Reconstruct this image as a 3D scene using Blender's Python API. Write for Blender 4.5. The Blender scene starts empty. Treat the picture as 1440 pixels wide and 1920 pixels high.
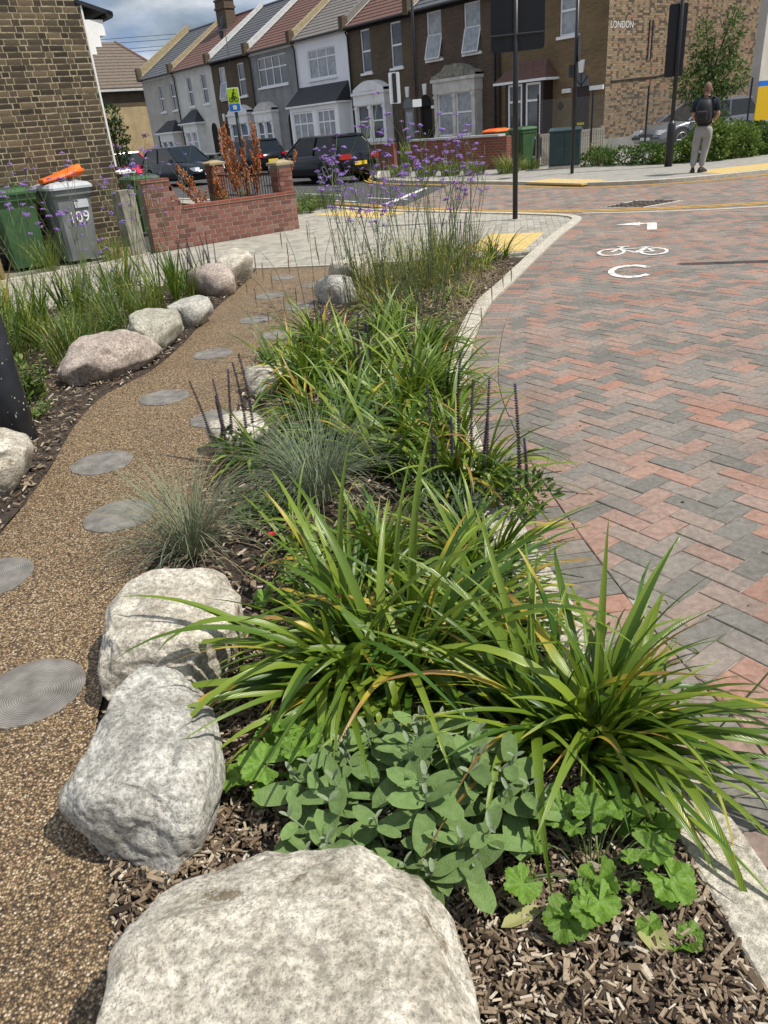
import bpy, bmesh, math, random
from mathutils import Vector, Matrix, noise
from mathutils.geometry import tessellate_polygon
R = math.radians
PI = math.pi
rng = random.Random(7)
scene = bpy.context.scene
COL = scene.collection

# ------------------------------------------------------------------ camera, sky, sun, exposure
cam_d = bpy.data.cameras.new('camera')
cam = bpy.data.objects.new('camera', cam_d)
COL.objects.link(cam)
cam_d.sensor_fit = 'VERTICAL'
cam_d.sensor_height = 36.0
cam_d.lens = 26.25
cam_d.clip_end = 600
cam_d.clip_start = 0.02
cam.matrix_world = Matrix.Translation((0, 0, 1.55)) @ Matrix.Rotation(R(90 - 27.24), 4, 'X') @ Matrix.Rotation(R(-5), 4, 'Z')
scene.camera = cam

SUN_DIR = Vector((0.95, -0.30, 0)).normalized()      # towards the sun, on the ground
SUN_EL = R(57)
world = bpy.data.worlds.new('World')
scene.world = world
world.use_nodes = True
wn, wl = world.node_tree.nodes, world.node_tree.links
wn.clear()
w_out = wn.new('ShaderNodeOutputWorld')
w_bg = wn.new('ShaderNodeBackground')
w_sky = wn.new('ShaderNodeTexSky')
w_sky.sky_type = 'NISHITA'
w_sky.sun_disc = False
w_sky.sun_elevation = SUN_EL
w_sky.sun_rotation = math.atan2(SUN_DIR.x, SUN_DIR.y)
w_sky.air_density = 1.0
w_sky.dust_density = 1.0
w_tc = wn.new('ShaderNodeTexCoord')
w_map = wn.new('ShaderNodeMapping')
w_map.inputs['Scale'].default_value = (1, 1, 2.6)
w_ns = wn.new('ShaderNodeTexNoise')
w_ns.inputs['Scale'].default_value = 3.2
w_ns.inputs['Detail'].default_value = 7
w_ns.inputs['Roughness'].default_value = 0.55
w_rp = wn.new('ShaderNodeValToRGB')
w_rp.color_ramp.elements[0].position = 0.33
w_rp.color_ramp.elements[1].position = 0.52
w_ns2 = wn.new('ShaderNodeTexNoise')
w_ns2.inputs['Scale'].default_value = 6
w_ns2.inputs['Detail'].default_value = 6
w_cc = wn.new('ShaderNodeValToRGB')
w_cc.color_ramp.elements[0].position = 0.40
w_cc.color_ramp.elements[0].color = (5.6, 7.6, 11.5, 1)
w_cc.color_ramp.elements[1].position = 0.60
w_cc.color_ramp.elements[1].color = (16.0, 16.6, 17.4, 1)
w_mx = wn.new('ShaderNodeMixRGB')
wl.new(w_tc.outputs['Generated'], w_map.inputs['Vector'])
wl.new(w_map.outputs[0], w_ns.inputs['Vector'])
wl.new(w_map.outputs[0], w_ns2.inputs['Vector'])
wl.new(w_ns.outputs['Fac'], w_rp.inputs[0])
wl.new(w_ns2.outputs['Fac'], w_cc.inputs[0])
wl.new(w_rp.outputs[0], w_mx.inputs[0])
wl.new(w_sky.outputs[0], w_mx.inputs[1])
wl.new(w_cc.outputs[0], w_mx.inputs[2])
wl.new(w_mx.outputs[0], w_bg.inputs['Color'])
w_bg.inputs['Strength'].default_value = 0.056
wl.new(w_bg.outputs[0], w_out.inputs['Surface'])

sun_d = bpy.data.lights.new('sun', 'SUN')
sun_d.energy = 5.0
sun_d.angle = R(0.5)
sun_d.color = (1.0, 0.95, 0.87)
sun = bpy.data.objects.new('sun', sun_d)
COL.objects.link(sun)
to_sun = SUN_DIR * math.cos(SUN_EL) + Vector((0, 0, math.sin(SUN_EL)))
sun.rotation_euler = to_sun.to_track_quat('Z', 'Y').to_euler()
sun.location = to_sun * 50
vs = scene.view_settings
vs.view_transform = 'Standard'
vs.look = 'None'
vs.exposure = 0.05
vs.gamma = 1.0
vs.use_curve_mapping = False

# ------------------------------------------------------------------ helpers
def tag(o, label=None, cat=None, group=None, kind=None):
    if label: o['label'] = label
    if cat: o['category'] = cat
    if group: o['group'] = group
    if kind: o['kind'] = kind
    return o

def empty(name, loc=(0, 0, 0), rz=0, label=None, cat=None, group=None):
    o = bpy.data.objects.new(name, None)
    o.empty_display_size = 0.1
    o.location = loc
    o.rotation_euler = (0, 0, rz)
    COL.objects.link(o)
    return tag(o, label, cat, group)

def inst(name, mesh, parent=None, loc=(0, 0, 0), rot=(0, 0, 0), sc=(1, 1, 1)):
    o = bpy.data.objects.new(name, mesh)
    o.location = loc
    o.rotation_euler = rot
    o.scale = (sc, sc, sc) if isinstance(sc, (int, float)) else sc
    COL.objects.link(o)
    if parent: o.parent = parent
    return o

class MB:
    def __init__(s):
        s.v = []; s.f = []; s.m = []; s.a = []; s.t = []
    def add(s, verts, faces, m=0, a=0.0, t=None):
        b = len(s.v)
        s.v.extend([tuple(p) for p in verts])
        s.t.extend(t if t else [0.0] * len(verts))
        for f in faces:
            s.f.append(tuple(i + b for i in f)); s.m.append(m); s.a.append(a)
        return s
    def poly(s, pts, m=0, a=0.0):
        return s.add(pts, [tuple(range(len(pts)))], m, a)
    def box(s, c, d, rz=0.0, m=0, a=0.0, mat=None, taper=1.0):
        hx, hy, hz = d[0] / 2, d[1] / 2, d[2] / 2
        ps = []
        for z, k in ((-hz, 1.0), (hz, taper)):
            for x, y in ((-hx, -hy), (hx, -hy), (hx, hy), (-hx, hy)):
                ps.append(Vector((x * k, y * k, z)))
        if mat is None: mat = Matrix.Rotation(rz, 3, 'Z')
        ps = [mat @ p + Vector(c) for p in ps]
        return s.add(ps, [(3, 2, 1, 0), (4, 5, 6, 7), (0, 1, 5, 4), (1, 2, 6, 5), (2, 3, 7, 6), (3, 0, 4, 7)], m, a)
    def bx(s, x0, x1, y0, y1, z0, z1, m=0, a=0.0):
        return s.box(((x0 + x1) / 2, (y0 + y1) / 2, (z0 + z1) / 2), (abs(x1 - x0), abs(y1 - y0), abs(z1 - z0)), 0, m, a)
    def tube(s, pts, r, n=6, m=0, a=0.0, cap=True):
        pts = [Vector(p) for p in pts]
        rs = r if isinstance(r, (list, tuple)) else [r] * len(pts)
        vs_, fs = [], []
        ref = Vector((0, 0, 1))
        if abs((pts[-1] - pts[0]).normalized().z) > 0.9: ref = Vector((1, 0, 0))
        for i, p in enumerate(pts):
            d = (pts[min(i + 1, len(pts) - 1)] - pts[max(i - 1, 0)])
            d = d.normalized() if d.length > 1e-9 else Vector((0, 0, 1))
            x = d.cross(ref)
            x = x.normalized() if x.length > 1e-6 else Vector((1, 0, 0))
            y = d.cross(x)
            for k in range(n):
                an = 2 * PI * k / n
                vs_.append(p + (x * math.cos(an) + y * math.sin(an)) * rs[i])
        for i in range(len(pts) - 1):
            for k in range(n):
                k2 = (k + 1) % n
                fs.append((i * n + k, i * n + k2, (i + 1) * n + k2, (i + 1) * n + k))
        if cap:
            fs.append(tuple(range(n))[::-1]); fs.append(tuple((len(pts) - 1) * n + k for k in range(n)))
        return s.add(vs_, fs, m, a)
    def prism(s, poly, z0, z1, m=0, a=0.0):
        n = len(poly)
        vs_ = [(p[0], p[1], z0) for p in poly] + [(p[0], p[1], z1) for p in poly]
        fs = [tuple(range(n))[::-1], tuple(range(n, 2 * n))] + [(i, (i + 1) % n, n + (i + 1) % n, n + i) for i in range(n)]
        return s.add(vs_, fs, m, a)
    def loft(s, rings, m=0, a=0.0, caps=True, closed=True):
        n = len(rings[0]); vs_ = []; fs = []
        for r_ in rings: vs_ += [tuple(p) for p in r_]
        for i in range(len(rings) - 1):
            for k in range(n if closed else n - 1):
                k2 = (k + 1) % n
                fs.append((i * n + k, i * n + k2, (i + 1) * n + k2, (i + 1) * n + k))
        if caps:
            fs.append(tuple(range(n))[::-1]); fs.append(tuple((len(rings) - 1) * n + k for k in range(n)))
        return s.add(vs_, fs, m, a)
    def mesh(s, name, mats, smooth=False, attr=False, tattr=False):
        me = bpy.data.meshes.new(name)
        me.from_pydata(s.v, [], s.f)
        for mt in (mats if isinstance(mats, (list, tuple)) else [mats]): me.materials.append(mt)
        me.polygons.foreach_set('material_index', s.m)
        if smooth: me.polygons.foreach_set('use_smooth', [True] * len(s.f))
        if attr:
            at_ = me.attributes.new('rnd', 'FLOAT', 'FACE')
            at_.data.foreach_set('value', s.a)
        if tattr:
            at_ = me.attributes.new('lt', 'FLOAT', 'POINT')
            at_.data.foreach_set('value', s.t)
        me.update()
        return me
    def build(s, name, mats, parent=None, smooth=False, attr=False, tattr=False, loc=(0, 0, 0), rz=0):
        return inst(name, s.mesh(name, mats, smooth, attr, tattr), parent, loc, (0, 0, rz))

def fixn(me):
    b = bmesh.new(); b.from_mesh(me)
    bmesh.ops.recalc_face_normals(b, faces=b.faces[:])
    b.to_mesh(me); b.free()
    return me

# ------------------------------------------------------------------ materials
def newmat(name):
    m = bpy.data.materials.new(name)
    m.use_nodes = True
    n, l = m.node_tree.nodes, m.node_tree.links
    return m, n, l, n['Principled BSDF']

def c4(c): return (c[0], c[1], c[2], 1)

def ramp(n, stops, interp='LINEAR'):
    r_ = n.new('ShaderNodeValToRGB')
    cr = r_.color_ramp
    cr.interpolation = interp
    while len(cr.elements) < len(stops): cr.elements.new(0.5)
    for e, (p, c) in zip(cr.elements, stops):
        e.position = p; e.color = c4(c)
    return r_

def pm(name, c1, c2=None, scale=8.0, rough=0.8, bump=0.0, bscale=None, metal=0.0, spec=0.4, rnd=0.0, detail=5, bdist=0.01, lo=0.35, hi=0.65, transl=0.0):
    m, n, l, b = newmat(name)
    b.inputs['Roughness'].default_value = rough
    b.inputs['Metallic'].default_value = metal
    b.inputs['Specular IOR Level'].default_value = spec
    tc = n.new('ShaderNodeTexCoord')
    last = None
    if c2 is not None:
        ns = n.new('ShaderNodeTexNoise')
        ns.inputs['Scale'].default_value = scale; ns.inputs['Detail'].default_value = detail
        l.new(tc.outputs['Object'], ns.inputs['Vector'])
        rp = ramp(n, [(lo, c1), (hi, c2)])
        l.new(ns.outputs['Fac'], rp.inputs[0])
        last = rp.outputs[0]
    else:
        rg = n.new('ShaderNodeRGB'); rg.outputs[0].default_value = c4(c1); last = rg.outputs[0]
    if rnd:
        oi = n.new('ShaderNodeObjectInfo')
        mr = n.new('ShaderNodeMapRange')
        mr.inputs['To Min'].default_value = 1 - rnd; mr.inputs['To Max'].default_value = 1 + rnd
        hs = n.new('ShaderNodeHueSaturation')
        l.new(oi.outputs['Random'], mr.inputs[0]); l.new(mr.outputs[0], hs.inputs['Value']); l.new(last, hs.inputs['Color'])
        last = hs.outputs[0]
    l.new(last, b.inputs['Base Color'])
    if bump:
        nb = n.new('ShaderNodeTexNoise')
        nb.inputs['Scale'].default_value = bscale or scale * 4; nb.inputs['Detail'].default_value = 6
        l.new(tc.outputs['Object'], nb.inputs['Vector'])
        bp = n.new('ShaderNodeBump'); bp.inputs['Strength'].default_value = bump; bp.inputs['Distance'].default_value = bdist
        l.new(nb.outputs['Fac'], bp.inputs['Height']); l.new(bp.outputs[0], b.inputs['Normal'])
    if transl: add_transl(n, l, b, last, transl)
    return m

def add_transl(n, l, b, col, fac):
    tr = n.new('ShaderNodeBsdfTranslucent')
    mx = n.new('ShaderNodeMixShader'); mx.inputs[0].default_value = fac
    l.new(col, tr.inputs['Color'])
    l.new(b.outputs[0], mx.inputs[1]); l.new(tr.outputs[0], mx.inputs[2])
    l.new(mx.outputs[0], n['Material Output'].inputs['Surface'])

def leafmat(name, g1, g2, yellow, brown, ytip=0.8, ychance=0.25, transl=0.3, rough=0.42, veins=60, spec=0.4):
    """blade colour by object random, yellowing towards the tip on some leaves"""
    m, n, l, b = newmat(name)
    b.inputs['Roughness'].default_value = rough
    b.inputs['Specular IOR Level'].default_value = spec
    oi = n.new('ShaderNodeObjectInfo')
    base = ramp(n, [(0, g1), (1, g2)])
    l.new(oi.outputs['Random'], base.inputs[0])
    at_ = n.new('ShaderNodeAttribute'); at_.attribute_name = 'lt'
    tc = n.new('ShaderNodeTexCoord')
    ns = n.new('ShaderNodeTexNoise'); ns.inputs['Scale'].default_value = 9; ns.inputs['Detail'].default_value = 3
    l.new(tc.outputs['Object'], ns.inputs['Vector'])
    # yellow amount = smoothstep(t + noise + random2)
    m2 = n.new('ShaderNodeMath'); m2.operation = 'MULTIPLY'; m2.inputs[1].default_value = 7.13
    l.new(oi.outputs['Random'], m2.inputs[0])
    fr = n.new('ShaderNodeMath'); fr.operation = 'FRACT'; l.new(m2.outputs[0], fr.inputs[0])
    ths = n.new('ShaderNodeMapRange'); ths.inputs['From Min'].default_value = 0; ths.inputs['From Max'].default_value = ychance
    ths.inputs['To Min'].default_value = 0.30; ths.inputs['To Max'].default_value = ytip + 0.25
    l.new(fr.outputs[0], ths.inputs[0])
    sm = n.new('ShaderNodeMath'); sm.operation = 'ADD'
    nsc = n.new('ShaderNodeMath'); nsc.operation = 'MULTIPLY_ADD'; nsc.inputs[1].default_value = 0.5; nsc.inputs[2].default_value = -0.25
    l.new(ns.outputs['Fac'], nsc.inputs[0])
    l.new(at_.outputs['Fac'], sm.inputs[0]); l.new(nsc.outputs[0], sm.inputs[1])
    sub = n.new('ShaderNodeMath'); sub.operation = 'SUBTRACT'
    l.new(sm.outputs[0], sub.inputs[0]); l.new(ths.outputs[0], sub.inputs[1])
    yr = ramp(n, [(0.0, (0, 0, 0)), (0.18, (1, 1, 1))]); l.new(sub.outputs[0], yr.inputs[0])
    br = ramp(n, [(0.22, (0, 0, 0)), (0.36, (1, 1, 1))]); l.new(sub.outputs[0], br.inputs[0])
    mx = n.new('ShaderNodeMixRGB'); mx.inputs[2].default_value = c4(yellow)
    l.new(yr.outputs[0], mx.inputs[0]); l.new(base.outputs[0], mx.inputs[1])
    mx2 = n.new('ShaderNodeMixRGB'); mx2.inputs[2].default_value = c4(brown)
    l.new(br.outputs[0], mx2.inputs[0]); l.new(mx.outputs[0], mx2.inputs[1])
    l.new(mx2.outputs[0], b.inputs['Base Color'])
    if veins:
        sp = n.new('ShaderNodeSeparateXYZ'); l.new(tc.outputs['Object'], sp.inputs[0])
        mm = n.new('ShaderNodeMath'); mm.operation = 'MULTIPLY'; mm.inputs[1].default_value = 1800
        l.new(sp.outputs['Y'], mm.inputs[0])
        sn = n.new('ShaderNodeMath'); sn.operation = 'SINE'; l.new(mm.outputs[0], sn.inputs[0])
        bp = n.new('ShaderNodeBump'); bp.inputs['Strength'].default_value = 0.25; bp.inputs['Distance'].default_value = 0.002
        l.new(sn.outputs[0], bp.inputs['Height']); l.new(bp.outputs[0], b.inputs['Normal'])
    add_transl(n, l, b, mx2.outputs[0], transl)
    return m

def rampmat(name, stops, rough=0.85, use_attr=True, noise_amt=0.25, nscale=60, bump=0.35, interp='LINEAR', bdist=0.003, spec=0.3, dirt=0.0):
    """per piece colour: attribute rnd (joined) or object random (single pieces) into one ramp"""
    m, n, l, b = newmat(name)
    b.inputs['Roughness'].default_value = rough
    b.inputs['Specular IOR Level'].default_value = spec
    if use_attr:
        s_ = n.new('ShaderNodeAttribute'); s_.attribute_name = 'rnd'; so = s_.outputs['Fac']
    else:
        s_ = n.new('ShaderNodeObjectInfo'); so = s_.outputs['Random']
    rp = ramp(n, stops, interp)
    l.new(so, rp.inputs[0])
    tc = n.new('ShaderNodeTexCoord')
    ns = n.new('ShaderNodeTexNoise'); ns.inputs['Scale'].default_value = nscale; ns.inputs['Detail'].default_value = 6; ns.inputs['Roughness'].default_value = 0.65
    l.new(tc.outputs['Object'], ns.inputs['Vector'])
    mr = n.new('ShaderNodeMapRange'); mr.inputs['From Min'].default_value = 0.25; mr.inputs['From Max'].default_value = 0.75
    mr.inputs['To Min'].default_value = 1 - noise_amt; mr.inputs['To Max'].default_value = 1 + noise_amt
    l.new(ns.outputs['Fac'], mr.inputs[0])
    hs = n.new('ShaderNodeHueSaturation'); l.new(rp.outputs[0], hs.inputs['Color'])
    if dirt:
        ge = n.new('ShaderNodeNewGeometry'); nd = n.new('ShaderNodeTexNoise'); nd.inputs['Scale'].default_value = 1.7; nd.inputs['Detail'].default_value = 8; nd.inputs['Roughness'].default_value = 0.65
        l.new(ge.outputs['Position'], nd.inputs['Vector']); l.new(ge.outputs['Position'], ns.inputs['Vector'])
        md = n.new('ShaderNodeMapRange'); md.inputs['From Min'].default_value = 0.3; md.inputs['From Max'].default_value = 0.7; md.inputs['To Min'].default_value = 1 - dirt; md.inputs['To Max'].default_value = 1 + dirt * 0.7
        l.new(nd.outputs['Fac'], md.inputs[0]); mm = n.new('ShaderNodeMath'); mm.operation = 'MULTIPLY'; l.new(mr.outputs[0], mm.inputs[0]); l.new(md.outputs[0], mm.inputs[1]); l.new(mm.outputs[0], hs.inputs['Value'])
    else: l.new(mr.outputs[0], hs.inputs['Value'])
    l.new(hs.outputs[0], b.inputs['Base Color'])
    bp = n.new('ShaderNodeBump'); bp.inputs['Strength'].default_value = bump; bp.inputs['Distance'].default_value = bdist
    l.new(ns.outputs['Fac'], bp.inputs['Height']); l.new(bp.outputs[0], b.inputs['Normal'])
    return m

def brickmat(name, c1, c2, mortar, bw=0.225, rh=0.075, rough=0.9):
    m, n, l, b = newmat(name)
    b.inputs['Roughness'].default_value = rough
    tc = n.new('ShaderNodeTexCoord'); sp = n.new('ShaderNodeSeparateXYZ'); cb = n.new('ShaderNodeCombineXYZ')
    ad = n.new('ShaderNodeMath'); ad.operation = 'ADD'
    l.new(tc.outputs['Object'], sp.inputs[0]); l.new(sp.outputs['X'], ad.inputs[0]); l.new(sp.outputs['Y'], ad.inputs[1])
    l.new(ad.outputs[0], cb.inputs['X']); l.new(sp.outputs['Z'], cb.inputs['Y'])
    bt = n.new('ShaderNodeTexBrick')
    bt.inputs['Color1'].default_value = c4(c1); bt.inputs['Color2'].default_value = c4(c2); bt.inputs['Mortar'].default_value = c4(mortar)
    bt.inputs['Scale'].default_value = 1; bt.inputs['Mortar Size'].default_value = 0.008; bt.inputs['Brick Width'].default_value = bw; bt.inputs['Row Height'].default_value = rh
    l.new(cb.outputs[0], bt.inputs['Vector'])
    ns = n.new('ShaderNodeTexNoise'); ns.inputs['Scale'].default_value = 1.3; ns.inputs['Detail'].default_value = 6
    l.new(tc.outputs['Object'], ns.inputs['Vector'])
    mr = n.new('ShaderNodeMapRange'); mr.inputs['To Min'].default_value = 0.55; mr.inputs['To Max'].default_value = 1.45
    l.new(ns.outputs['Fac'], mr.inputs[0])
    hs = n.new('ShaderNodeHueSaturation'); l.new(mr.outputs[0], hs.inputs['Value']); l.new(bt.outputs['Color'], hs.inputs['Color'])
    l.new(hs.outputs[0], b.inputs['Base Color'])
    bp = n.new('ShaderNodeBump'); bp.inputs['Strength'].default_value = 0.6; bp.inputs['Distance'].default_value = 0.01; bp.invert = True
    l.new(bt.outputs['Fac'], bp.inputs['Height']); l.new(bp.outputs[0], b.inputs['Normal'])
    return m

def gravelmat(name):
    m, n, l, b = newmat(name)
    b.inputs['Roughness'].default_value = 0.62
    tc = n.new('ShaderNodeTexCoord')
    vo = n.new('ShaderNodeTexVoronoi'); vo.inputs['Scale'].default_value = 150; vo.inputs['Randomness'].default_value = 1
    l.new(tc.outputs['Object'], vo.inputs['Vector'])
    sp = n.new('ShaderNodeSeparateXYZ'); l.new(vo.outputs['Color'], sp.inputs[0])
    rp = ramp(n, [(0.0, (0.05, 0.034, 0.02)), (0.2, (0.145, 0.094, 0.045)), (0.45, (0.24, 0.16, 0.075)), (0.66, (0.33, 0.225, 0.115)), (0.84, (0.44, 0.325, 0.185)), (0.95, (0.58, 0.48, 0.34)), (1.0, (0.34, 0.16, 0.06))])
    l.new(sp.outputs[0], rp.inputs[0])
    dk = ramp(n, [(0.35, (1, 1, 1)), (0.75, (0.30, 0.27, 0.24))])
    dm = n.new('ShaderNodeMath'); dm.operation = 'MULTIPLY'; dm.inputs[1].default_value = 1.15
    l.new(vo.outputs['Distance'], dm.inputs[0]); l.new(dm.outputs[0], dk.inputs[0])
    mu = n.new('ShaderNodeMixRGB'); mu.blend_type = 'MULTIPLY'; mu.inputs[0].default_value = 1
    l.new(rp.outputs[0], mu.inputs[1]); l.new(dk.outputs[0], mu.inputs[2])
    ns = n.new('ShaderNodeTexNoise'); ns.inputs['Scale'].default_value = 1.4; ns.inputs['Detail'].default_value = 5
    l.new(tc.outputs['Object'], ns.inputs['Vector'])
    mr = n.new('ShaderNodeMapRange'); mr.inputs['To Min'].default_value = 0.75; mr.inputs['To Max'].default_value = 1.3
    l.new(ns.outputs['Fac'], mr.inputs[0])
    hs = n.new('ShaderNodeHueSaturation'); l.new(mr.outputs[0], hs.inputs['Value']); l.new(mu.outputs[0], hs.inputs['Color'])
    l.new(hs.outputs[0], b.inputs['Base Color'])
    bp = n.new('ShaderNodeBump'); bp.inputs['Strength'].default_value = 0.9; bp.inputs['Distance'].default_value = 0.004; bp.invert = True
    l.new(vo.outputs['Distance'], bp.inputs['Height']); l.new(bp.outputs[0], b.inputs['Normal'])
    return m

def stonemat(name, light, mid, dark, speck=140, stain=None, rnd=0.0):
    m, n, l, b = newmat(name)
    b.inputs['Roughness'].default_value = 0.8
    b.inputs['Specular IOR Level'].default_value = 0.25
    tc = n.new('ShaderNodeTexCoord')
    n1 = n.new('ShaderNodeTexNoise'); n1.inputs['Scale'].default_value = 9; n1.inputs['Detail'].default_value = 10; n1.inputs['Roughness'].default_value = 0.6
    n2 = n.new('ShaderNodeTexNoise'); n2.inputs['Scale'].default_value = speck; n2.inputs['Detail'].default_value = 3; n2.inputs['Roughness'].default_value = 0.7
    n3 = n.new('ShaderNodeTexNoise'); n3.inputs['Scale'].default_value = 55; n3.inputs['Detail'].default_value = 7; n3.inputs['Roughness'].default_value = 0.7
    for q in (n1, n2, n3): l.new(tc.outputs['Object'], q.inputs['Vector'])
    r1 = ramp(n, [(0.32, mid), (0.6, light)]); l.new(n1.outputs['Fac'], r1.inputs[0])
    r2 = ramp(n, [(0.34, (1, 1, 1)), (0.50, (0, 0, 0))]); l.new(n2.outputs['Fac'], r2.inputs[0])
    r3 = ramp(n, [(0.40, (0.50, 0.485, 0.46)), (0.60, (1.15, 1.13, 1.1))]); l.new(n3.outputs['Fac'], r3.inputs[0])
    mx = n.new('ShaderNodeMixRGB'); mx.inputs[2].default_value = c4(dark)
    fm = n.new('ShaderNodeMath'); fm.operation = 'MULTIPLY'; fm.inputs[1].default_value = 0.62
    l.new(r2.outputs[0], fm.inputs[0]); l.new(fm.outputs[0], mx.inputs[0]); l.new(r1.outputs[0], mx.inputs[1])
    mu = n.new('ShaderNodeMixRGB'); mu.blend_type = 'MULTIPLY'; mu.inputs[0].default_value = 0.85
    l.new(mx.outputs[0], mu.inputs[1]); l.new(r3.outputs[0], mu.inputs[2])
    last = mu.outputs[0]
    if stain:
        n4 = n.new('ShaderNodeTexNoise'); n4.inputs['Scale'].default_value = 7.0; n4.inputs['Detail'].default_value = 9; n4.inputs['Roughness'].default_value = 0.68
        l.new(tc.outputs['Object'], n4.inputs['Vector'])
        r4 = ramp(n, [(0.61, (0, 0, 0)), (0.66, (1, 1, 1))]); l.new(n4.outputs['Fac'], r4.inputs[0])
        m4 = n.new('ShaderNodeMixRGB'); m4.inputs[2].default_value = c4(stain)
        f4 = n.new('ShaderNodeMath'); f4.operation = 'MULTIPLY'; f4.inputs[1].default_value = 0.8
        l.new(r4.outputs[0], f4.inputs[0]); l.new(f4.outputs[0], m4.inputs[0]); l.new(last, m4.inputs[1])
        last = m4.outputs[0]
    l.new(last, b.inputs['Base Color'])
    b1 = n.new('ShaderNodeBump'); b1.inputs['Strength'].default_value = 0.7; b1.inputs['Distance'].default_value = 0.012
    b2 = n.new('ShaderNodeBump'); b2.inputs['Strength'].default_value = 0.6; b2.inputs['Distance'].default_value = 0.004
    l.new(n3.outputs['Fac'], b1.inputs['Height']); l.new(n2.outputs['Fac'], b2.inputs['Height'])
    l.new(b1.outputs[0], b2.inputs['Normal']); l.new(b2.outputs[0], b.inputs['Normal'])
    return m

def ringmat(name):
    m, n, l, b = newmat(name)
    b.inputs['Roughness'].default_value = 0.85
    tc = n.new('ShaderNodeTexCoord')
    mp = n.new('ShaderNodeMapping'); mp.inputs['Location'].default_value = (0.03, 0.02, 0)
    l.new(tc.outputs['Object'], mp.inputs['Vector'])
    wv = n.new('ShaderNodeTexWave'); wv.wave_type = 'RINGS'; wv.rings_direction = 'Z'
    wv.inputs['Scale'].default_value = 36; wv.inputs['Distortion'].default_value = 5.5; wv.inputs['Detail'].default_value = 2; wv.inputs['Detail Scale'].default_value = 0.3
    l.new(mp.outputs[0], wv.inputs['Vector'])
    ns = n.new('ShaderNodeTexNoise'); ns.inputs['Scale'].default_value = 11; ns.inputs['Detail'].default_value = 9
    l.new(tc.outputs['Object'], ns.inputs['Vector'])
    rp = ramp(n, [(0.3, (0.13, 0.12, 0.105)), (0.7, (0.285, 0.265, 0.235))]); l.new(ns.outputs['Fac'], rp.inputs[0])
    r2 = ramp(n, [(0.1, (0.66, 0.65, 0.64)), (0.6, (1, 1, 1))]); l.new(wv.outputs['Fac'], r2.inputs[0])
    mu = n.new('ShaderNodeMixRGB'); mu.blend_type = 'MULTIPLY'; mu.inputs[0].default_value = 0.9
    l.new(rp.outputs[0], mu.inputs[1]); l.new(r2.outputs[0], mu.inputs[2]); l.new(mu.outputs[0], b.inputs['Base Color'])
    bp = n.new('ShaderNodeBump'); bp.inputs['Strength'].default_value = 0.6; bp.inputs['Distance'].default_value = 0.004
    l.new(wv.outputs['Fac'], bp.inputs['Height']); l.new(bp.outputs[0], b.inputs['Normal'])
    return m

MT = {}
MT['asphalt'] = pm('asphalt', (0.05, 0.05, 0.052), (0.075, 0.073, 0.07), 3, 0.9, 0.4, 300, bdist=0.004)
MT['earth'] = pm('earth', (0.03, 0.022, 0.016), (0.065, 0.047, 0.033), 14, 0.95, 0.8, 60, bdist=0.02)
MT['joint'] = pm('joint_sand', (0.10, 0.085, 0.07), (0.34, 0.30, 0.25), 11, 0.95, lo=0.4, hi=0.6)
PAVE = [(0.0, (0.15, 0.141, 0.122)), (0.25, (0.178, 0.165, 0.143)), (0.42, (0.212, 0.181, 0.154)), (0.58, (0.242, 0.186, 0.153)), (0.78, (0.27, 0.183, 0.145)), (0.94, (0.288, 0.173, 0.131)), (1.0, (0.305, 0.164, 0.118))]
MT['paver'] = rampmat('paver_single', PAVE, 0.85, False, 0.34, 34, 0.6, dirt=0.26)
MT['paver_a'] = rampmat('paver_joined', PAVE, 0.85, True, 0.34, 34, 0.6, dirt=0.26)
MT['block'] = rampmat('footway_block', [(0, (0.25, 0.235, 0.195)), (0.5, (0.32, 0.30, 0.25)), (1, (0.38, 0.355, 0.30))], 0.9, True, 0.2, 30, 0.4)
MT['kerb'] = stonemat('kerb_granite', (0.62, 0.58, 0.49), (0.50, 0.465, 0.39), (0.22, 0.20, 0.17), 230)
MT['gravel'] = gravelmat('resin_gravel')
MT['ring'] = ringmat('ring_concrete')
MT['rock_pale'] = stonemat('pale_granite', (0.70, 0.655, 0.56), (0.38, 0.345, 0.275), (0.17, 0.15, 0.12), 150, (0.11, 0.075, 0.03))
MT['rock_grey'] = stonemat('grey_granite', (0.60, 0.585, 0.53), (0.31, 0.30, 0.27), (0.13, 0.125, 0.115), 130)
MT['rock_pink'] = stonemat('pink_granite', (0.52, 0.445, 0.39), (0.33, 0.27, 0.235), (0.14, 0.115, 0.10), 90)
MT['rock_green'] = stonemat('green_grey_granite', (0.50, 0.485, 0.40), (0.31, 0.30, 0.24), (0.13, 0.13, 0.10), 90)
MT['chip'] = rampmat('wood_chip', [(0, (0.03, 0.02, 0.014)), (0.3, (0.10, 0.068, 0.043)), (0.6, (0.235, 0.175, 0.115)), (0.85, (0.37, 0.30, 0.215)), (1, (0.52, 0.455, 0.365))], 0.9, True, 0.3, 120, 0.5)
MT['black'] = pm('black_paint', (0.008, 0.008, 0.009), (0.014, 0.014, 0.015), 6, 0.38, 0.1, 60, spec=0.5)
MT['darkgrey'] = pm('dark_grey_metal', (0.03, 0.03, 0.032), None, rough=0.5)
MT['white'] = pm('white_paint', (0.72, 0.715, 0.69), (0.82, 0.81, 0.79), 3, 0.7, 0.15, 30)
MT['mark'] = pm('road_marking', (0.26, 0.21, 0.18), (0.66, 0.64, 0.60), 16, 0.85, 0.3, 200, lo=0.36, hi=0.47, detail=10)
MT['yellowline'] = pm('yellow_line', (0.55, 0.31, 0.03), (0.64, 0.38, 0.05), 10, 0.8)
MT['tactile'] = pm('buff_tactile', (0.50, 0.36, 0.13), (0.60, 0.45, 0.19), 7, 0.9, 0.2, 90)
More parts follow.
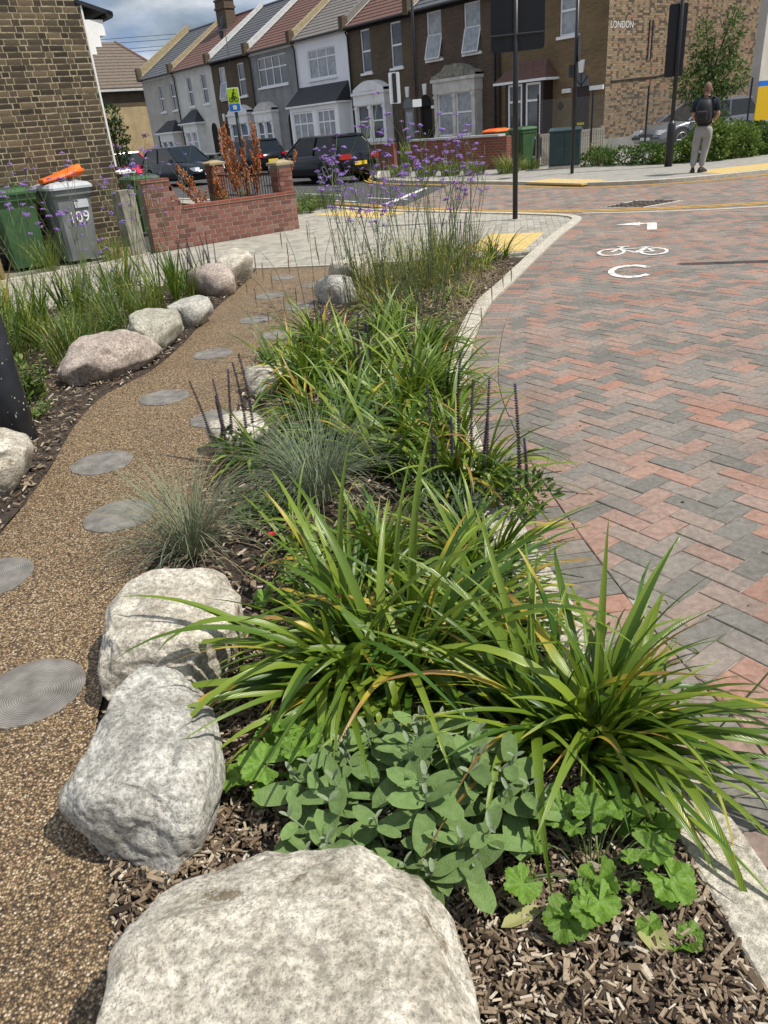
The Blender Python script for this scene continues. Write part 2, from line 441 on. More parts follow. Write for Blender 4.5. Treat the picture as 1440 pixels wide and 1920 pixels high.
MT['stem'] = pm('plant_stem', (0.07, 0.11, 0.035), (0.11, 0.14, 0.05), 20, 0.6, rnd=0.25)
MT['drystem'] = pm('dry_stem', (0.20, 0.145, 0.075), (0.29, 0.22, 0.12), 20, 0.8, rnd=0.25)
MT['strap'] = leafmat('strap_leaf', (0.042, 0.11, 0.009), (0.225, 0.305, 0.03), (0.46, 0.36, 0.035), (0.34, 0.19, 0.05), 0.95, 0.20, 0.27, 0.33, spec=0.5)
MT['strapy'] = leafmat('yellow_strap_leaf', (0.16, 0.22, 0.025), (0.30, 0.30, 0.04), (0.52, 0.40, 0.05), (0.33, 0.2, 0.06), 0.6, 0.6, 0.28)
MT['oat'] = pm('blue_oat_blade', (0.12, 0.165, 0.095), (0.26, 0.29, 0.18), 5, 0.6, transl=0.2)
MT['drygrass'] = pm('dry_grass_blade', (0.22, 0.17, 0.09), (0.36, 0.29, 0.17), 5, 0.7, transl=0.2)
MT['grass'] = pm('grass_blade', (0.06, 0.12, 0.018), (0.14, 0.20, 0.035), 5, 0.55, transl=0.25)
MT['grassy'] = pm('yellow_grass_blade', (0.20, 0.23, 0.035), (0.34, 0.31, 0.06), 5, 0.55, transl=0.25)
MT['sage'] = pm('sage_leaf', (0.125, 0.205, 0.058), (0.17, 0.25, 0.088), 5, 0.7, 0.35, 30, rnd=0.2, spec=0.2, bdist=0.03, transl=0.14)
MT['sagey'] = pm('young_sage_leaf', (0.20, 0.25, 0.145), (0.25, 0.30, 0.19), 5, 0.8, 0.6, 30, rnd=0.1, spec=0.15, bdist=0.002, transl=0.1)
MT['geum'] = pm('lobed_leaf', (0.11, 0.22, 0.024), (0.17, 0.29, 0.04), 20, 0.5, 0.3, 9, rnd=0.2, transl=0.3, bdist=0.03)
MT['leaf'] = pm('green_leaf', (0.05, 0.11, 0.02), (0.10, 0.18, 0.035), 2, 0.5, transl=0.25)
MT['leafl'] = pm('light_green_leaf', (0.10, 0.19, 0.03), (0.18, 0.27, 0.05), 2, 0.5, transl=0.25)
MT['leafd'] = pm('dark_green_leaf', (0.028, 0.06, 0.016), (0.06, 0.105, 0.026), 2, 0.5, transl=0.2)
MT['purple'] = pm('verbena_flower', (0.22, 0.11, 0.40), (0.36, 0.22, 0.54), 90, 0.7, rnd=0.2, transl=0.2)
MT['salvia'] = pm('salvia_flower', (0.022, 0.009, 0.028), (0.05, 0.02, 0.055), 60, 0.7, rnd=0.2)
MT['salviatip'] = pm('salvia_tip', (0.05, 0.025, 0.15), (0.03, 0.016, 0.08), 60, 0.7)
MT['catkin'] = pm('sedge_catkin', (0.14, 0.095, 0.045), (0.24, 0.17, 0.085), 60, 0.8)
MT['rust'] = pm('rusty_seed', (0.28, 0.085, 0.03), (0.42, 0.17, 0.06), 12, 0.8, transl=0.15)
MT['red'] = pm('red_petal', (0.45, 0.012, 0.012), None, rough=0.6, transl=0.2)
MT['mortar'] = pm('old_mortar', (0.27, 0.225, 0.14), (0.40, 0.34, 0.225), 9, 0.95, 0.6, 60)
STOCK = [(0.0, (0.035, 0.028, 0.02)), (0.4, (0.066, 0.051, 0.034)), (0.8, (0.098, 0.075, 0.046)), (1.0, (0.14, 0.103, 0.06))]
MT['stock'] = rampmat('sooty_stock_brick', STOCK, 0.95, False, 0.25, 40, 0.6, bdist=0.004)
MT['stock_a'] = rampmat('sooty_stock_brick_joined', STOCK, 0.95, True, 0.25, 40, 0.6, bdist=0.004)
MT['redbrick'] = rampmat('red_wall_brick', [(0, (0.12, 0.055, 0.042)), (0.4, (0.18, 0.078, 0.058)), (0.8, (0.225, 0.10, 0.072)), (1, (0.23, 0.14, 0.105))], 0.9, False, 0.3, 40, 0.6)
MT['gablebrick'] = rampmat('gable_brick', [(0.0, (0.07, 0.055, 0.04)), (0.22, (0.12, 0.09, 0.06)), (0.34, (0.21, 0.155, 0.095)), (0.6, (0.26, 0.19, 0.115)), (0.85, (0.31, 0.23, 0.145)), (0.92, (0.29, 0.17, 0.11)), (1.0, (0.31, 0.175, 0.115))], 0.92, True, 0.25, 30, 0.5, interp='LINEAR')
MT['palemortar'] = pm('pale_mortar', (0.38, 0.33, 0.25), (0.46, 0.41, 0.32), 8, 0.95)
MT['greymortar'] = pm('grey_mortar', (0.26, 0.235, 0.20), (0.34, 0.31, 0.27), 8, 0.95)
MT['concrete'] = pm('weathered_concrete', (0.16, 0.15, 0.115), (0.31, 0.29, 0.235), 7, 0.9, 0.5, 70)
MT['brown_b'] = brickmat('brown_brick', (0.105, 0.07, 0.036), (0.075, 0.048, 0.026), (0.13, 0.11, 0.08))
MT['dkbrown_b'] = brickmat('dark_brown_brick', (0.078, 0.05, 0.033), (0.115, 0.072, 0.044), (0.12, 0.10, 0.08))
MT['yellow_b'] = brickmat('yellow_brown_brick', (0.20, 0.13, 0.055), (0.145, 0.092, 0.04), (0.19, 0.155, 0.10))
MT['farbrick'] = brickmat('far_yellow_brick', (0.42, 0.31, 0.15), (0.35, 0.25, 0.12), (0.42, 0.36, 0.25))
MT['redwall_b'] = brickmat('garden_red_brick', (0.22, 0.06, 0.035), (0.17, 0.048, 0.03), (0.22, 0.15, 0.11))
MT['render_grey'] = pm('grey_render', (0.20, 0.205, 0.20), (0.28, 0.28, 0.27), 1.6, 0.9, 0.3, 60)
MT['render_white'] = pm('white_render', (0.82, 0.83, 0.84), (0.88, 0.88, 0.89), 1.5, 0.85, 0.2, 50)
MT['render_cream'] = pm('cream_render', (0.58, 0.555, 0.50), (0.70, 0.675, 0.61), 1.4, 0.9, 0.3, 40)
MT['render_buff'] = pm('buff_render', (0.40, 0.37, 0.32), (0.50, 0.465, 0.41), 1.4, 0.9, 0.3, 40)
MT['stone_trim'] = pm('painted_stone', (0.50, 0.47, 0.42), (0.64, 0.61, 0.56), 3, 0.8, 0.3, 30)
MT['slate'] = pm('slate', (0.075, 0.08, 0.085), (0.115, 0.12, 0.125), 9, 0.7, 0.3, 30)
MT['darkslate'] = pm('dark_slate', (0.028, 0.03, 0.034), (0.045, 0.047, 0.052), 9, 0.6, 0.3, 30)
MT['roofred'] = pm('red_brown_tile', (0.12, 0.06, 0.045), (0.17, 0.09, 0.068), 9, 0.8, 0.3, 30)
MT['roofbrown'] = pm('brown_tile', (0.115, 0.09, 0.07), (0.175, 0.14, 0.11), 9, 0.85, 0.3, 30)
MT['roofgrey'] = pm('grey_tile', (0.15, 0.135, 0.12), (0.20, 0.18, 0.16), 9, 0.8, 0.3, 30)
MT['flash'] = pm('lead_flashing', (0.44, 0.44, 0.43), (0.55, 0.55, 0.53), 6, 0.7)
MT['coping'] = pm('yellowed_coping', (0.27, 0.215, 0.12), (0.36, 0.29, 0.175), 6, 0.9)
MT['upvc'] = pm('white_window_frame', (0.84, 0.84, 0.83), None, rough=0.45)
MT['glass'] = pm('dark_window_glass', (0.035, 0.04, 0.045), (0.075, 0.08, 0.085), 2.5, 0.06, spec=0.8)
MT['net'] = pm('net_curtain_glass', (0.22, 0.23, 0.235), (0.36, 0.37, 0.37), 5, 0.12, spec=0.8)
MT['door_dark'] = pm('maroon_door', (0.028, 0.016, 0.016), None, rough=0.4)
MT['door_grey'] = pm('grey_door', (0.16, 0.165, 0.17), None, rough=0.5)
MT['void'] = pm('dark_recess', (0.012, 0.011, 0.01), None, rough=0.9)  # near-black standing in for shade in doorways and rooms; also colours dark fascias
MT['binG'] = pm('green_plastic', (0.035, 0.085, 0.032), (0.05, 0.11, 0.042), 4, 0.5, 0.1, 60)
MT['binD'] = pm('grey_plastic', (0.13, 0.14, 0.14), (0.19, 0.20, 0.20), 4, 0.5, 0.1, 60)
MT['binL'] = pm('pale_grey_plastic', (0.38, 0.40, 0.41), (0.46, 0.48, 0.49), 4, 0.5, 0.1, 60)
MT['orange'] = pm('orange_plastic', (0.80, 0.12, 0.012), (0.86, 0.17, 0.02), 5, 0.45)
MT['carblack'] = pm('black_car_paint', (0.006, 0.007, 0.009), None, rough=0.15, spec=0.35)
MT['carnavy'] = pm('navy_car_paint', (0.008, 0.012, 0.018), None, rough=0.15, spec=0.35)
MT['carred'] = pm('red_car_paint', (0.55, 0.008, 0.05), None, rough=0.15, spec=0.7)
MT['carsilver'] = pm('silver_car_paint', (0.22, 0.235, 0.26), None, rough=0.2, metal=0.5, spec=0.7)
MT['carglass'] = pm('car_glass', (0.008, 0.011, 0.013), None, rough=0.05, spec=0.4)
MT['tyre'] = pm('tyre_rubber', (0.012, 0.012, 0.012), None, rough=0.85)
MT['rim'] = pm('alloy_rim', (0.36, 0.37, 0.38), None, rough=0.3, metal=0.7)
MT['lampR'] = pm('red_lamp', (0.45, 0.01, 0.015), None, rough=0.15, spec=0.8)
MT['lampW'] = pm('clear_lamp', (0.70, 0.72, 0.74), None, rough=0.1, spec=0.8)
MT['plateY'] = pm('yellow_plate', (0.72, 0.50, 0.03), None, rough=0.5)
MT['teal'] = pm('dark_teal_paint', (0.018, 0.04, 0.042), (0.028, 0.055, 0.056), 4, 0.45, 0.1, 50)
MT['signback'] = pm('sign_back', (0.008, 0.008, 0.009), None, rough=0.45)
MT['signwhite'] = pm('sign_white', (0.78, 0.79, 0.80), None, rough=0.4)
MT['signgreen'] = pm('sign_lime', (0.42, 0.66, 0.02), None, rough=0.4)
MT['signblue'] = pm('sign_blue', (0.02, 0.17, 0.62), None, rough=0.4)
MT['signyellow'] = pm('sign_yellow', (0.72, 0.45, 0.01), None, rough=0.5)
MT['wood'] = pm('weathered_wood', (0.20, 0.18, 0.15), (0.33, 0.30, 0.25), 9, 0.9, 0.4, 40)
MT['brownpost'] = pm('brown_sign_wood', (0.23, 0.15, 0.05), (0.32, 0.22, 0.09), 9, 0.7)
MT['skin'] = pm('skin', (0.42, 0.25, 0.17), None, rough=0.55)
MT['scalp'] = pm('cropped_hair_scalp', (0.15, 0.085, 0.06), None, rough=0.7)
MT['navy'] = pm('navy_cotton', (0.010, 0.014, 0.026), (0.016, 0.02, 0.034), 8, 0.85)
MT['trouser'] = pm('grey_jersey', (0.25, 0.245, 0.235), (0.31, 0.305, 0.29), 6, 0.9, 0.3, 40)
MT['bag'] = pm('black_nylon', (0.008, 0.008, 0.01), (0.016, 0.016, 0.018), 8, 0.6)
MT['wire'] = pm('galvanised_wire', (0.10, 0.10, 0.10), None, rough=0.6, metal=0.2)
MT['bark'] = pm('bark', (0.05, 0.037, 0.025), (0.095, 0.07, 0.05), 8, 0.9, 0.6, 30)
MT['dryleaf'] = pm('fallen_leaf', (0.28, 0.30, 0.10), (0.36, 0.34, 0.14), 20, 0.7, transl=0.2)
MT['text'] = pm('white_lettering', (0.72, 0.72, 0.70), (0.5, 0.5, 0.48), 30, 0.7)
MT['blacktext'] = pm('black_lettering', (0.01, 0.01, 0.01), None, rough=0.6)

# ------------------------------------------------------------------ 2-D helpers
def cr(pts, k=6):
    """Catmull-Rom through pts"""
    out = []
    P = [pts[0]] + list(pts) + [pts[-1]]
    for i in range(1, len(P) - 2):
        p0, p1, p2, p3 = P[i - 1], P[i], P[i + 1], P[i + 2]
        for j in range(k):
            t = j / k
            out.append(tuple(0.5 * (2 * p1[d] + (p2[d] - p0[d]) * t + (2 * p0[d] - 5 * p1[d] + 4 * p2[d] - p3[d]) * t * t + (3 * p1[d] - p0[d] - 3 * p2[d] + p3[d]) * t ** 3) for d in range(2)))
    out.append(tuple(pts[-1]))
    return out

def offset(line, d):
    """shift a polyline to its left by d"""
    out = []
    for i, p in enumerate(line):
        a = line[max(i - 1, 0)]; b = line[min(i + 1, len(line) - 1)]
        tx, ty = b[0] - a[0], b[1] - a[1]
        q = math.hypot(tx, ty) or 1
        out.append((p[0] - ty / q * d, p[1] + tx / q * d))
    return out

def resample(line, step):
    out = [line[0]]; acc = 0
    for a, b in zip(line, line[1:]):
        sl = math.hypot(b[0] - a[0], b[1] - a[1])
        while acc + sl >= step:
            f = (step - acc) / sl
            a = (a[0] + (b[0] - a[0]) * f, a[1] + (b[1] - a[1]) * f)
            out.append(a); sl = math.hypot(b[0] - a[0], b[1] - a[1]); acc = 0
        acc += sl
    return out

def inside(p, poly):
    x, y = p; c = False; j = len(poly) - 1
    for i in range(len(poly)):
        xi, yi = poly[i]; xj, yj = poly[j]
        if (yi > y) != (yj > y) and x < (xj - xi) * (y - yi) / (yj - yi) + xi: c = not c
        j = i
    return c

def clip_half(poly, a, n):
    """keep the side of the line through a with normal n (dot >= 0)"""
    out = []
    for i in range(len(poly)):
        p, q = poly[i], poly[(i + 1) % len(poly)]
        dp = (p[0] - a[0]) * n[0] + (p[1] - a[1]) * n[1]
        dq = (q[0] - a[0]) * n[0] + (q[1] - a[1]) * n[1]
        if dp >= 0: out.append(p)
        if (dp >= 0) != (dq >= 0):
            f = dp / (dp - dq)
            out.append((p[0] + (q[0] - p[0]) * f, p[1] + (q[1] - p[1]) * f))
    return out

def area2(poly): return 0.5 * sum(poly[i][0] * poly[(i + 1) % len(poly)][1] - poly[(i + 1) % len(poly)][0] * poly[i][1] for i in range(len(poly)))

def ccw(poly): return poly if area2(poly) > 0 else poly[::-1]

def herringbone(poly, ang, W, gap=0.004):
    """pieces of a 90 degree herringbone cut to a polygon: (outline, whole?, centre, angle)"""
    poly = ccw(poly)
    ca, sa = math.cos(ang), math.sin(ang)
    loc = [(p[0] * ca + p[1] * sa, -p[0] * sa + p[1] * ca) for p in poly]
    x0, x1 = min(p[0] for p in loc), max(p[0] for p in loc)
    y0, y1 = min(p[1] for p in loc), max(p[1] for p in loc)
    edges = list(zip(loc, loc[1:] + loc[:1]))
    out = []
    for i in range(int(x0 / W) - 2, int(x1 / W) + 2):
        for j in range(int(y0 / W) - 2, int(y1 / W) + 2):
            k = (i - j) % 4
            if k == 0: w, h, rot = 2 * W, W, 0
            elif k == 3: w, h, rot = W, 2 * W, 1
            else: continue
            ax, ay = i * W, j * W
            cx, cy = ax + w / 2, ay + h / 2
            rect = [(ax + gap / 2, ay + gap / 2), (ax + w - gap / 2, ay + gap / 2), (ax + w - gap / 2, ay + h - gap / 2), (ax + gap / 2, ay + h - gap / 2)]
            ins = [inside(p, loc) for p in rect]
            whole = all(ins)
            if not any(ins): continue
            if not whole:
                for (a, b) in edges:      # cut by the edges that pass through the piece
                    dx, dy = b[0] - a[0], b[1] - a[1]; q = dx * dx + dy * dy
                    if q < 1e-9: continue
                    t = max(0, min(1, ((cx - a[0]) * dx + (cy - a[1]) * dy) / q))
                    if math.hypot(a[0] + dx * t - cx, a[1] + dy * t - cy) < W * 1.15:
                        rect = clip_half(rect, a, (-dy, dx))
                        if len(rect) < 3: break
                if len(rect) < 3 or abs(area2(rect)) < 0.0008: continue
            wp = [(p[0] * ca - p[1] * sa, p[0] * sa + p[1] * ca) for p in rect]
            out.append((wp, whole, (cx * ca - cy * sa, cx * sa + cy * ca), ang + rot * PI / 2))
    return out

def slab(mb, outline, z0, z1, bev, a=0.0, m=0):
    """paver: top set in by a bevel, sides down to z0"""
    n = len(outline)
    cx = sum(p[0] for p in outline) / n; cy = sum(p[1] for p in outline) / n
    def inn(p, d):
        q = math.hypot(p[0] - cx, p[1] - cy) or 1
        k = max(0.0, 1 - d / q)
        return (cx + (p[0] - cx) * k, cy + (p[1] - cy) * k)
    top = [inn(p, bev * 1.4) for p in outline]
    vs_ = [(p[0], p[1], z0) for p in outline] + [(p[0], p[1], z1 - bev * 0.7) for p in outline] + [(p[0], p[1], z1) for p in top]
    fs = [tuple(2 * n + i for i in range(n))]
    for i in range(n):
        k = (i + 1) % n
        fs.append((i, k, n + k, n + i)); fs.append((n + i, n + k, 2 * n + k, 2 * n + i))
    mb.add(vs_, fs, m, a)

def tess(poly):
    out = []
    for t in tessellate_polygon([[Vector((p[0], p[1], 0)) for p in poly]]):
        a, b, c = (poly[i] for i in t)
        cr_ = (b[0] - a[0]) * (c[1] - a[1]) - (b[1] - a[1]) * (c[0] - a[0])
        if abs(cr_) < 1e-9: continue
        out.append(tuple(t) if cr_ > 0 else tuple(t)[::-1])
    return out

def sheet(name, poly, z, mat, label=None, parent=None):
    me = bpy.data.meshes.new(name); me.from_pydata([(p[0], p[1], z) for p in poly], [], tess(poly)); me.update()
    me.materials.append(mat)
    o = inst(name, me, parent)
    if not parent: tag(o, label, None, None, 'structure')
    return o

# ------------------------------------------------------------------ ground, roads and pavements
ANG = R(33.9)
VX, VY = 0.808, 0.59          # along the side walls
UX, UY = -0.59, 0.808         # along the terrace
joint = cr([(1.14, -1.2), (1.09, -0.3), (1.04, 0.5), (0.99, 1.1), (0.94, 1.5), (0.86, 2.0), (0.81, 2.5), (0.77, 3.1), (0.76, 3.7), (0.80, 4.5), (0.89, 5.1), (1.11, 6.1), (1.37, 7.0), (1.69, 7.75), (2.25, 9.1), (3.02, 10.9), (3.5, 11.9), (3.76, 12.6), (3.68, 13.2), (3.25, 13.85), (2.75, 14.45), (1.7, 15.65), (0.5, 17.1), (-0.1, 18.15), (-1.25, 20.2), (-4.0, 24.2), (-9.0, 31.0), (-16, 40.6)], 6)
kerb_out = offset(joint, 0.21)
kerb_in = offset(joint, 0.36)

ground = sheet('ground', [(-150, -60), (160, -60), (160, 220), (-150, 220)], -0.06, MT['asphalt'], 'dark asphalt ground reaching to the horizon')
far_kerb = cr([(-20, 63), (-10, 49.3), (-2.0, 38.2), (0.3, 34.2), (0.85, 30.5), (0.68, 27.2), (1.2, 24.8), (2.4, 22.7), (3.9, 20.3), (4.4, 19.4), (5.1, 18.2), (6.1, 17.45), (7.2, 17.2), (8.9, 17.4), (12, 18.2), (20, 21)], 6)
sheet('sub_base', [(-6.5, -1.5), (1.2, -1.5), (4.2, 12), (2.5, 15), (-3.3, 12.6), (-6.5, 9.8)], -0.035, MT['joint'], 'sandy base under the footway and beds')
# bed of sand under the red and grey block paving
jr = [p for p in joint if p[1] < 22]
road_poly = [p for p in joint if p[1] < 17.3] + [(1.0, 17.2), (2.6, 22.2)] + [p for p in far_kerb if 3.0 < p[0] < 13] + [(13, 18.2), (13, -1.2)]
road = sheet('brick_road', road_poly, -0.0055, MT['joint'], 'red and grey block paved road laid in herringbone')
pieces = herringbone(road_poly, ANG, 0.101, 0.0045)
def px_of(x, y):       # depth order for choosing the pieces that show largest
    c = cam.matrix_world.inverted() @ Vector((x, y, 0))
    return c
inv = cam.matrix_world.inverted()
def shown(x, y, z=0, mrg=1.05):
    c = inv @ Vector((x, y, z))
    if c.z >= -0.1: return None
    u, v = c.x / -c.z / (18 / 26.25 * 0.75), c.y / -c.z / (18 / 26.25)
    return -c.z if abs(u) < mrg and abs(v) < mrg else None
cand = []
for pc in pieces:
    d = shown(*pc[2])
    hidden = pc[2][0] < 1.25 and pc[2][1] < 1.2
    cand.append((d if d is not None and pc[1] and not hidden else 1e9, pc))
cand.sort(key=lambda q: q[0])
brick_me = []
for k in range(3):
    mb = MB()
    e = 0.0025
    slab(mb, [(-0.101 + e, -0.0505 + e), (0.101 - e, -0.0505 + e), (0.101 - e, 0.0505 - e), (-0.101 + e, 0.0505 - e)], -0.05, 0.0, 0.004)
    for i in range(8, 12):
        v = mb.v[i]; mb.v[i] = (v[0], v[1], v[2] + rng.uniform(-0.0012, 0.0012))
    brick_me.append(mb.mesh('paving_brick', MT['paver']))
rest = MB()
for k, (d, pc) in enumerate(cand):
    if k < 300 and d < 1e8:
        inst('paving_brick', brick_me[k % 3], road, (pc[2][0], pc[2][1], rng.uniform(-0.0015, 0.0015)), (0, 0, pc[3] + (PI if rng.random() < 0.5 else 0)))
    else:
        slab(rest, pc[0], -0.05, rng.uniform(-0.0015, 0.0015), 0.004, rng.random())
tag(rest.build('paving_bricks', MT['paver_a'], road, attr=True), kind='stuff')
# soldier course along the kerb
soldier = MB()
seg = resample([p for p in joint if p[1] < 17.3], 0.101)
so = offset(seg, 0.205)
n_s = 0
sold_parent = road
for i in range(len(seg) - 1):
    a, b, c, d = seg[i], seg[i + 1], so[i + 1], so[i]
    def mixp(p, q, f): return (p[0] + (q[0] - p[0]) * f, p[1] + (q[1] - p[1]) * f)
    ql = [mixp(a, b, 0.03), mixp(a, b, 0.97), mixp(d, c, 0.97), mixp(d, c, 0.03)]
    ql = [mixp(ql[0], ql[3], 0.02), mixp(ql[1], ql[2], 0.02), ql[2], ql[3]]
    slab(soldier, ccw(ql), -0.05, rng.uniform(-0.001, 0.001), 0.004, rng.random())
tag(soldier.build('edging_bricks', MT['paver_a'], road, attr=True), kind='stuff')

ebm = MB(); ea, eb_ = offset(seg, 0.215), offset(seg, -0.02)
for i in range(len(seg) - 1): ebm.poly([(eb_[i][0], eb_[i][1], -0.0075), (eb_[i + 1][0], eb_[i + 1][1], -0.0075), (ea[i + 1][0], ea[i + 1][1], -0.0075), (ea[i][0], ea[i][1], -0.0075)])
tag(ebm.build('edging_bed', MT['joint']), 'sandy joint line along the edging bricks', None, None, 'structure')
# concrete kerb, stone by stone
kerb = tag(empty('kerb'), 'pale granite kerb curving between planting bed and brick road', None, None, 'structure')
ko = resample(kerb_out, 0.15); 
for i in range(0, len(ko) - 6, 6):
    run = ko[i:i + 7]
    ou = run; inn_ = offset(run, 0.15)
    ou = [ou[0]] + ou[1:-1] + [ou[-1]]
    pl = [mixp(ou[0], ou[1], 0.02)] + ou[1:-1] + [mixp(ou[-2], ou[-1], 0.98)] + [mixp(inn_[-2], inn_[-1], 0.98)] + inn_[1:-1][::-1] + [mixp(inn_[0], inn_[1], 0.02)]
    mb = MB(); slab(mb, ccw(pl), -0.12, 0.022, 0.006)
    n = len(pl)
    mb.build('kerb_stone', MT['kerb'], kerb)

# cross street beyond the corner
sheet('street', [(1.02, 17.2), (2.62, 22.2), (3.0, 26.0), (2.5, 33), (-8, 50), (-22, 70), (-26, 60), (-16, 40.6), (-9, 31.0), (-4, 24.2), (-1.25, 20.2), (-0.1, 18.15), (0.5, 17.1)], -0.03, MT['asphalt'], 'grey asphalt street in front of the terraced houses')
wm = MB()
for (a, b, w) in (((0.0, 19.6), (-2.6, 23.6), 0.10), ((1.2, 19.0), (0.3, 20.4), 0.10), ((-0.4, 22.0), (-1.6, 24.0), 0.1), ((0.55, 17.9), (1.9, 22.0), 0.16)):
    dx, dy = b[0] - a[0], b[1] - a[1]; q = math.hypot(dx, dy); nx, ny = -dy / q * w / 2, dx / q * w / 2
    wm.poly([(a[0] - nx, a[1] - ny, -0.022), (b[0] - nx, b[1] - ny, -0.022), (b[0] + nx, b[1] + ny, -0.022), (a[0] + nx, a[1] + ny, -0.022)])
wm_o = wm.build('white_line', MT['mark']); tag(wm_o, 'white painted lines on the grey asphalt street', None, None, 'structure')

# footway of small pale blocks on the near side
foot_poly = [p for p in kerb_in if 9.75 < p[1] < 31.0] + [(-9.6, 30.4), (-2.05, 19.6), (-1.15, 15.0), (-1.2, 14.56), (-3.45, 12.85), (-4.0, 11.95), (-6.6, 10.05), (-6.0, 7.1), (-4.3, 8.35), (-1.45, 10.38), (-0.05, 9.98), (1.5, 9.75)]
foot = sheet('footway', foot_poly, -0.008, MT['greymortar'], 'pale block paved footway between the garden wall and the planting')
fb = MB()
for pc in herringbone(foot_poly, ANG + PI / 4, 0.10, 0.004):
    if pc[2][1] < 22: slab(fb, pc[0], -0.03, rng.uniform(0.0, 0.002), 0.003, rng.random())
tag(fb.build('footway_blocks', MT['block'], foot, attr=True), kind='stuff')
edge = MB()
el = [(-6.0, 7.1), (-4.3, 8.35), (-1.45, 10.38), (-0.05, 9.98), (1.5, 9.72)]
for a, b in zip(el, el[1:]):
    q = math.hypot(b[0] - a[0], b[1] - a[1]); edge.box(((a[0] + b[0]) / 2, (a[1] + b[1]) / 2, -0.03), (q, 0.06, 0.09), math.atan2(b[1] - a[1], b[0] - a[0]))
tag(edge.build('path_edging', MT['kerb']), 'narrow pale edging strip at the end of the gravel path', None, None, 'structure')
el2 = MB()
el = [(-6.6, 10.05), (-4.0, 11.95), (-3.45, 12.82)]
for a, b in zip(el, el[1:]):
    q = math.hypot(b[0] - a[0], b[1] - a[1]); el2.box(((a[0] + b[0]) / 2, (a[1] + b[1]) / 2 + 0.03, -0.0), (q, 0.12, 0.06), math.atan2(b[1] - a[1], b[0] - a[0]))
tag(el2.build('back_edging', MT['kerb']), 'pale concrete edging along the back of the footway by the bins', None, None, 'structure')
sheet('forecourt', [(-6.6, 10.1), (-3.95, 12.05), (-3.4, 12.9), (-4.0, 14.2), (-9, 12)], -0.02, MT['concrete'], 'grey concrete strip under the wheelie bins')

def slabs(name, label, origin, ax, nx, ny, s=0.4, z=0.006):
    """tactile slabs with rows of blisters, each slab a piece"""
    root = tag(empty(name), label, None, None, 'structure')
    mb = MB(); slab(mb, [(0.003, 0.003), (s - 0.003, 0.003), (s - 0.003, s - 0.003), (0.003, s - 0.003)], -0.04, 0.0, 0.003)
    for i in range(6):
        for j in range(6):
            x, y = (i + 0.5) * s / 6, (j + 0.5) * s / 6; r_ = 0.016
            ring = [(x + r_ * math.cos(t * PI / 3), y + r_ * math.sin(t * PI / 3), 0.0) for t in range(6)]
            top = [(x + r_ * 0.6 * math.cos(t * PI / 3), y + r_ * 0.6 * math.sin(t * PI / 3), 0.005) for t in range(6)]
            mb.loft([ring, top], caps=False); mb.poly(top)
    me = mb.mesh('tactile_slab', MT['tactile'])
    for i in range(nx):
        for j in range(ny):
            x = origin[0] + ax[0] * i * s - ax[1] * j * s; y = origin[1] + ax[1] * i * s + ax[0] * j * s
            inst('tactile_slab', me, root, (x, y, z), (0, 0, math.atan2(ax[1], ax[0])))
    return root
slabs('tactile_paving', 'buff tactile slabs at the end of the planting by the black pole', (2.05, 9.92), (0.385, 0.923), 4, 2, 0.4)
slabs('tactile_paving', 'buff tactile slabs at the far tip of the corner footway', (0.95, 15.85), (-0.62, 0.785), 5, 2, 0.4)

# far side footway
fk = far_kerb
farfoot_poly = [p for p in fk] + [(20, 40), (9.1, 30.2), (3.0, 38.5), (-14.5, 63)]
me = bpy.data.meshes.new('far_footway'); me.from_pydata([(p[0], p[1], 0.07) for p in farfoot_poly], [], tess(farfoot_poly)); me.update(); me.materials.append(pm('far_footway_slabs', (0.24, 0.225, 0.195), (0.31, 0.295, 0.26), 5, 0.9, 0.3, 60))
tag(inst('far_footway', me), 'pale footway on the far side of the road', None, None, 'structure')
kf = MB(); fo = offset(fk, 0.01); fi = offset(fk, 0.14)
kf.loft([[(a[0], a[1], -0.08), (a[0], a[1], 0.075), (b_[0], b_[1], 0.08), (b_[0], b_[1], -0.08)] for a, b_ in zip(offset(fk, -0.02), fi)])
tag(kf.build('far_kerb', MT['kerb']), 'raised granite kerb along the far footway', None, None, 'structure')
slabs('tactile_paving', 'buff tactile slabs in front of the dark utility cabinet', (5.75, 18.35), (-0.45, 0.893), 5, 2, 0.4, 0.074)
slabs('tactile_paving', 'buff tactile slabs beside the standing man', (7.95, 17.5), (0.98, 0.2), 7, 3, 0.4, 0.074)

def strip(line, w, z):
    mb = MB(); a = offset(line, w / 2); b_ = offset(line, -w / 2)
    for i in range(len(line) - 1):
        mb.poly([(b_[i][0], b_[i][1], z), (b_[i + 1][0], b_[i + 1][1], z), (a[i + 1][0], a[i + 1][1], z), (a[i][0], a[i][1], z)])
    return mb
dy = cr([(-4.1, 24.6), (-1.42, 20.8), (-0.05, 18.75), (1.05, 16.85), (2.0, 15.4), (2.86, 14.45), (3.88, 13.62), (5.06, 13.04), (6.51, 12.58), (10, 11.7)], 6)
for off, lb in ((0.0, 'outer yellow line painted at the mouth of the brick road'), (-0.17, 'inner yellow line painted at the mouth of the brick road')):
    tag(strip(offset(dy, off), 0.07, 0.0055).build('yellow_line', MT['yellowline']), lb, None, None, 'structure')
fy = offset([p for p in fk if p[1] < 30 and p[0] < 19], -0.22)
for off, lb in ((0.0, 'yellow line nearest the far kerb'), (-0.15, 'second yellow line along the far kerb')):
    tag(strip(offset(fy, off), 0.06, 0.0055).build('yellow_line', MT['yellowline']), lb, None, None, 'structure')
tag(strip(cr([(3.75, 13.25), (4.88, 12.58), (6.26, 12.1), (10, 11.2)], 6), 0.11, 0.0045).build('flush_kerb', MT['kerb']), 'flush pale concrete strip across the brick road mouth', None, None, 'structure')

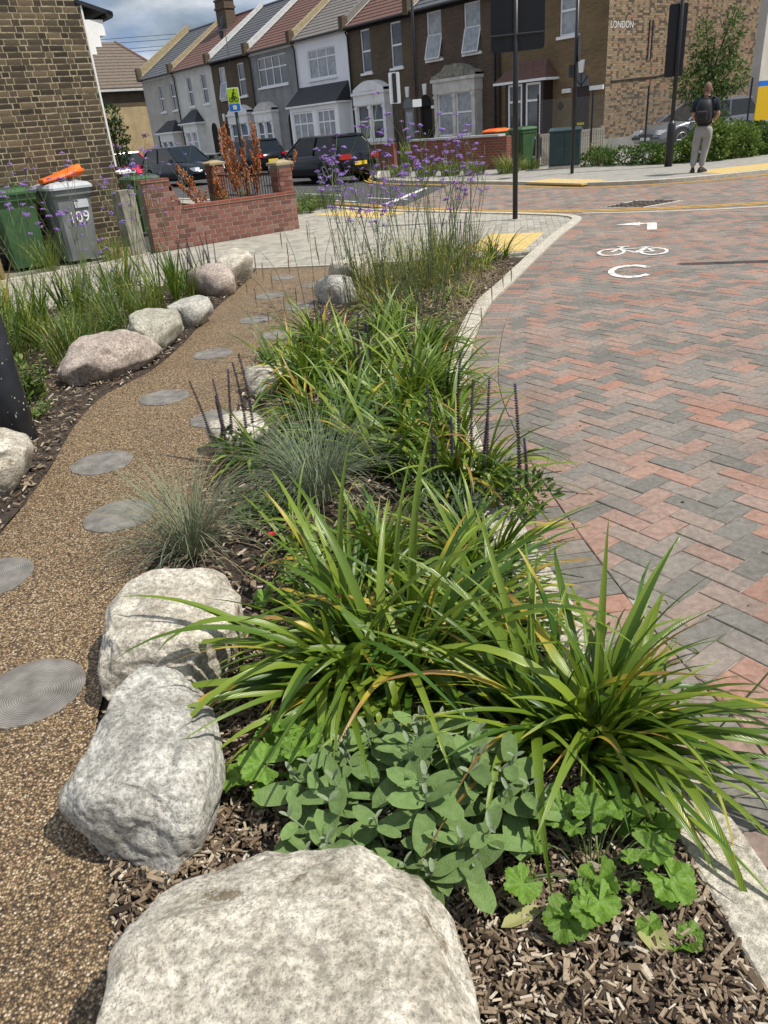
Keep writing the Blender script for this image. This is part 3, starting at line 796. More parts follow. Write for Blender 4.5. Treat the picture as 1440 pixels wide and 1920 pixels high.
# gully panel of rough setts
gp = [(4.2, 13.78), (4.75, 13.28), (5.62, 13.78), (5.08, 14.38)]
gpo = empty('gully_grate', (4.9, 13.8, 0), 0, 'dark sunken grate panel with pale border set in brick road', 'grate')
mb = MB()
for a, b_ in zip(gp, gp[1:] + gp[:1]):
    q = math.hypot(b_[0] - a[0], b_[1] - a[1]); mb.box(((a[0] + b_[0]) / 2 - 4.9, (a[1] + b_[1]) / 2 - 13.8, 0.004), (q, 0.06, 0.012), math.atan2(b_[1] - a[1], b_[0] - a[0]))
mb.build('frame', MT['kerb'], gpo)
mb = MB()
for i in range(9):
    for j in range(9):
        fx, fy_ = (i + 0.5) / 9, (j + 0.5) / 9
        x = gp[0][0] + (gp[1][0] - gp[0][0]) * fx + (gp[3][0] - gp[0][0]) * fy_; y = gp[0][1] + (gp[1][1] - gp[0][1]) * fx + (gp[3][1] - gp[0][1]) * fy_
        mb.box((x - 4.9, y - 13.8, rng.uniform(-0.003, 0.012)), (0.075, 0.085, 0.02), -0.72 + rng.uniform(-0.2, 0.2), taper=0.8)
mb.build('grate_surface', pm('rough_setts', (0.05, 0.04, 0.033), (0.10, 0.08, 0.065), 20, 0.9), gpo)

# road markings
def ring2(cx, cy, r0, r1, n=28, a0=0, a1=2 * PI, sy=1.0):
    fs = []
    for i in range(n):
        t0, t1 = a0 + (a1 - a0) * i / n, a0 + (a1 - a0) * (i + 1) / n
        fs.append([(cx + r0 * math.cos(t0), cy + r0 * sy * math.sin(t0)), (cx + r1 * math.cos(t0), cy + r1 * sy * math.sin(t0)), (cx + r1 * math.cos(t1), cy + r1 * sy * math.sin(t1)), (cx + r0 * math.cos(t1), cy + r0 * sy * math.sin(t1))])
    return fs
def bar2(a, b, w):
    dx, dy_ = b[0] - a[0], b[1] - a[1]; q = math.hypot(dx, dy_); nx, ny = -dy_ / q * w / 2, dx / q * w / 2
    return [(a[0] - nx, a[1] - ny), (b[0] - nx, b[1] - ny), (b[0] + nx, b[1] + ny), (a[0] + nx, a[1] + ny)]
def marking(name, label, polys, loc, rz, mat, z=0.0055):
    mb = MB()
    for i, p in enumerate(polys): mb.poly([(x, y, 0.0004 * (i % 5)) for x, y in p])
    return tag(mb.build(name, mat, loc=(loc[0], loc[1], z), rz=rz), label, None, None, 'structure')
SY = 1.55
bike = ring2(-0.24, 0, 0.125, 0.165, 24, sy=SY) + ring2(0.24, 0, 0.125, 0.165, 24, sy=SY)
for a, b_, w in (((-0.24, 0), (-0.13, 0.36 ), 0.04), ((-0.17, 0.22), (0.13, 0.25), 0.035), ((-0.15, 0.20), (0.03, -0.03), 0.04), ((0.03, -0.03), (0.15, 0.30), 0.04), ((0.03, -0.03), (0.24, 0.0), 0.035), ((0.24, 0.0), (0.13, 0.26), 0.035), ((-0.20, 0.40), (-0.06, 0.40), 0.04), ((0.08, 0.33), (0.22, 0.33), 0.045), ((-0.02, -0.09), (0.08, -0.09), 0.03)):
    bike.append(bar2(a, b_, w))
marking('cycle_marking', 'white bicycle symbol painted on the brick road', bike, (3.2, 9.15), R(-22), MT['mark'])
marking('letter_marking', 'white letter C painted below the bicycle symbol', ring2(0, 0, 0.17, 0.235, 26, R(35), R(325), 1.55), (2.80, 8.0), R(-20), MT['mark'])
marking('arrow_marking', 'white left turn arrow painted beyond the bicycle symbol', [[(-0.32, 0.40), (0.02, 0.22), (0.02, 0.58)], [(0.0, 0.34), (0.24, 0.34), (0.24, 0.46), (0.0, 0.46)], [(0.12, -0.25), (0.25, -0.25), (0.25, 0.4), (0.12, 0.4)]], (3.92, 11.05), R(-20), MT['mark'])

# gravel path
path_l = cr([(-2.6, -1.5), (-2.2, 0.5), (-1.86, 2.4), (-1.80, 3.2), (-1.84, 3.9), (-1.93, 4.6), (-1.92, 5.2), (-1.72, 5.75), (-1.62, 6.6), (-1.57, 7.9), (-1.45, 9.2), (-1.40, 10.34)], 5)
path_r = cr([(-0.62, -1.5), (-0.62, 0.6), (-0.72, 1.2), (-0.90, 1.6), (-0.97, 2.1), (-1.0, 2.6), (-0.93, 3.1), (-0.86, 3.7), (-0.90, 4.6), (-0.80, 5.5), (-0.62, 6.6), (-0.46, 7.8), (-0.30, 8.9), (-0.12, 9.95)], 5)
sheet('gravel_path', path_l + path_r[::-1], 0.0, MT['gravel'], 'brown resin bound gravel path with round stepping discs')

# planting beds (soil)
def soil(name, poly, label, h=0.03, step=0.12):
    poly = ccw(poly)
    b = bmesh.new(); vs_ = [b.verts.new((p[0], p[1], -0.02)) for p in poly]
    for t in tess(poly): b.faces.new([vs_[i] for i in t])
    bmesh.ops.subdivide_edges(b, edges=b.edges[:], cuts=3, use_grid_fill=True)
    for v in b.verts: v.co.z = -0.004 + 0.02 * noise.noise(v.co * 3)
    me = bpy.data.meshes.new(name); b.to_mesh(me); b.free(); me.materials.append(MT['earth'])
    for p in me.polygons: p.use_smooth = True
    o = inst(name, me); return tag(o, label, None, None, 'structure')
bed_r = [p for p in path_r] + [(-0.05, 9.9), (1.5, 9.68)] + [p for p in kerb_in if -1.2 < p[1] < 9.6][::-1]
soil('planting_bed', bed_r, 'dark soil of the planting bed between path and kerb')
bed_l = [p for p in path_l if p[1] > -1] + [(-1.45, 10.34), (-4.3, 8.31), (-6.0, 7.05), (-6.0, -1)]
soil('planting_bed', bed_l, 'dark soil of the planting bed on the left of the path')

def text(body, size, mat, parent, loc, rot, name='lettering', ext=0.002, kind=None):
    cu = bpy.data.curves.new(name, 'FONT'); cu.body = body; cu.size = size; cu.extrude = ext; cu.align_x = 'CENTER'; cu.align_y = 'CENTER'; cu.resolution_u = 3
    t = bpy.data.objects.new(name, cu); COL.objects.link(t)
    dg = bpy.context.evaluated_depsgraph_get(); me = bpy.data.meshes.new_from_object(t.evaluated_get(dg))
    bpy.data.objects.remove(t); me.name = name; me.materials.clear(); me.materials.append(mat)
    return inst(name, me, parent, loc, rot)


# ------------------------------------------------------------------ buildings
TROT = math.atan2(-0.808, 0.59)         # local X = along the terrace towards us, local Y = inwards
GX, GY = 9.2, 30.3

def wall_grid(mb, x0, x1, z0, z1, ops, y=0.0, depth=0.12, m=0):
    xs = sorted({x0, x1} | {o[0] for o in ops} | {o[1] for o in ops}); zs = sorted({z0, z1} | {o[2] for o in ops} | {o[3] for o in ops})
    for xa, xb in zip(xs, xs[1:]):
        for za, zb in zip(zs, zs[1:]):
            cx, cz = (xa + xb) / 2, (za + zb) / 2
            if any(o[0] < cx < o[1] and o[2] < cz < o[3] for o in ops): continue
            mb.poly([(xa, y, za), (xb, y, za), (xb, y, zb), (xa, y, zb)], m)
    for (a, b_, c, d) in ops:
        mb.poly([(a, y, c), (a, y, d), (a, y + depth, d), (a, y + depth, c)], m); mb.poly([(b_, y, c), (b_, y + depth, c), (b_, y + depth, d), (b_, y, d)], m)
        mb.poly([(a, y, d), (b_, y, d), (b_, y + depth, d), (a, y + depth, d)], m); mb.poly([(a, y, c), (a, y + depth, c), (b_, y + depth, c), (b_, y, c)], m)

def frame(mb, x0, x1, z0, z1, y, w=0.06, d=0.06):
    mb.bx(x0, x0 + w, y - d / 2, y + d / 2, z0, z1); mb.bx(x1 - w, x1, y - d / 2, y + d / 2, z0, z1)
    mb.bx(x0 + w, x1 - w, y - d / 2, y + d / 2, z0, z0 + w); mb.bx(x0 + w, x1 - w, y - d / 2, y + d / 2, z1 - w, z1)

def window(parent, x0, x1, z0, z1, y=0.09, style='sash', pane='glass', sill=True, name='window', tilt=False):
    mb = MB(); frame(mb, x0, x1, z0, z1, y)
    zm = z0 + (z1 - z0) * 0.5
    cells = []
    if style == 'sash':
        mb.bx(x0 + 0.06, x1 - 0.06, y - 0.035, y + 0.035, zm - 0.035, zm + 0.035); cells = [(x0, x1, z0, zm), (x0, x1, zm, z1)]
    elif style[0] == 'g':        # gNM: N columns, transom at M tenths
        n = int(style[1]); zt = z0 + (z1 - z0) * int(style[2]) / 10
        for i in range(1, n):
            xx = x0 + (x1 - x0) * i / n; mb.bx(xx - 0.03, xx + 0.03, y - 0.028, y + 0.028, z0 + 0.06, z1 - 0.06)
        if style[2] != '0': mb.bx(x0 + 0.06, x1 - 0.06, y - 0.025, y + 0.025, zt - 0.03, zt + 0.03)
        for i in range(n):
            a, b_ = x0 + (x1 - x0) * i / n, x0 + (x1 - x0) * (i + 1) / n
            if style[2] != '0': cells += [(a, b_, z0, zt), (a, b_, zt, z1)]
            else: cells.append((a, b_, z0, z1))
    if sill: mb.bx(x0 - 0.08, x1 + 0.08, -0.08, y - 0.031, z0 - 0.10, z0 - 0.003)
    wo = mb.build(name, MT['upvc'], parent)
    for k, (a, b_, c, d) in enumerate(cells):
        pb = MB(); pb.bx(a + 0.01, b_ - 0.01, y + 0.004, y + 0.016, c + 0.01, d - 0.01)
        pb.build('pane', MT[pane], wo)
        if tilt and k == 0:      # lower light hung open
            tb = MB(); dz = d - c
            for (p, q) in (((a + 0.03, c), (a + 0.03, d)), ((b_ - 0.03, c), (b_ - 0.03, d))):
                tb.tube([(p[0], y - 0.28, p[1] + 0.02), (q[0], y - 0.05, q[1])], 0.03, 4)
            tb.tube([(a + 0.03, y - 0.28, c + 0.02), (b_ - 0.03, y - 0.28, c + 0.02)], 0.03, 4)
            so_ = tb.build('open_light', MT['upvc'], parent)
            gb = MB(); gb.poly([(a + 0.04, y - 0.275, c + 0.03), (b_ - 0.04, y - 0.275, c + 0.03), (b_ - 0.04, y - 0.055, d), (a + 0.04, y - 0.055, d)]); gb.build('pane', MT['net'], so_)
    return wo

def pitched(parent, x0, x1, mat, z=6.0, depth=4.3, slope=0.65, ov=0.25, rows=17, name='roof'):
    """tiled slope built as overlapping courses"""
    mb = MB(); L = depth + ov
    for i in range(rows):
        ya, yb = -ov + L * i / rows, -ov + L * (i + 1) / rows + 0.03
        za, zb = z + ya * slope, z + yb * slope
        mb.add([(x0, ya, za + 0.045), (x1, ya, za + 0.045), (x1, yb, zb + 0.012), (x0, yb, zb + 0.012), (x0, ya, za), (x1, ya, za)], [(0, 1, 2, 3), (4, 5, 1, 0), (0, 3, 4), (1, 5, 2)])
    zr = z + depth * slope
    mb.poly([(x0, depth, zr), (x1, depth, zr), (x1, depth * 2, z), (x0, depth * 2, z)])
    o = mb.build(name, mat, parent)
    g = MB(); g.tube([(x0, -ov - 0.02, z - ov * slope - 0.02), (x1, -ov - 0.02, z - ov * slope - 0.02)], 0.055, 6); g.build('gutter', MT['black'], o)
    r_ = MB(); r_.tube([(x0, depth, zr + 0.03), (x1, depth, zr + 0.03)], 0.09, 6); r_.build('ridge', mat, o)
    return o

def stack(parent, x, y, zb, h=1.5, w=0.9, d=0.55, pots=4, mat='brown_b'):
    mb = MB(); mb.bx(x - w / 2, x + w / 2, y - d / 2, y + d / 2, zb, zb + h)
    mb.bx(x - w / 2 - 0.06, x + w / 2 + 0.06, y - d / 2 - 0.06, y + d / 2 + 0.06, zb + h * 0.72, zb + h * 0.80); mb.bx(x - w / 2 - 0.05, x + w / 2 + 0.05, y - d / 2 - 0.05, y + d / 2 + 0.05, zb + h, zb + h + 0.1)
    o = mb.build('chimney', MT[mat], parent)
    for i in range(pots):
        p = MB(); px_ = x - w / 2 + w * (i + 0.5) / pots; p.tube([(px_, y, zb + h + 0.1), (px_, y, zb + h + 0.5)], [0.11, 0.085], 10); p.build('chimney_pot', MT['roofred'], o)

def bayfront(parent, x0, x1, z0, z1, proj, mat, n=2, pane='net', style='g12', head=None, plinth=None):
    """projecting stone bay: pilasters, lights, head"""
    mb = MB(); w = (x1 - x0)
    mb.bx(x0, x1, -proj, 0.0, 0.0, z0); mb.bx(x0 - 0.06, x1 + 0.06, -proj - 0.07, 0.0, z0, z0 + 0.1)
    mb.bx(x0 - 0.03, x1 + 0.03, -proj - 0.03, 0.0, z1 - 0.42, z1 - 0.003); mb.bx(x0 - 0.10, x1 + 0.10, -proj - 0.10, 0.0, z1, z1 + 0.12)
    cw = 0.2; lw = (w - cw * (n + 1)) / n
    lights = []
    for i in range(n + 1):
        xx = x0 + i * (cw + lw); mb.bx(xx, xx + cw, -proj, 0.0, z0 + 0.1, z1 - 0.42)
        mb.bx(xx - 0.03, xx + cw + 0.03, -proj - 0.035, -proj, z1 - 0.60, z1 - 0.50); mb.bx(xx - 0.03, xx + cw + 0.03, -proj - 0.035, -proj, z0 + 0.1, z0 + 0.2)
        if i < n: lights.append((xx + cw, xx + cw + lw))
    for (a, b_) in lights:       # small segmental heads
        for k in range(5):
            t0 = a + (b_ - a) * k / 5; t1 = a + (b_ - a) * (k + 1) / 5; hh = 0.10 + 0.10 * math.sin(PI * (k + 0.5) / 5)
            mb.bx(t0, t1, -proj - 0.045, -proj - 0.031, z1 - 0.44, z1 - 0.44 + hh)
    bo = mb.build('bay_window', mat, parent)
    for (a, b_) in lights:
        fm = MB(); y = -proj + 0.09; frame(fm, a, b_, z0 + 0.1, z1 - 0.42, y); zt = z0 + (z1 - z0) * 0.45
        fm.bx(a + 0.06, b_ - 0.06, y - 0.025, y + 0.025, zt - 0.03, zt + 0.03)
        fm.build('bay_frame', MT['upvc'], bo)
        pn = MB(); pn.bx(a + 0.01, b_ - 0.01, y + 0.004, y + 0.016, z0 + 0.11, z1 - 0.43); pn.build('bay_pane', MT[pane], bo)
    return bo

def arch(parent, x0, x1, z0, zs, mat_in, y=0.14, name='door', surround=None):
    """round headed doorway set back in the wall"""
    mb = MB(); r_ = (x1 - x0) / 2; cx = (x0 + x1) / 2
    pts = [(x0, z0), (x1, z0)] + [(cx + r_ * math.cos(t * PI / 10), zs + r_ * math.sin(t * PI / 10)) for t in range(11)]
    mb.add([(p[0], -0.012, p[1]) for p in pts] + [(p[0], y, p[1]) for p in pts], [tuple(range(len(pts)))[::-1]])
    return mb.build(name, mat_in, parent)

def keystone(parent, x, z, h=0.42):
    mb = MB(); mb.add([(x - 0.09, -0.05, z), (x + 0.09, -0.05, z), (x + 0.14, -0.05, z + h), (x - 0.14, -0.05, z + h), (x - 0.09, 0, z), (x + 0.09, 0, z), (x + 0.14, 0, z + h), (x - 0.14, 0, z + h)], [(0, 1, 2, 3), (0, 3, 7, 4), (1, 5, 6, 2), (2, 6, 7, 3), (0, 4, 5, 1)])
    mb.build('keystone', MT['white'], parent)

def pediment(parent, x0, x1, z, proj, mat, h=0.42, broken=False):
    n = 12; pts = []
    for i in range(n + 1):
        t = i / n; hh = h * (0.25 + 0.75 * math.sin(PI * t))
        if broken: hh *= rng.uniform(0.55, 1.15)
        pts.append((x0 + (x1 - x0) * t, hh))
    mb = MB()
    for (a, ha), (b_, hb) in zip(pts, pts[1:]):
        mb.add([(a, -proj, z), (b_, -proj, z), (b_, -proj, z + hb), (a, -proj, z + ha), (a, 0, z + ha * 1.05), (b_, 0, z + hb * 1.05)], [(0, 1, 2, 3), (3, 2, 5, 4)])
    mb.bx(x0 + (x1 - x0) * 0.25, x1 - (x1 - x0) * 0.25, -proj - 0.04, -proj - 0.004, z + 0.02, z + h * 0.45)
    return mb.build('pediment', mat, parent)

def hiproof(parent, x0, x1, proj, z0, z1, mat, name='bay_roof', ins=0.55):
    """small roof leaning on the wall with hipped ends, laid in courses"""
    mb = MB(); n = 7
    def lv(f): return (x0 + ins * f, x1 - ins * f, -proj * (1 - f), z0 + (z1 - z0) * f)
    for i in range(n):
        a, b_ = lv(i / n), lv((i + 1) / n)
        e = 0.02
        mb.add([(a[0] - e, a[2] - e, a[3]), (a[1] + e, a[2] - e, a[3]), (b_[1], b_[2], b_[3] + 0.012), (b_[0], b_[2], b_[3] + 0.012), (a[0] - e, 0, a[3]), (a[1] + e, 0, a[3]), (b_[1], 0, b_[3] + 0.012), (b_[0], 0, b_[3] + 0.012)], [(0, 1, 2, 3), (4, 0, 3, 7), (1, 5, 6, 2), (3, 2, 6, 7), (4, 5, 1, 0)])
    mb.bx(x0 - 0.03, x1 + 0.03, -proj - 0.03, 0, z0 - 0.09, z0 - 0.01, 1)
    return mb.build(name, [mat, MT['upvc']], parent)

def party(parent, x, z=6.0, depth=4.3, slope=0.65, mat='coping', up=0.28, fl=True):
    mb = MB()
    mb.add([(x - 0.13, -0.3, z - 0.1), (x + 0.13, -0.3, z - 0.1), (x + 0.13, depth, z + depth * slope), (x - 0.13, depth, z + depth * slope), (x - 0.13, -0.3, z + up - 0.1), (x + 0.13, -0.3, z + up - 0.1), (x + 0.13, depth, z + depth * slope + up), (x - 0.13, depth, z + depth * slope + up)],
           [(4, 5, 6, 7), (0, 4, 7, 3), (1, 2, 6, 5), (0, 1, 5, 4)])
    o = mb.build('party_parapet', MT[mat], parent)
    k = MB(); k.bx(x - 0.16, x + 0.16, -0.36, -0.02, z - 0.25, z + up + 0.06); k.build('corbel', MT['brown_b'], o)
    if fl:
        f_ = MB()
        for s_ in (-1, 1):
            xx = x + s_ * 0.2
            f_.add([(xx - 0.06, -0.2, z - 0.06), (xx + 0.06, -0.2, z - 0.06), (xx + 0.06, depth, z + depth * slope + 0.09), (xx - 0.06, depth, z + depth * slope + 0.09)], [(0, 1, 2, 3)])
        f_.build('flashing', MT['flash'], o)

def house(t0, t1, label, wallmat, ops, roofmat, name='terraced_house', eaves=6.0):
    h = empty(name, (GX + UX * t1, GY + UY * t1, 0), TROT, label, 'house', 'terrace of houses across the street')
    w = t1 - t0
    mb = MB(); lo = [(t1 - o[1], t1 - o[0], o[2], o[3]) for o in ops]
    wall_grid(mb, 0, w, 0, eaves - 0.05, lo)
    mb.build('wall', wallmat, h)
    bk = MB(); bk.poly([(0, 8, 0), (w, 8, 0), (w, 8, eaves), (0, 8, eaves)]); bk.build('rear_wall', wallmat, h)
    for o in lo:
        bk = MB(); bk.poly([(o[0], 0.121, o[2]), (o[1], 0.121, o[2]), (o[1], 0.121, o[3]), (o[0], 0.121, o[3])]); bk.build('dark_interior', MT['void'], h)  # near-black sheet paints the unlit interior behind each opening
    fa = MB(); fa.bx(0, w, -0.06, -0.003, eaves - 0.32, eaves - 0.10); fa.build('fascia', MT['void'] if wallmat in (MT['brown_b'], MT['dkbrown_b'], MT['yellow_b']) else MT['white'], h)
    pitched(h, 0.0, w, roofmat, eaves)
    return h, (lambda t: t1 - t)

def pipe(parent, x, z0=0.1, z1=5.7):
    mb = MB(); mb.tube([(x, -0.2, z1), (x, -0.08, z1 - 0.2), (x, -0.08, z0)], 0.045, 6); mb.build('downpipe', MT['black'], parent)

# end house with the sunlit gable
h, X = house(0, 5.2, 'yellow brown brick end house with dark hipped bay roof and brick gable', MT['yellow_b'], [(1.28, 2.17, 3.95, 5.5), (3.4, 4.3, 3.95, 5.5), (0.68, 1.48, 0.35, 2.3)], MT['slate'])
window(h, X(2.17), X(1.28), 3.95, 5.5, style='sash', pane='net'); window(h, X(4.3), X(3.4), 3.95, 5.5, style='sash', pane='net')
arch(h, X(1.48), X(0.68), 2.28, 2.3, MT['glass'], name='fanlight')
d_ = MB(); d_.bx(X(1.46), X(0.70), 0.05, 0.10, 0.35, 2.27); d_o = d_.build('door', MT['door_dark'], h)
lp = MB(); lp.bx(X(1.25), X(0.92), 0.04, 0.048, 1.02, 1.10); lp.build('letter_plate', MT['plateY'], d_o)
fb_ = MB(); 
for an in (45, 90, 135): fb_.tube([(X(1.08), -0.02, 2.3), (X(1.08) + 0.4 * math.cos(R(an)), -0.02, 2.3 + 0.4 * math.sin(R(an)))], 0.02, 4)
fb_.build('fanlight_bars', MT['door_dark'], h)
keystone(h, X(1.08), 2.72, 0.40)
for a, b_ in ((1.9, 1.52), (0.64, 0.05)):
    im = MB(); im.bx(X(a), X(b_), -0.09, -0.003, 2.12, 2.26); im.build('impost', MT['white'], h)
by = MB(); by.bx(X(4.35), X(2.4), -0.55, 0, 0.0, 0.65); by.bx(X(4.35), X(4.22), -0.55, 0, 0.65, 2.6); by.bx(X(2.53), X(2.4), -0.55, 0, 0.65, 2.6); by.bx(X(3.45), X(3.3), -0.55, 0, 0.65, 2.6); bo = by.build('bay_window', MT['door_dark'], h)
for a, b_ in ((4.2, 3.47), (3.28, 2.55)):
    fm = MB(); frame(fm, X(a), X(b_), 0.66, 2.58, -0.5, 0.07); fm.bx(X(a) + 0.07, X(b_) - 0.07, -0.53, -0.47, 1.95, 2.02); fm.build('bay_frame', MT['upvc'], bo)
    pn = MB(); pn.bx(X(a) + 0.01, X(b_) - 0.01, -0.49, -0.478, 0.67, 2.57); pn.build('bay_pane', MT['glass'], bo)
hiproof(h, X(4.75), X(2.15), 0.75, 2.7, 3.35, MT['roofred'])
pipe(h, X(5.1)); dm = MB(); dm.box((X(2.0), -0.03, 1.7), (0.22, 0.04, 0.22), mat=Matrix.Rotation(PI / 4, 3, 'Y')); dm.build('diamond_plaque', MT['door_dark'], h)
party(h, X(5.2))
# gable bricks, course by course (local x = w is the gable plane)
W1 = 5.2
def flemish(y0, y1, z0, z1, course, ls, lh, jt, holes=()):
    out = []; k = 0; z = z0
    while z < z1:
        y = y0 - (lh * 0.75 if k % 2 else 0.0); st = k % 2 == 0
        while y < y1:
            l_ = ls if st else lh
            a, b_ = max(y, y0), min(y + l_, y1)
            if b_ - a > 0.03: out.append((a, b_, z, min(z + course - jt, z1)))
            y += l_ + jt; st = not st
        z += course; k += 1
    return out
gb_ = MB(); gb_.poly([(W1 - 0.006, 0, 0), (W1 - 0.006, 12, 0), (W1 - 0.006, 12, 9.5), (W1 - 0.006, 0, 5.95)]); gb_.build('gable_mortar', MT['palemortar'], h)
gb_ = MB()
for (a, b_, c, d) in flemish(0.0, 11.8, 0.5, 6.9, 0.077, 0.215, 0.102, 0.011):
    if c > 5.9 + a * 0.65: continue
    o_ = rng.uniform(0.0, 0.004); hd = (b_ - a) < 0.13
    gb_.add([(W1 + o_, a, c), (W1 + o_, b_, c), (W1 + o_, b_, d), (W1 + o_, a, d), (W1 - 0.006, a, c), (W1 - 0.006, b_, c), (W1 - 0.006, b_, d), (W1 - 0.006, a, d)], [(0, 1, 2, 3), (4, 5, 1, 0), (1, 5, 6, 2), (3, 2, 6, 7), (0, 3, 7, 4)], 0, rng.random() if rng.random() < 0.8 else (rng.uniform(0, 0.25) if hd else rng.uniform(0.3, 0.85)))
tag(gb_.build('gable_bricks', MT['gablebrick'], h, attr=True), kind='stuff')
text('LONDON', 0.30, MT['text'], h, (W1 + 0.009, 0.75, 4.05), (R(90), 0, R(90)), 'wall_lettering', 0.002)
pl = MB(); pl.bx(W1 - 0.05, W1 + 0.03, 0.0, 11.8, 0, 0.5); pl.build('plinth', MT['render_grey'], h)
cb_ = MB(); cb_.tube([(W1 + 0.03, 0.3, 2.35), (W1 + 0.03, 3.0, 2.42), (W1 + 0.03, 4.6, 2.62)], 0.02, 5); cb_.build('wall_cable', MT['black'], h)
vb = MB(); vb.bx(W1, W1 + 0.03, 2.35, 2.41, 3.0, 4.2); vb.bx(W1, W1 + 0.03, 2.55, 2.61, 3.0, 4.2); vb.build('wall_strap', MT['darkgrey'], h)

# neighbour 2: dark brown brick, broken pediment
h, X = house(5.2, 10.4, 'dark brown brick terraced house with crumbling stone head over its bay', MT['dkbrown_b'], [(6.2, 7.15, 3.95, 5.7), (8.5, 9.45, 3.95, 5.7), (9.32, 10.12, 0.3, 2.25)], MT['slate'])
for a, b_ in ((7.15, 6.2), (9.45, 8.5)): window(h, X(a), X(b_), 3.95, 5.7, pane='net', tilt=True)
ln = MB(); ln.bx(X(7.3), X(6.05), -0.05, -0.003, 5.72, 5.9); ln.bx(X(9.6), X(8.35), -0.05, -0.003, 5.72, 5.9); ln.build('lintel', MT['coping'], h)
bayfront(h, X(8.65), X(6.15), 0.85, 3.02, 0.45, MT['stone_trim'])
pediment(h, X(8.75), X(6.05), 3.145, 0.5, MT['concrete'], 0.48, True)
arch(h, X(10.12), X(9.32), 2.2, 2.25, MT['void']); keystone(h, X(9.72), 2.66)
im = MB(); im.bx(X(9.25), X(8.85), -0.1, -0.003, 2.08, 2.2); im.build('impost', MT['white'], h)
pipe(h, X(5.35)); pipe(h, X(10.25), 2.7); party(h, X(10.4))
# neighbour 3: brown brick, white bay head
h, X = house(10.4, 15.2, 'brown brick terraced house with white curved bay head and tall sash windows', MT['brown_b'], [(11.15, 11.95, 3.88, 5.65), (13.45, 14.2, 3.88, 5.65), (10.55, 11.3, 0.3, 2.25)], MT['roofred'])
window(h, X(11.95), X(11.15), 3.88, 5.65); window(h, X(14.2), X(13.45), 3.88, 5.65)
bayfront(h, X(14.5), X(12.1), 0.9, 2.95, 0.45, MT['white'], pane='glass')
pediment(h, X(14.5), X(12.1), 3.075, 0.48, MT['white'], 0.45)
arch(h, X(11.3), X(10.55), 2.2, 2.25, MT['door_grey'], name='fanlight'); keystone(h, X(10.92), 2.64)
d_ = MB(); d_.bx(X(11.28), X(10.57), 0.04, 0.09, 0.3, 2.2); d_o = d_.build('door', MT['door_grey'], h); gl = MB(); gl.bx(X(11.15), X(10.7), 0.03, 0.038, 1.0, 2.05); gl.build('door_glass', MT['net'], d_o)
pipe(h, X(15.1)); party(h, X(15.2), mat='roofgrey')
# neighbour 4: white render with a lean-to roof
h, X = house(15.2, 20.0, 'white rendered terraced house with long dark lean-to roof above the ground floor', MT['render_white'], [(16.35, 18.85, 4.0, 5.3)], MT['roofgrey'])
window(h, X(18.85), X(16.35), 4.0, 5.3, style='g37', pane='net')
hiproof(h, X(20.0), X(15.3), 0.95, 2.85, 3.7, MT['darkslate'], 'lean_to_roof', 0.12)
gf = MB(); gf.bx(X(19.9), X(15.4), -0.8, 0, 0, 0.75); gf.bx(X(19.9), X(19.7), -0.8, 0, 0.75, 2.75); gf.bx(X(17.75), X(17.35), -0.8, 0, 0.75, 2.75); gf.bx(X(15.75), X(15.4), -0.8, 0, 0.75, 2.75); gf.bx(X(19.7), X(15.75), -0.8, 0, 2.55, 2.75); go_ = gf.build('porch_front', MT['render_white'], h)
for a, b_ in ((19.7, 17.75), (17.35, 15.75)):
    fm = MB(); frame(fm, X(a), X(b_), 0.76, 2.54, -0.72, 0.08); n_ = 3
    for i in range(1, n_): xx = X(a) + (a - b_) * i / n_; fm.bx(xx - 0.035, xx + 0.035, -0.75, -0.69, 0.84, 2.46)
    fm.bx(X(a) + 0.08, X(b_) - 0.08, -0.745, -0.695, 1.95, 2.02)
    fm.build('porch_frame', MT['upvc'], go_); pn = MB(); pn.bx(X(a) + 0.02, X(b_) - 0.02, -0.71, -0.70, 0.78, 2.52); pn.build('porch_pane', MT['net'], go_)
pipe(h, X(19.9)); party(h, X(20.0))
# neighbour 5: grey render
h, X = house(20.0, 24.8, 'grey rendered terraced house with wide white casement window upstairs', MT['render_grey'], [(20.95, 24.05, 4.05, 5.5)], MT['roofred'])
window(h, X(24.05), X(20.95), 4.05, 5.5, style='g46', pane='glass')
bayfront(h, X(24.35), X(22.4), 0.8, 2.75, 0.45, MT['white'], pane='glass'); pediment(h, X(24.4), X(22.35), 2.875, 0.46, MT['stone_trim'], 0.42)
arch(h, X(21.4), X(20.6), 0.3, 2.25, MT['void']); pipe(h, X(24.7)); party(h, X(24.8), mat='flash')
# neighbour 6: brown brick
h, X = house(24.8, 29.7, 'brown brick terraced house behind the cycle sign with white bay', MT['brown_b'], [(25.6, 26.45, 3.8, 5.5), (27.95, 28.8, 3.8, 5.5)], MT['slate'])
window(h, X(26.45), X(25.6), 3.8, 5.5); window(h, X(28.8), X(27.95), 3.8, 5.5, pane='net', tilt=True)
bayfront(h, X(27.6), X(25.2), 0.8, 2.8, 0.45, MT['white'], pane='glass'); pediment(h, X(27.6), X(25.2), 2.925, 0.46, MT['white'], 0.42)
arch(h, X(29.3), X(28.6), 0.3, 2.2, MT['void']); keystone(h, X(28.95), 2.6); party(h, X(29.7), mat='flash')
ae = MB(); ae.tube([(X(26.9), -0.15, 5.2), (X(26.9), -0.15, 7.9)], 0.025, 5)
for k in range(6): ae.tube([(X(26.9) - 0.7 + k * 0.22, -0.15, 7.2), (X(26.9) - 0.7 + k * 0.22, -0.55, 7.2)], 0.012, 4)
ae.tube([(X(26.9) - 0.8, -0.35, 7.2), (X(26.9) + 0.5, -0.35, 7.2)], 0.015, 4); ae.build('aerial', MT['wire'], h)
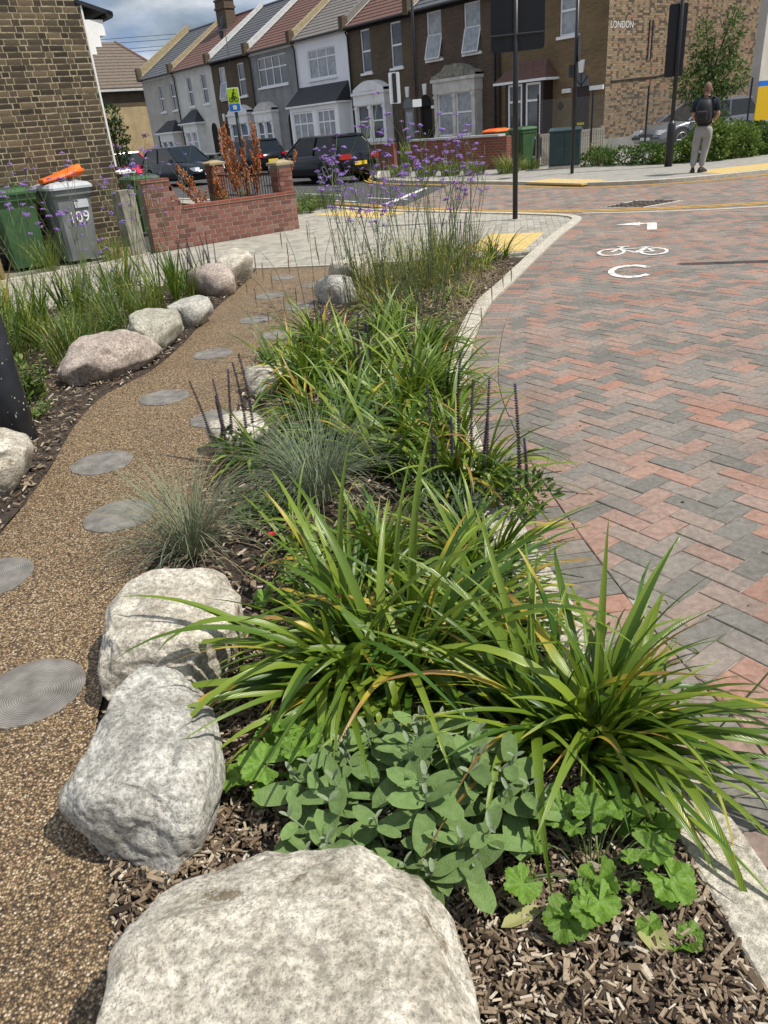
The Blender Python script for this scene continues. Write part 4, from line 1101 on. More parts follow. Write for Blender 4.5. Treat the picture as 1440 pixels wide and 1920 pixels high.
for q, (dx_, dz_) in enumerate(((-0.35, 7.15), (0.05, 7.6))):
    ds = MB(); rings = []
    for i in range(5): rr = 0.32 * i / 4; rings.append([(X(26.9) + dx_ + rr * math.cos(t * PI / 8), -0.3 + 0.5 * rr * rr, dz_ + rr * math.sin(t * PI / 8)) for t in range(16)])
    ds.loft(rings, caps=False); ds.build('satellite_dish', MT['darkgrey'], h)
# neighbour 7: cream
h, X = house(29.7, 35.2, 'cream painted terraced house with dark pointed hood over its window', MT['render_cream'], [(30.6, 31.4, 3.72, 5.4), (32.75, 33.5, 3.7, 5.4)], MT['roofred'])
window(h, X(31.4), X(30.6), 3.72, 5.4); window(h, X(33.5), X(32.75), 3.7, 5.4)
hiproof(h, X(34.3), X(31.7), 0.7, 2.75, 3.5, MT['darkslate'], ins=0.9); bayfront(h, X(34.0), X(32.0), 0.8, 2.6, 0.5, MT['white'], pane='net')
arch(h, X(30.9), X(30.1), 0.3, 2.2, MT['void']); pipe(h, X(35.1)); party(h, X(35.2), mat='coping')
stack(h, X(33.0), 3.4, 7.9, 1.7, 1.3, 0.7, 4)
# neighbour 8: buff end of the visible row
h, X = house(35.2, 40.7, 'buff rendered terraced house with dark hipped bay roof, farthest of the row', MT['render_buff'], [(35.4, 36.2, 3.65, 5.3), (37.35, 38.15, 3.65, 5.3)], MT['slate'])
window(h, X(36.2), X(35.4), 3.65, 5.3); window(h, X(38.15), X(37.35), 3.65, 5.3)
hiproof(h, X(38.3), X(35.3), 0.8, 2.35, 3.05, MT['darkslate'], ins=0.8); bayfront(h, X(37.9), X(35.7), 0.7, 2.2, 0.6, MT['white'], pane='glass')
arch(h, X(39.6), X(38.9), 0.3, 2.1, MT['void']); party(h, X(40.55), mat='coping', up=0.5)
ga = MB(); ga.poly([(0.0, 0, 0), (0.0, 8, 0), (0.0, 8, 6), (0.0, 4.3, 8.8), (0.0, 0, 6)]); ga.build('gable', MT['brown_b'], h)

# detached house with a hipped tiled roof beyond the terrace
hh = empty('detached_house', (-21.2, 68.0, 0), TROT, 'yellow brick house with brown hipped tile roof beyond the terrace', 'house')
# local: X towards us-right (.59,-.808), Y (.808,.59); near corner at origin
mb = MB(); mb.bx(-9, 0, 0, 9, 0, 5.9); mb.build('wall', MT['farbrick'], hh)
sh = MB(); sh.bx(-9.02, 0.02, -0.02, 9.02, 4.6, 5.88); sh.build('upper_band', MT['brown_b'], hh)
rf = MB(); n = 15
for i in range(n):
    f0, f1 = i / n, (i + 1) / n
    def lv(f): return (-9.4 + 4.0 * f, 0.4 - 4.0 * f, -0.4 + 4.0 * f, 9.4 - 4.0 * f, 5.9 + 3.6 * f)
    a, b_ = lv(f0), lv(f1)
    A = [(a[0], a[2], a[4]), (a[1], a[2], a[4]), (a[1], a[3], a[4]), (a[0], a[3], a[4])]; B = [(b_[0], b_[2], b_[4] - 0.10), (b_[1], b_[2], b_[4] - 0.10), (b_[1], b_[3], b_[4] - 0.10), (b_[0], b_[3], b_[4] - 0.10)]
    rf.loft([A, [(p_[0], p_[1], p_[2] + 0.07) for p_ in A], [(p_[0], p_[1], p_[2] + 0.10) for p_ in B]], caps=False)
rf.poly([(-5.4, 3.6, 9.42), (-3.6, 3.6, 9.42), (-3.6, 5.4, 9.42), (-5.4, 5.4, 9.42)])
ro = rf.build('roof', MT['roofbrown'], hh)
hp = MB(); hp.tube([(0.4, -0.4, 5.95), (-3.6, 3.6, 9.5)], 0.12, 6); hp.tube([(0.4, 9.4, 5.95), (-3.6, 5.4, 9.5)], 0.12, 6); hp.tube([(-9.4, -0.4, 5.95), (-5.4, 3.6, 9.5)], 0.12, 6); hp.build('hip_tiles', MT['roofred'], ro)
gt = MB(); gt.bx(-9.45, 0.45, -0.45, 9.45, 5.68, 5.85); gt.build('gutter', MT['flash'], hh)

# house on the left: sooty stock brick side wall
LX, LY = -3.95, 13.79
lh = empty('brick_building', (LX, LY, 0), TROT, 'sooty brown brick side wall of the house behind the bins', 'building')
mb = MB(); mb.bx(-7, -0.003, -6, 0.0, 0, 7.5); mb.build('wall_core', MT['mortar'], lh)
lbm = []
for (l_, nm) in ((0.206, 's'), (0.097, 'h')):
    for q in range(4):
        m_ = MB(); nx = 5 if nm == 's' else 3
        rows = []
        for iz in range(3):
            rows.append([(0.004 + rng.uniform(-0.0012, 0.0012) - (0.0015 if iz != 1 or k in (0, nx - 1) else 0), l_ * (k / (nx - 1) - 0.5) + (rng.uniform(-0.0025, 0.0025)), 0.064 * (iz / 2 - 0.5) + rng.uniform(-0.002, 0.002)) for k in range(nx)])
        m_.loft(rows, closed=False, caps=False)
        n0 = len(m_.v); bo_ = rows[0] + [r_[-1] for r_ in rows[1:]] + rows[2][::-1][1:] + [rows[1][0]]
        m_.loft([bo_, [(-0.02, p[1], p[2]) for p in bo_]], caps=False)
        lbm.append((nm, fixn(m_.mesh('brick', MT['stock'], False)), fixn(m_.mesh('brick', MT['stock_a'], False))))
bl = flemish(-2.6, 0.0, 0.0, 4.4, 0.082, 0.206, 0.097, 0.016)
bl.sort(key=lambda q: abs((q[0] + q[1]) / 2 + 0.75) * 0.8 + abs(q[2] - 2.3))
restb = MB(); nb = 0
for (a, b_, c, d) in bl:
    l_ = b_ - a; st = l_ > 0.15; sc = l_ / (0.206 if st else 0.097)
    cand_ = [m_ for m_ in lbm if m_[0] == ('s' if st else 'h')]; pick = rng.choice(cand_)
    L_ = (rng.uniform(-0.004, 0.003), (a + b_) / 2, (c + d) / 2)
    if nb < 300:
        inst('brick', pick[1], lh, L_, (rng.uniform(-0.012, 0.012), 0, 0), (1, sc, rng.uniform(0.94, 1.04))); nb += 1
    else:
        me = pick[2]; restb.add([(v.co.x + L_[0], v.co.y * sc + L_[1], v.co.z + L_[2]) for v in me.vertices], [tuple(p.vertices) for p in me.polygons], 0, rng.random())
tag(restb.build('bricks', MT['stock_a'], lh, attr=True), kind='stuff')
cbm = MB(); cbm.bx(-1.2, -0.05, 0.0, 0.34, 3.15, 3.36); cbm.bx(-1.2, -0.05, 0.0, 0.24, 3.0, 3.15); cbm.bx(-1.2, -0.05, 0.0, 0.14, 2.9, 3.0); cbm.build('eaves_corbel', MT['white'], lh)
cg = MB(); cg.tube([(0.02, 0.44, 3.42), (-1.2, 0.44, 3.42)], 0.06, 8); cg.add([(0.02, -0.05, 3.62), (0.02, 0.5, 3.46), (-1.3, 0.5, 3.46), (-1.3, -0.05, 3.62), (0.02, -0.05, 3.56), (0.02, 0.5, 3.40), (-1.3, 0.5, 3.40), (-1.3, -0.05, 3.56)], [(0, 1, 2, 3), (4, 7, 6, 5), (0, 4, 5, 1), (1, 5, 6, 2)]); cg.build('eaves_gutter', MT['black'], lh)
wp = MB(); wp.tube([(-0.02, 0.03, 1.3), (-0.02, 0.03, 4.2)], 0.018, 5); wp.build('white_cable', MT['white'], lh)

# ------------------------------------------------------------------ garden wall, pillars, railing
gw = empty('garden_wall', (-3.36, 12.98, 0), math.atan2(VY, VX), 'low red brick garden wall with taller end beside the concrete post', 'garden wall')
core = MB(); core.bx(0.0, 2.80, -0.002, 0.19, 0, 0.59); core.bx(0.0, 0.44, -0.002, 0.19, 0.59, 1.03); core.build('mortar', MT['greymortar'], gw)
rb = []
for l_ in (0.215, 0.102):
    m_ = MB(); slab(m_, [(-l_ / 2, -0.032), (l_ / 2, -0.032), (l_ / 2, 0.032), (-l_ / 2, 0.032)], -0.02, 0.01, 0.004); rb.append(m_.mesh('brick', MT['redbrick']))
for k in range(14):
    z = 0.04 + k * 0.0735; xmax = 2.8 if k < 8 else 0.62 - (k - 8) * 0.03
    x = 0.0 - (0.11 if k % 2 else 0)
    while x < xmax - 0.05:
        a, b_ = max(x, 0.0), min(x + 0.215, xmax); L_ = b_ - a
        if L_ > 0.05: inst('brick', rb[0] if L_ > 0.16 else rb[1], gw, ((a + b_) / 2, 0.004, z), (PI / 2, 0, 0), (L_ / (0.215 if L_ > 0.16 else 0.102), 1, 1))
        x += 0.226
    inst('brick', rb[1], gw, (xmax + 0.012, 0.1, z), (PI / 2, 0, PI / 2), (1.6, 1, 1))
tc_ = MB(); tc_.bx(0.62, 2.82, -0.015, 0.215, 0.592, 0.64); tc_.bx(-0.02, 0.46, -0.015, 0.215, 1.035, 1.085); tc_.build('coping', MT['redwall_b'], gw)

def pillar(loc, h, label, w=0.29, capm='concrete'):
    p = empty('brick_pillar', (loc[0], loc[1], 0), math.atan2(VY, VX), label, 'pillar', 'capped brick pillars of the front gardens')
    c = MB(); c.bx(-w / 2 + 0.01, w / 2 - 0.01, -w / 2 + 0.01, w / 2 - 0.01, 0, h); c.build('mortar', MT['greymortar'], p)
    k = 0; z = 0.04
    while z < h - 0.03:
        for s_ in range(4):
            offs = (-0.036, 0.09) if k % 2 else (-0.09, 0.036)
            for q in range(2):
                xx = offs[q]; l_ = 0.215 if (q == 0) == (k % 2 == 1) else 0.102
                M_ = Matrix.Rotation(s_ * PI / 2, 4, 'Z') @ Matrix.Translation((xx, -w / 2 + 0.002, z))
                inst('brick', rb[0] if l_ > 0.16 else rb[1], p, M_.translation, (PI / 2, 0, s_ * PI / 2), (0.84, 1, 1))
        z += 0.0735; k += 1
    cp = MB(); cp.bx(-w / 2 - 0.035, w / 2 + 0.035, -w / 2 - 0.035, w / 2 + 0.035, h, h + 0.04)
    cp.loft([[(-w / 2 - 0.035, -w / 2 - 0.035, h + 0.04), (w / 2 + 0.035, -w / 2 - 0.035, h + 0.04), (w / 2 + 0.035, w / 2 + 0.035, h + 0.04), (-w / 2 - 0.035, w / 2 + 0.035, h + 0.04)], [(-0.05, -0.05, h + 0.085), (0.05, -0.05, h + 0.085), (0.05, 0.05, h + 0.085), (-0.05, 0.05, h + 0.085)]])
    cp.build('cap', MT[capm], p)
    return p
pillar((-1.32, 14.82), 1.08, 'red brick pillar with pale stone cap at the low wall corner', capm='coping')
pillar((-2.85, 16.95), 1.12, 'red brick pillar with stone cap behind the rusty dock', capm='coping')
pillar((-4.75, 17.2), 1.1, 'red brick pillar with white cap beside the green bin lid', capm='white')
# front wall with railing between the two pillars
fw = empty('railing_wall', (-1.45, 15.0, 0), math.atan2(UY, UX), 'black iron railing on a low wall behind the red brick wall', 'railing')
c = MB(); c.bx(0.1, 2.45, -0.1, 0.1, 0, 0.5); c.build('wall', MT['redwall_b'], fw)
bar = MB(); bar.tube([(0, 0, 0), (0, 0, 0.44)], 0.008, 5); bme = bar.mesh('bar', MT['black'])
for k in range(24): inst('bar', bme, fw, (0.12 + k * 0.1, 0, 0.5))
for z in (0.56, 0.92):
    rl = MB(); rl.bx(0.05, 2.5, -0.012, 0.012, z - 0.012, z + 0.012); rl.build('rail', MT['black'], fw)
# concrete gate post
gpst = empty('gate_post', (-3.62, 12.62, 0), math.atan2(VY, VX), 'weathered concrete gate post at the end of the red wall', 'post')
c = MB(); c.bx(-0.02, 0.22, -0.02, 0.34, 0, 0.98); c.build('shaft', MT['concrete'], gpst)
c = MB(); c.bx(-0.36, -0.02, 0.0, 0.3, 0, 0.17); c.build('foot_block', MT['coping'], gpst)

# ------------------------------------------------------------------ wheelie bins
def bin_(loc, rz, label, bm, lm, open_=0.0, num=None, sc=1.0):
    r_ = empty('wheelie_bin', (loc[0], loc[1], 0), rz, label, 'bin', 'wheelie bins in front of the houses'); r_.scale = (sc, sc, sc)
    # front face towards -y
    def rect(hw, y0, y1, z, bv=0.04): return [(-hw + bv, y0, z), (hw - bv, y0, z), (hw, y0 + bv, z), (hw, y1 - bv, z), (hw - bv, y1, z), (-hw + bv, y1, z), (-hw, y1 - bv, z), (-hw, y0 + bv, z)]
    mb = MB(); mb.loft([rect(0.225, 0.09, 0.56, 0.03), rect(0.24, 0.06, 0.58, 0.35), rect(0.265, 0.02, 0.64, 0.86), rect(0.285, -0.02, 0.68, 0.90), rect(0.285, -0.02, 0.68, 0.97)])
    mb.build('body', bm, r_)
    lid = MB(); lid.loft([rect(0.305, -0.05, 0.72, 0.975), rect(0.305, -0.05, 0.72, 1.005), rect(0.27, -0.0, 0.68, 1.045), rect(0.2, 0.08, 0.6, 1.065)])
    for k in range(3): lid.bx(-0.16 + k * 0.13, -0.10 + k * 0.13, 0.1, 0.6, 1.05, 1.078)
    lo = lid.build('lid', lm, r_); lo.location = (0, 0.0, 0); lo.rotation_euler = (open_, 0, 0)
    hb = MB(); hb.tube([(-0.26, 0.76, 0.95), (0.26, 0.76, 0.95)], 0.018, 6); hb.tube([(-0.24, 0.68, 0.93), (-0.24, 0.76, 0.95)], 0.018, 6); hb.tube([(0.24, 0.68, 0.93), (0.24, 0.76, 0.95)], 0.018, 6); hb.build('handle', bm, r_)
    for s_ in (-1, 1):
        w = MB(); w.tube([(s_ * 0.25, 0.55, 0.1), (s_ * 0.30, 0.55, 0.1)], 0.1, 14); w.build('wheel', MT['tyre'], r_)
    return r_

BR = TROT + PI / 2     # bins stand with their backs to the side wall
gb2 = bin_((-4.33, 12.58), BR + R(5), 'grey wheelie bin with white 109 and an orange sack on its lid', MT['binD'], MT['binL'], sc=1.1)
text('109', 0.21, MT['text'], gb2, (0.03, 0.028, 0.60), (R(90 - 4), 0, 0), 'number')
pt = MB(); pt.box((0.10, 0.018, 0.78), (0.2, 0.006, 0.11), mat=Matrix.Rotation(R(-4), 3, 'X')); pt.build('label_panel', MT['binL'], gb2)
bin_((-5.08, 12.22), BR - R(4), 'dark green wheelie bin at the left beside the grey bin', MT['binG'], MT['binG'], sc=1.1)
bin_((-4.1, 16.2), BR, 'green lidded wheelie bin behind the red brick wall', MT['binG'], MT['binG'])
# orange sack folded on the grey lid
os_ = MB(); rings = []
for i in range(9):
    t = i / 8; x = -0.30 + 0.64 * t; w = 0.10 * math.sin(PI * min(1, 0.15 + t * 0.8)) + 0.03; hgt = 0.035 + 0.045 * t
    rings.append([(x, 0.34 + w * 1.6 * math.cos(a_) + 0.02 * math.sin(5 * t), 1.20 + 0.12 * t + hgt * math.sin(a_) + 0.008 * math.sin(3 * a_ + 4 * t)) for a_ in [2 * PI * k / 12 for k in range(12)]])
os_.loft(rings)
bag = empty('orange_sack', gb2.location, BR + R(5), 'bright orange folded plastic sack lying on the grey bin lid', 'sack')
ob = os_.build('sack_body', MT['orange'], bag, smooth=False)
fl_ = MB(); fl_.loft([[(0.05, 0.22, 1.255), (0.36, 0.20, 1.30), (0.36, 0.44, 1.315), (0.05, 0.46, 1.265)], [(0.05, 0.22, 1.275), (0.36, 0.20, 1.335), (0.36, 0.44, 1.345), (0.05, 0.46, 1.285)]]); fl_.build('sack_fold', MT['orange'], bag)

# ------------------------------------------------------------------ front boundaries across the street
fwl = empty('front_wall', (4.85, 25.6, 0.07), math.atan2(UY, UX), 'low red brick front wall with pale coping across the street', 'garden wall')
c = MB(); c.bx(0, 4.6, -0.11, 0.11, 0, 0.92); c.build('wall', MT['redwall_b'], fwl)
c = MB(); c.bx(0.3, 4.6, -0.16, 0.16, 0.925, 0.985); c.build('coping', MT['flash'], fwl)
fw2 = empty('front_wall', (1.6, 30.6, 0.07), math.atan2(UY, UX), 'dark brick front wall behind the parked hatchback', 'garden wall')
c = MB(); c.bx(0, 4.3, -0.11, 0.11, 0, 0.85); c.build('wall', MT['redwall_b'], fw2)
c = MB(); c.bx(0.0, 4.3, -0.14, 0.14, 0.853, 0.9); c.build('coping', MT['redwall_b'], fw2)
fw3 = empty('front_wall', (-7.3, 46.6, 0.07), math.atan2(UY, UX), 'pale rendered front wall before the cream and buff houses', 'garden wall')
c = MB(); c.bx(0, 12, -0.11, 0.11, 0, 0.8); c.build('wall', MT['concrete'], fw3)
c = MB(); c.bx(0, 12, -0.14, 0.14, 0.803, 0.86); c.build('coping', MT['flash'], fw3)
fw4 = empty('front_wall', (-1.3, 36.2, 0.07), math.atan2(UY, UX), 'brick front wall with coping before the white house', 'garden wall')
c = MB(); c.bx(0, 6.5, -0.11, 0.11, 0, 0.75); c.build('wall', MT['redwall_b'], fw4)
c = MB(); c.bx(0, 6.5, -0.14, 0.14, 0.753, 0.81); c.build('coping', MT['stone_trim'], fw4)
bin_((5.2, 26.4), TROT, 'green wheelie bin beside the end of the front wall across the street', MT['binG'], MT['binG'], sc=1.05).location.z = 0.07
bin_((4.5, 27.2), TROT, 'green wheelie bin with orange lid behind the front wall', MT['binG'], MT['orange'], sc=1.05).location.z = 0.07
# picket fence of the end house
pf = empty('picket_fence', (5.75, 25.3, 0.07), math.atan2(VY, VX), 'weathered wooden fence panels behind the utility cabinet', 'fence')
pk = MB(); pk.bx(-0.045, 0.045, -0.01, 0.01, 0.05, 0.85); pme = pk.mesh('picket', MT['wood'])
for k in range(28): inst('picket', pme, pf, (0.08 + k * 0.11, -0.03, 0), (0, rng.uniform(-0.02, 0.02), 0))
for z in (0.3, 0.84):
    rl = MB(); rl.bx(0, 3.15, 0.0, 0.045, z - 0.05, z + 0.05); rl.build('rail', MT['wood'], pf)
for x in (0, 1.5, 3.1):
    ps = MB(); ps.bx(x - 0.05, x + 0.05, 0.046, 0.14, 0, 0.95); ps.build('post', MT['wood'], pf)
# chain link fence
cl_pts = [(5.55, 24.75), (9.15, 25.75), (13.2, 27.6), (17.5, 29.6)]
cf = empty('chain_link_fence', (5.55, 24.75, 0.07), 0, 'wire chain link fence on black posts in front of the gable', 'fence')
wm_ = MB(); H_ = 1.75
for (a, b_) in zip(cl_pts, cl_pts[1:]):
    L_ = math.hypot(b_[0] - a[0], b_[1] - a[1]); dx, dy_ = (b_[0] - a[0]) / L_, (b_[1] - a[1]) / L_
    n = int((L_ + H_) / 0.085)
    for k in range(n):
        for sg in (0, 1):
            s0 = k * 0.085 - H_; s1 = s0 + H_; z0, z1 = 0.05, 0.05 + H_
            if s0 < 0: z0 += -s0; s0 = 0
            if s1 > L_: z1 -= s1 - L_; s1 = L_
            if s1 <= s0: continue
            if sg: s0, s1 = L_ - s0, L_ - s1
            wm_.tube([(a[0] + dx * s0 - 5.55, a[1] + dy_ * s0 - 24.75, z0), (a[0] + dx * s1 - 5.55, a[1] + dy_ * s1 - 24.75, z1)], 0.0042, 3, cap=False)
tag(wm_.build('wire_mesh', MT['wire'], cf), kind='stuff')
for (x, y) in cl_pts[:3] + [(7.3, 25.25)]:
    ps = MB(); ps.tube([(x - 5.55, y - 24.75, 0), (x - 5.55, y - 24.75, 1.95)], 0.03, 6); ps.build('post', MT['black'], cf)
# cream wall and yellow notice at the right edge
cw = empty('side_wall', (14.0, 29.1, 0), math.atan2(VY, VX), 'pale cream wall at the right edge of the scene', 'wall')
c = MB(); c.bx(0, 6, -0.15, 0.15, 0, 5.5); c.build('wall', MT['render_buff'], cw)
ys = empty('notice_board', (12.05, 24.2, 0), R(12), 'yellow notice board with blue header at the right edge', 'sign')
c = MB(); c.bx(-0.32, 0.42, -0.015, 0.015, 0.85, 1.72); c.build('panel', MT['signyellow'], ys)
c = MB(); c.bx(-0.32, 0.42, -0.016, 0.014, 1.724, 1.86); c.build('header', MT['signblue'], ys)
c = MB(); c.tube([(-0.25, 0.045, 0), (-0.25, 0.045, 1.86)], 0.025, 6); c.build('post', MT['black'], ys)
c = MB(); c.tube([(0.35, 0.045, 0), (0.35, 0.045, 1.86)], 0.025, 6); c.build('post', MT['black'], ys)

# ------------------------------------------------------------------ street furniture
def pole(loc, h, r_, label, name='sign_post', z=0.0, base=True):
    p = empty(name, (loc[0], loc[1], z), 0, label, 'post')
    mb = MB(); mb.tube([(0, 0, 0), (0, 0, h)], r_, 14); mb.build('pole', MT['black'], p, smooth=True)
    if base:
        b_ = MB(); b_.tube([(0, 0, -0.01), (0, 0, 0.012)], r_ + 0.06, 16); b_.build('base_plate', MT['kerb'], p)
    return p
p = pole((2.6, 13.19), 3.9, 0.042, 'black pole with a large black sign back standing on the corner footway')
mb = MB()
def rrect(w, h, r_, n=5):
    pts = []
    for cx, cy, a0 in ((w / 2 - r_, h / 2 - r_, 0), (-w / 2 + r_, h / 2 - r_, 90), (-w / 2 + r_, -h / 2 + r_, 180), (w / 2 - r_, -h / 2 + r_, 270)):
        for k in range(n): a_ = R(a0 + 90 * k / (n - 1)); pts.append((cx + r_ * math.cos(a_), cy + r_ * math.sin(a_)))
    return pts
def plate(parent, name, w, h, r_, z, y, mat, rz=0.0, x=0.0, t=0.006):
    pl_ = rrect(w, h, r_); mb = MB(); n = len(pl_)
    ca, sa = math.cos(rz), math.sin(rz)
    def tr(px_, yy, pz): return (x + px_ * ca - yy * sa, px_ * sa + yy * ca, z + pz)
    mb.add([tr(p_[0], y, p_[1]) for p_ in pl_] + [tr(p_[0], y + t, p_[1]) for p_ in pl_], [tuple(range(n)), tuple(range(n, 2 * n))[::-1]] + [(i, n + i, n + (i + 1) % n, (i + 1) % n) for i in range(n)])
    return mb.build(name, mat, parent)
so_ = plate(p, 'sign_plate', 0.80, 1.25, 0.05, 3.03, 0.05, MT['signback'], R(-12), 0.03)
for z in (2.62, 3.4):
    c = MB(); c.tube([(-0.38, 0.046, z), (0.40, 0.046 - 0.16, z)], 0.012, 5); c.build('bracket', MT['black'], p)
p = pole((5.62, 21.02), 4.6, 0.045, 'black pole with a round sign seen edge-on by the utility cabinet', z=0.07)
mb = MB(); mb.tube([(0.03, -0.06, 2.78), (0.045, -0.075, 2.78)], 0.28, 24); o = mb.build('round_sign', MT['signback'], p); o.rotation_euler = (0, 0, R(22))
c = MB(); c.bx(-0.16, -0.05, -0.07, 0.07, 2.18, 2.45); c.build('control_box', MT['black'], p)
p = pole((8.01, 20.72), 5.0, 0.05, 'black pole with tall narrow sign back in front of the hedge', z=0.07, base=False)
c = MB(); c.tube([(0, 0, 0), (0, 0, 0.95), (0, 0, 1.05)], [0.095, 0.095, 0.055], 14); c.build('base_sleeve', MT['black'], p, smooth=True)
plate(p, 'sign_plate', 0.42, 1.5, 0.04, 2.75, 0.06, MT['signback'], R(-10), -0.06, 0.05)
p = pole((1.48, 26.6), 2.95, 0.035, 'thin post with narrow white edged parking plate across the street', z=0.07, base=False)
plate(p, 'sign_plate', 0.34, 0.85, 0.03, 2.5, -0.05, MT['signwhite'], R(-8)); plate(p, 'sign_channel', 0.13, 0.8, 0.02, 2.5, -0.058, MT['darkgrey'], R(-8))
p = pole((2.45, 30.4), 7.5, 0.05, 'tall black lamp column rising in front of the brown brick houses', 'lamp_column', 0.07, False)
plate(p, 'small_plate', 0.32, 0.24, 0.02, 2.12, -0.07, MT['signwhite'], 0)
# cycle route sign
p = pole((-2.64, 20.0), 2.62, 0.04, 'black post with lime green cycle sign and blue plate', 'cycle_sign', 0.0, False)
plate(p, 'sign_plate', 0.285, 0.50, 0.025, 2.36, -0.055, MT['signwhite'], R(-4)); plate(p, 'green_field', 0.255, 0.30, 0.02, 2.445, -0.06, MT['signgreen'], R(-4)); plate(p, 'blue_field', 0.255, 0.145, 0.02, 2.205, -0.06, MT['signblue'], R(-4))
plate(p, 'white_square', 0.085, 0.085, 0.01, 2.205, -0.064, MT['signwhite'], R(-4)); text('C', 0.09, MT['signgreen'], p, (0, -0.069, 2.205), (R(90), 0, R(-4)), 'letter', 0.001)
sy = MB()
for cx in (-0.062, 0.062):
    for q in ring2(cx, 2.365, 0.034, 0.050, 18): sy.poly([(x_, -0.068 - 0.07 * x_, z_) for x_, z_ in q])
for a, b_, w in (((-0.062, 2.365), (-0.02, 2.43), 0.014), ((-0.02, 2.43), (0.045, 2.43), 0.014), ((0.062, 2.365), (0.04, 2.45), 0.014), ((0.0, 2.37), (-0.02, 2.43), 0.014), ((-0.015, 2.44), (0.012, 2.52), 0.036), ((0.012, 2.515), (0.055, 2.47), 0.016), ((-0.01, 2.44), (0.02, 2.40), 0.02), ((0.02, 2.40), (0.005, 2.36), 0.016)):
    sy.poly([(x_, -0.0685 - 0.07 * x_, z_) for x_, z_ in bar2(a, b_, w)])
sy.poly([(0.022 + 0.022 * math.cos(t * PI / 6), -0.069, 2.555 + 0.022 * math.sin(t * PI / 6)) for t in range(12)]); sy.build('cyclist_symbol', MT['blacktext'], p)
# post off to the right whose shadow lies across the bricks
pole((5.75, 7.42), 3.75, 0.085, 'black post standing to the right on the brick road edge')
# black bollard at the left
bo_ = empty('bollard', (-2.18, 4.38, 0), 0, 'thick black post standing in the left planting bed', 'post')
mb = MB(); mb.tube([(0, 0, -0.02), (0, 0, 0.02), (0, 0, 1.6)], [0.098, 0.094, 0.094], 28); mb.build('shaft', pm('scuffed_black_paint', (0.006, 0.006, 0.007), (0.014, 0.014, 0.015), 9, 0.35, 0.25, 45, spec=0.5, bdist=0.004), bo_, smooth=True)
mb = MB(); mb.tube([(0, 0, 1.6), (0, 0, 1.66), (0, 0, 1.69)], [0.094, 0.085, 0.03], 28); mb.build('cap', MT['black'], bo_, smooth=True)
# pale splashes on the bollard
sp = MB()
for k in range(46):
    a_ = rng.uniform(-2.6, 0.3); z = rng.uniform(0.02, 0.75); r_ = rng.uniform(0.0015, 0.005); zz = rng.uniform(1, 2.2)
    c0 = Vector((0.0945 * math.cos(a_), 0.0945 * math.sin(a_), z)); tx = Vector((-math.sin(a_), math.cos(a_), 0))
    sp.poly([tuple(c0 + tx * r_ * math.cos(t * PI / 3) + Vector((0, 0, r_ * zz * math.sin(t * PI / 3)))) for t in range(6)])
tag(sp.build('paint_specks', MT['kerb'], bo_), kind='stuff')
# brown timber notice at the left edge
nb_ = empty('timber_sign', (-3.83, 8.05, 0), R(30), 'brown timber sign box cut off at the left edge', 'sign')
c = MB(); c.bx(-0.16, 0.16, -0.03, 0.03, 0.45, 0.75); c.build('panel', MT['brownpost'], nb_); c = MB(); c.bx(-0.03, 0.03, 0.031, 0.09, 0, 0.75); c.build('post', MT['brownpost'], nb_)
# utility cabinet
uc = empty('utility_cabinet', (6.05, 23.45, 0.07), R(-20), 'dark teal roadside utility cabinet with sloping top', 'cabinet')
c = MB(); c.bx(-0.42, 0.42, -0.24, 0.24, 0.08, 0.95); c.build('body', MT['teal'], uc)
c = MB(); c.loft([[(-0.45, -0.27, 0.953), (0.45, -0.27, 0.953), (0.45, 0.27, 0.953), (-0.45, 0.27, 0.953)], [(-0.45, -0.27, 0.985), (0.45, -0.27, 0.985), (0.45, 0.27, 0.985), (-0.45, 0.27, 0.985)], [(-0.43, -0.06, 1.06), (0.43, -0.06, 1.06), (0.43, 0.06, 1.06), (-0.43, 0.06, 1.06)]]); c.build('lid', MT['teal'], uc)
for s_ in (-1, 1):
    c = MB(); c.bx(min(s_ * 0.01, s_ * 0.39), max(s_ * 0.01, s_ * 0.39), -0.256, -0.243, 0.13, 0.91); dd = c.build('door', MT['teal'], uc); k = MB(); k.tube([(s_ * 0.06, -0.27, 0.52), (s_ * 0.06, -0.256, 0.52)], 0.02, 8); k.build('lock', MT['wire'], dd)
c = MB(); c.bx(-0.44, 0.44, -0.26, 0.26, 0, 0.077); c.build('base', MT['kerb'], uc)

# overhead wires
for k, (z, dz) in enumerate(((11.9, -0.4), (11.5, -0.3), (10.8, 0.1), (10.5, 0.15), (9.6, 0.1), (9.3, 0.05))):
    mb = MB(); mb.tube([(-45 + i * 6.5, 90 + 0.4 * k, z + dz * i / 8 - 0.25 * math.sin(PI * (i % 8) / 8)) for i in range(12)], 0.022, 4)
    tag(mb.build('overhead_wire', MT['darkgrey']), ('topmost', 'second highest', 'third highest', 'third lowest', 'second lowest', 'lowest')[k] + ' of the thin overhead wires crossing the sky', 'wire', 'overhead wires')

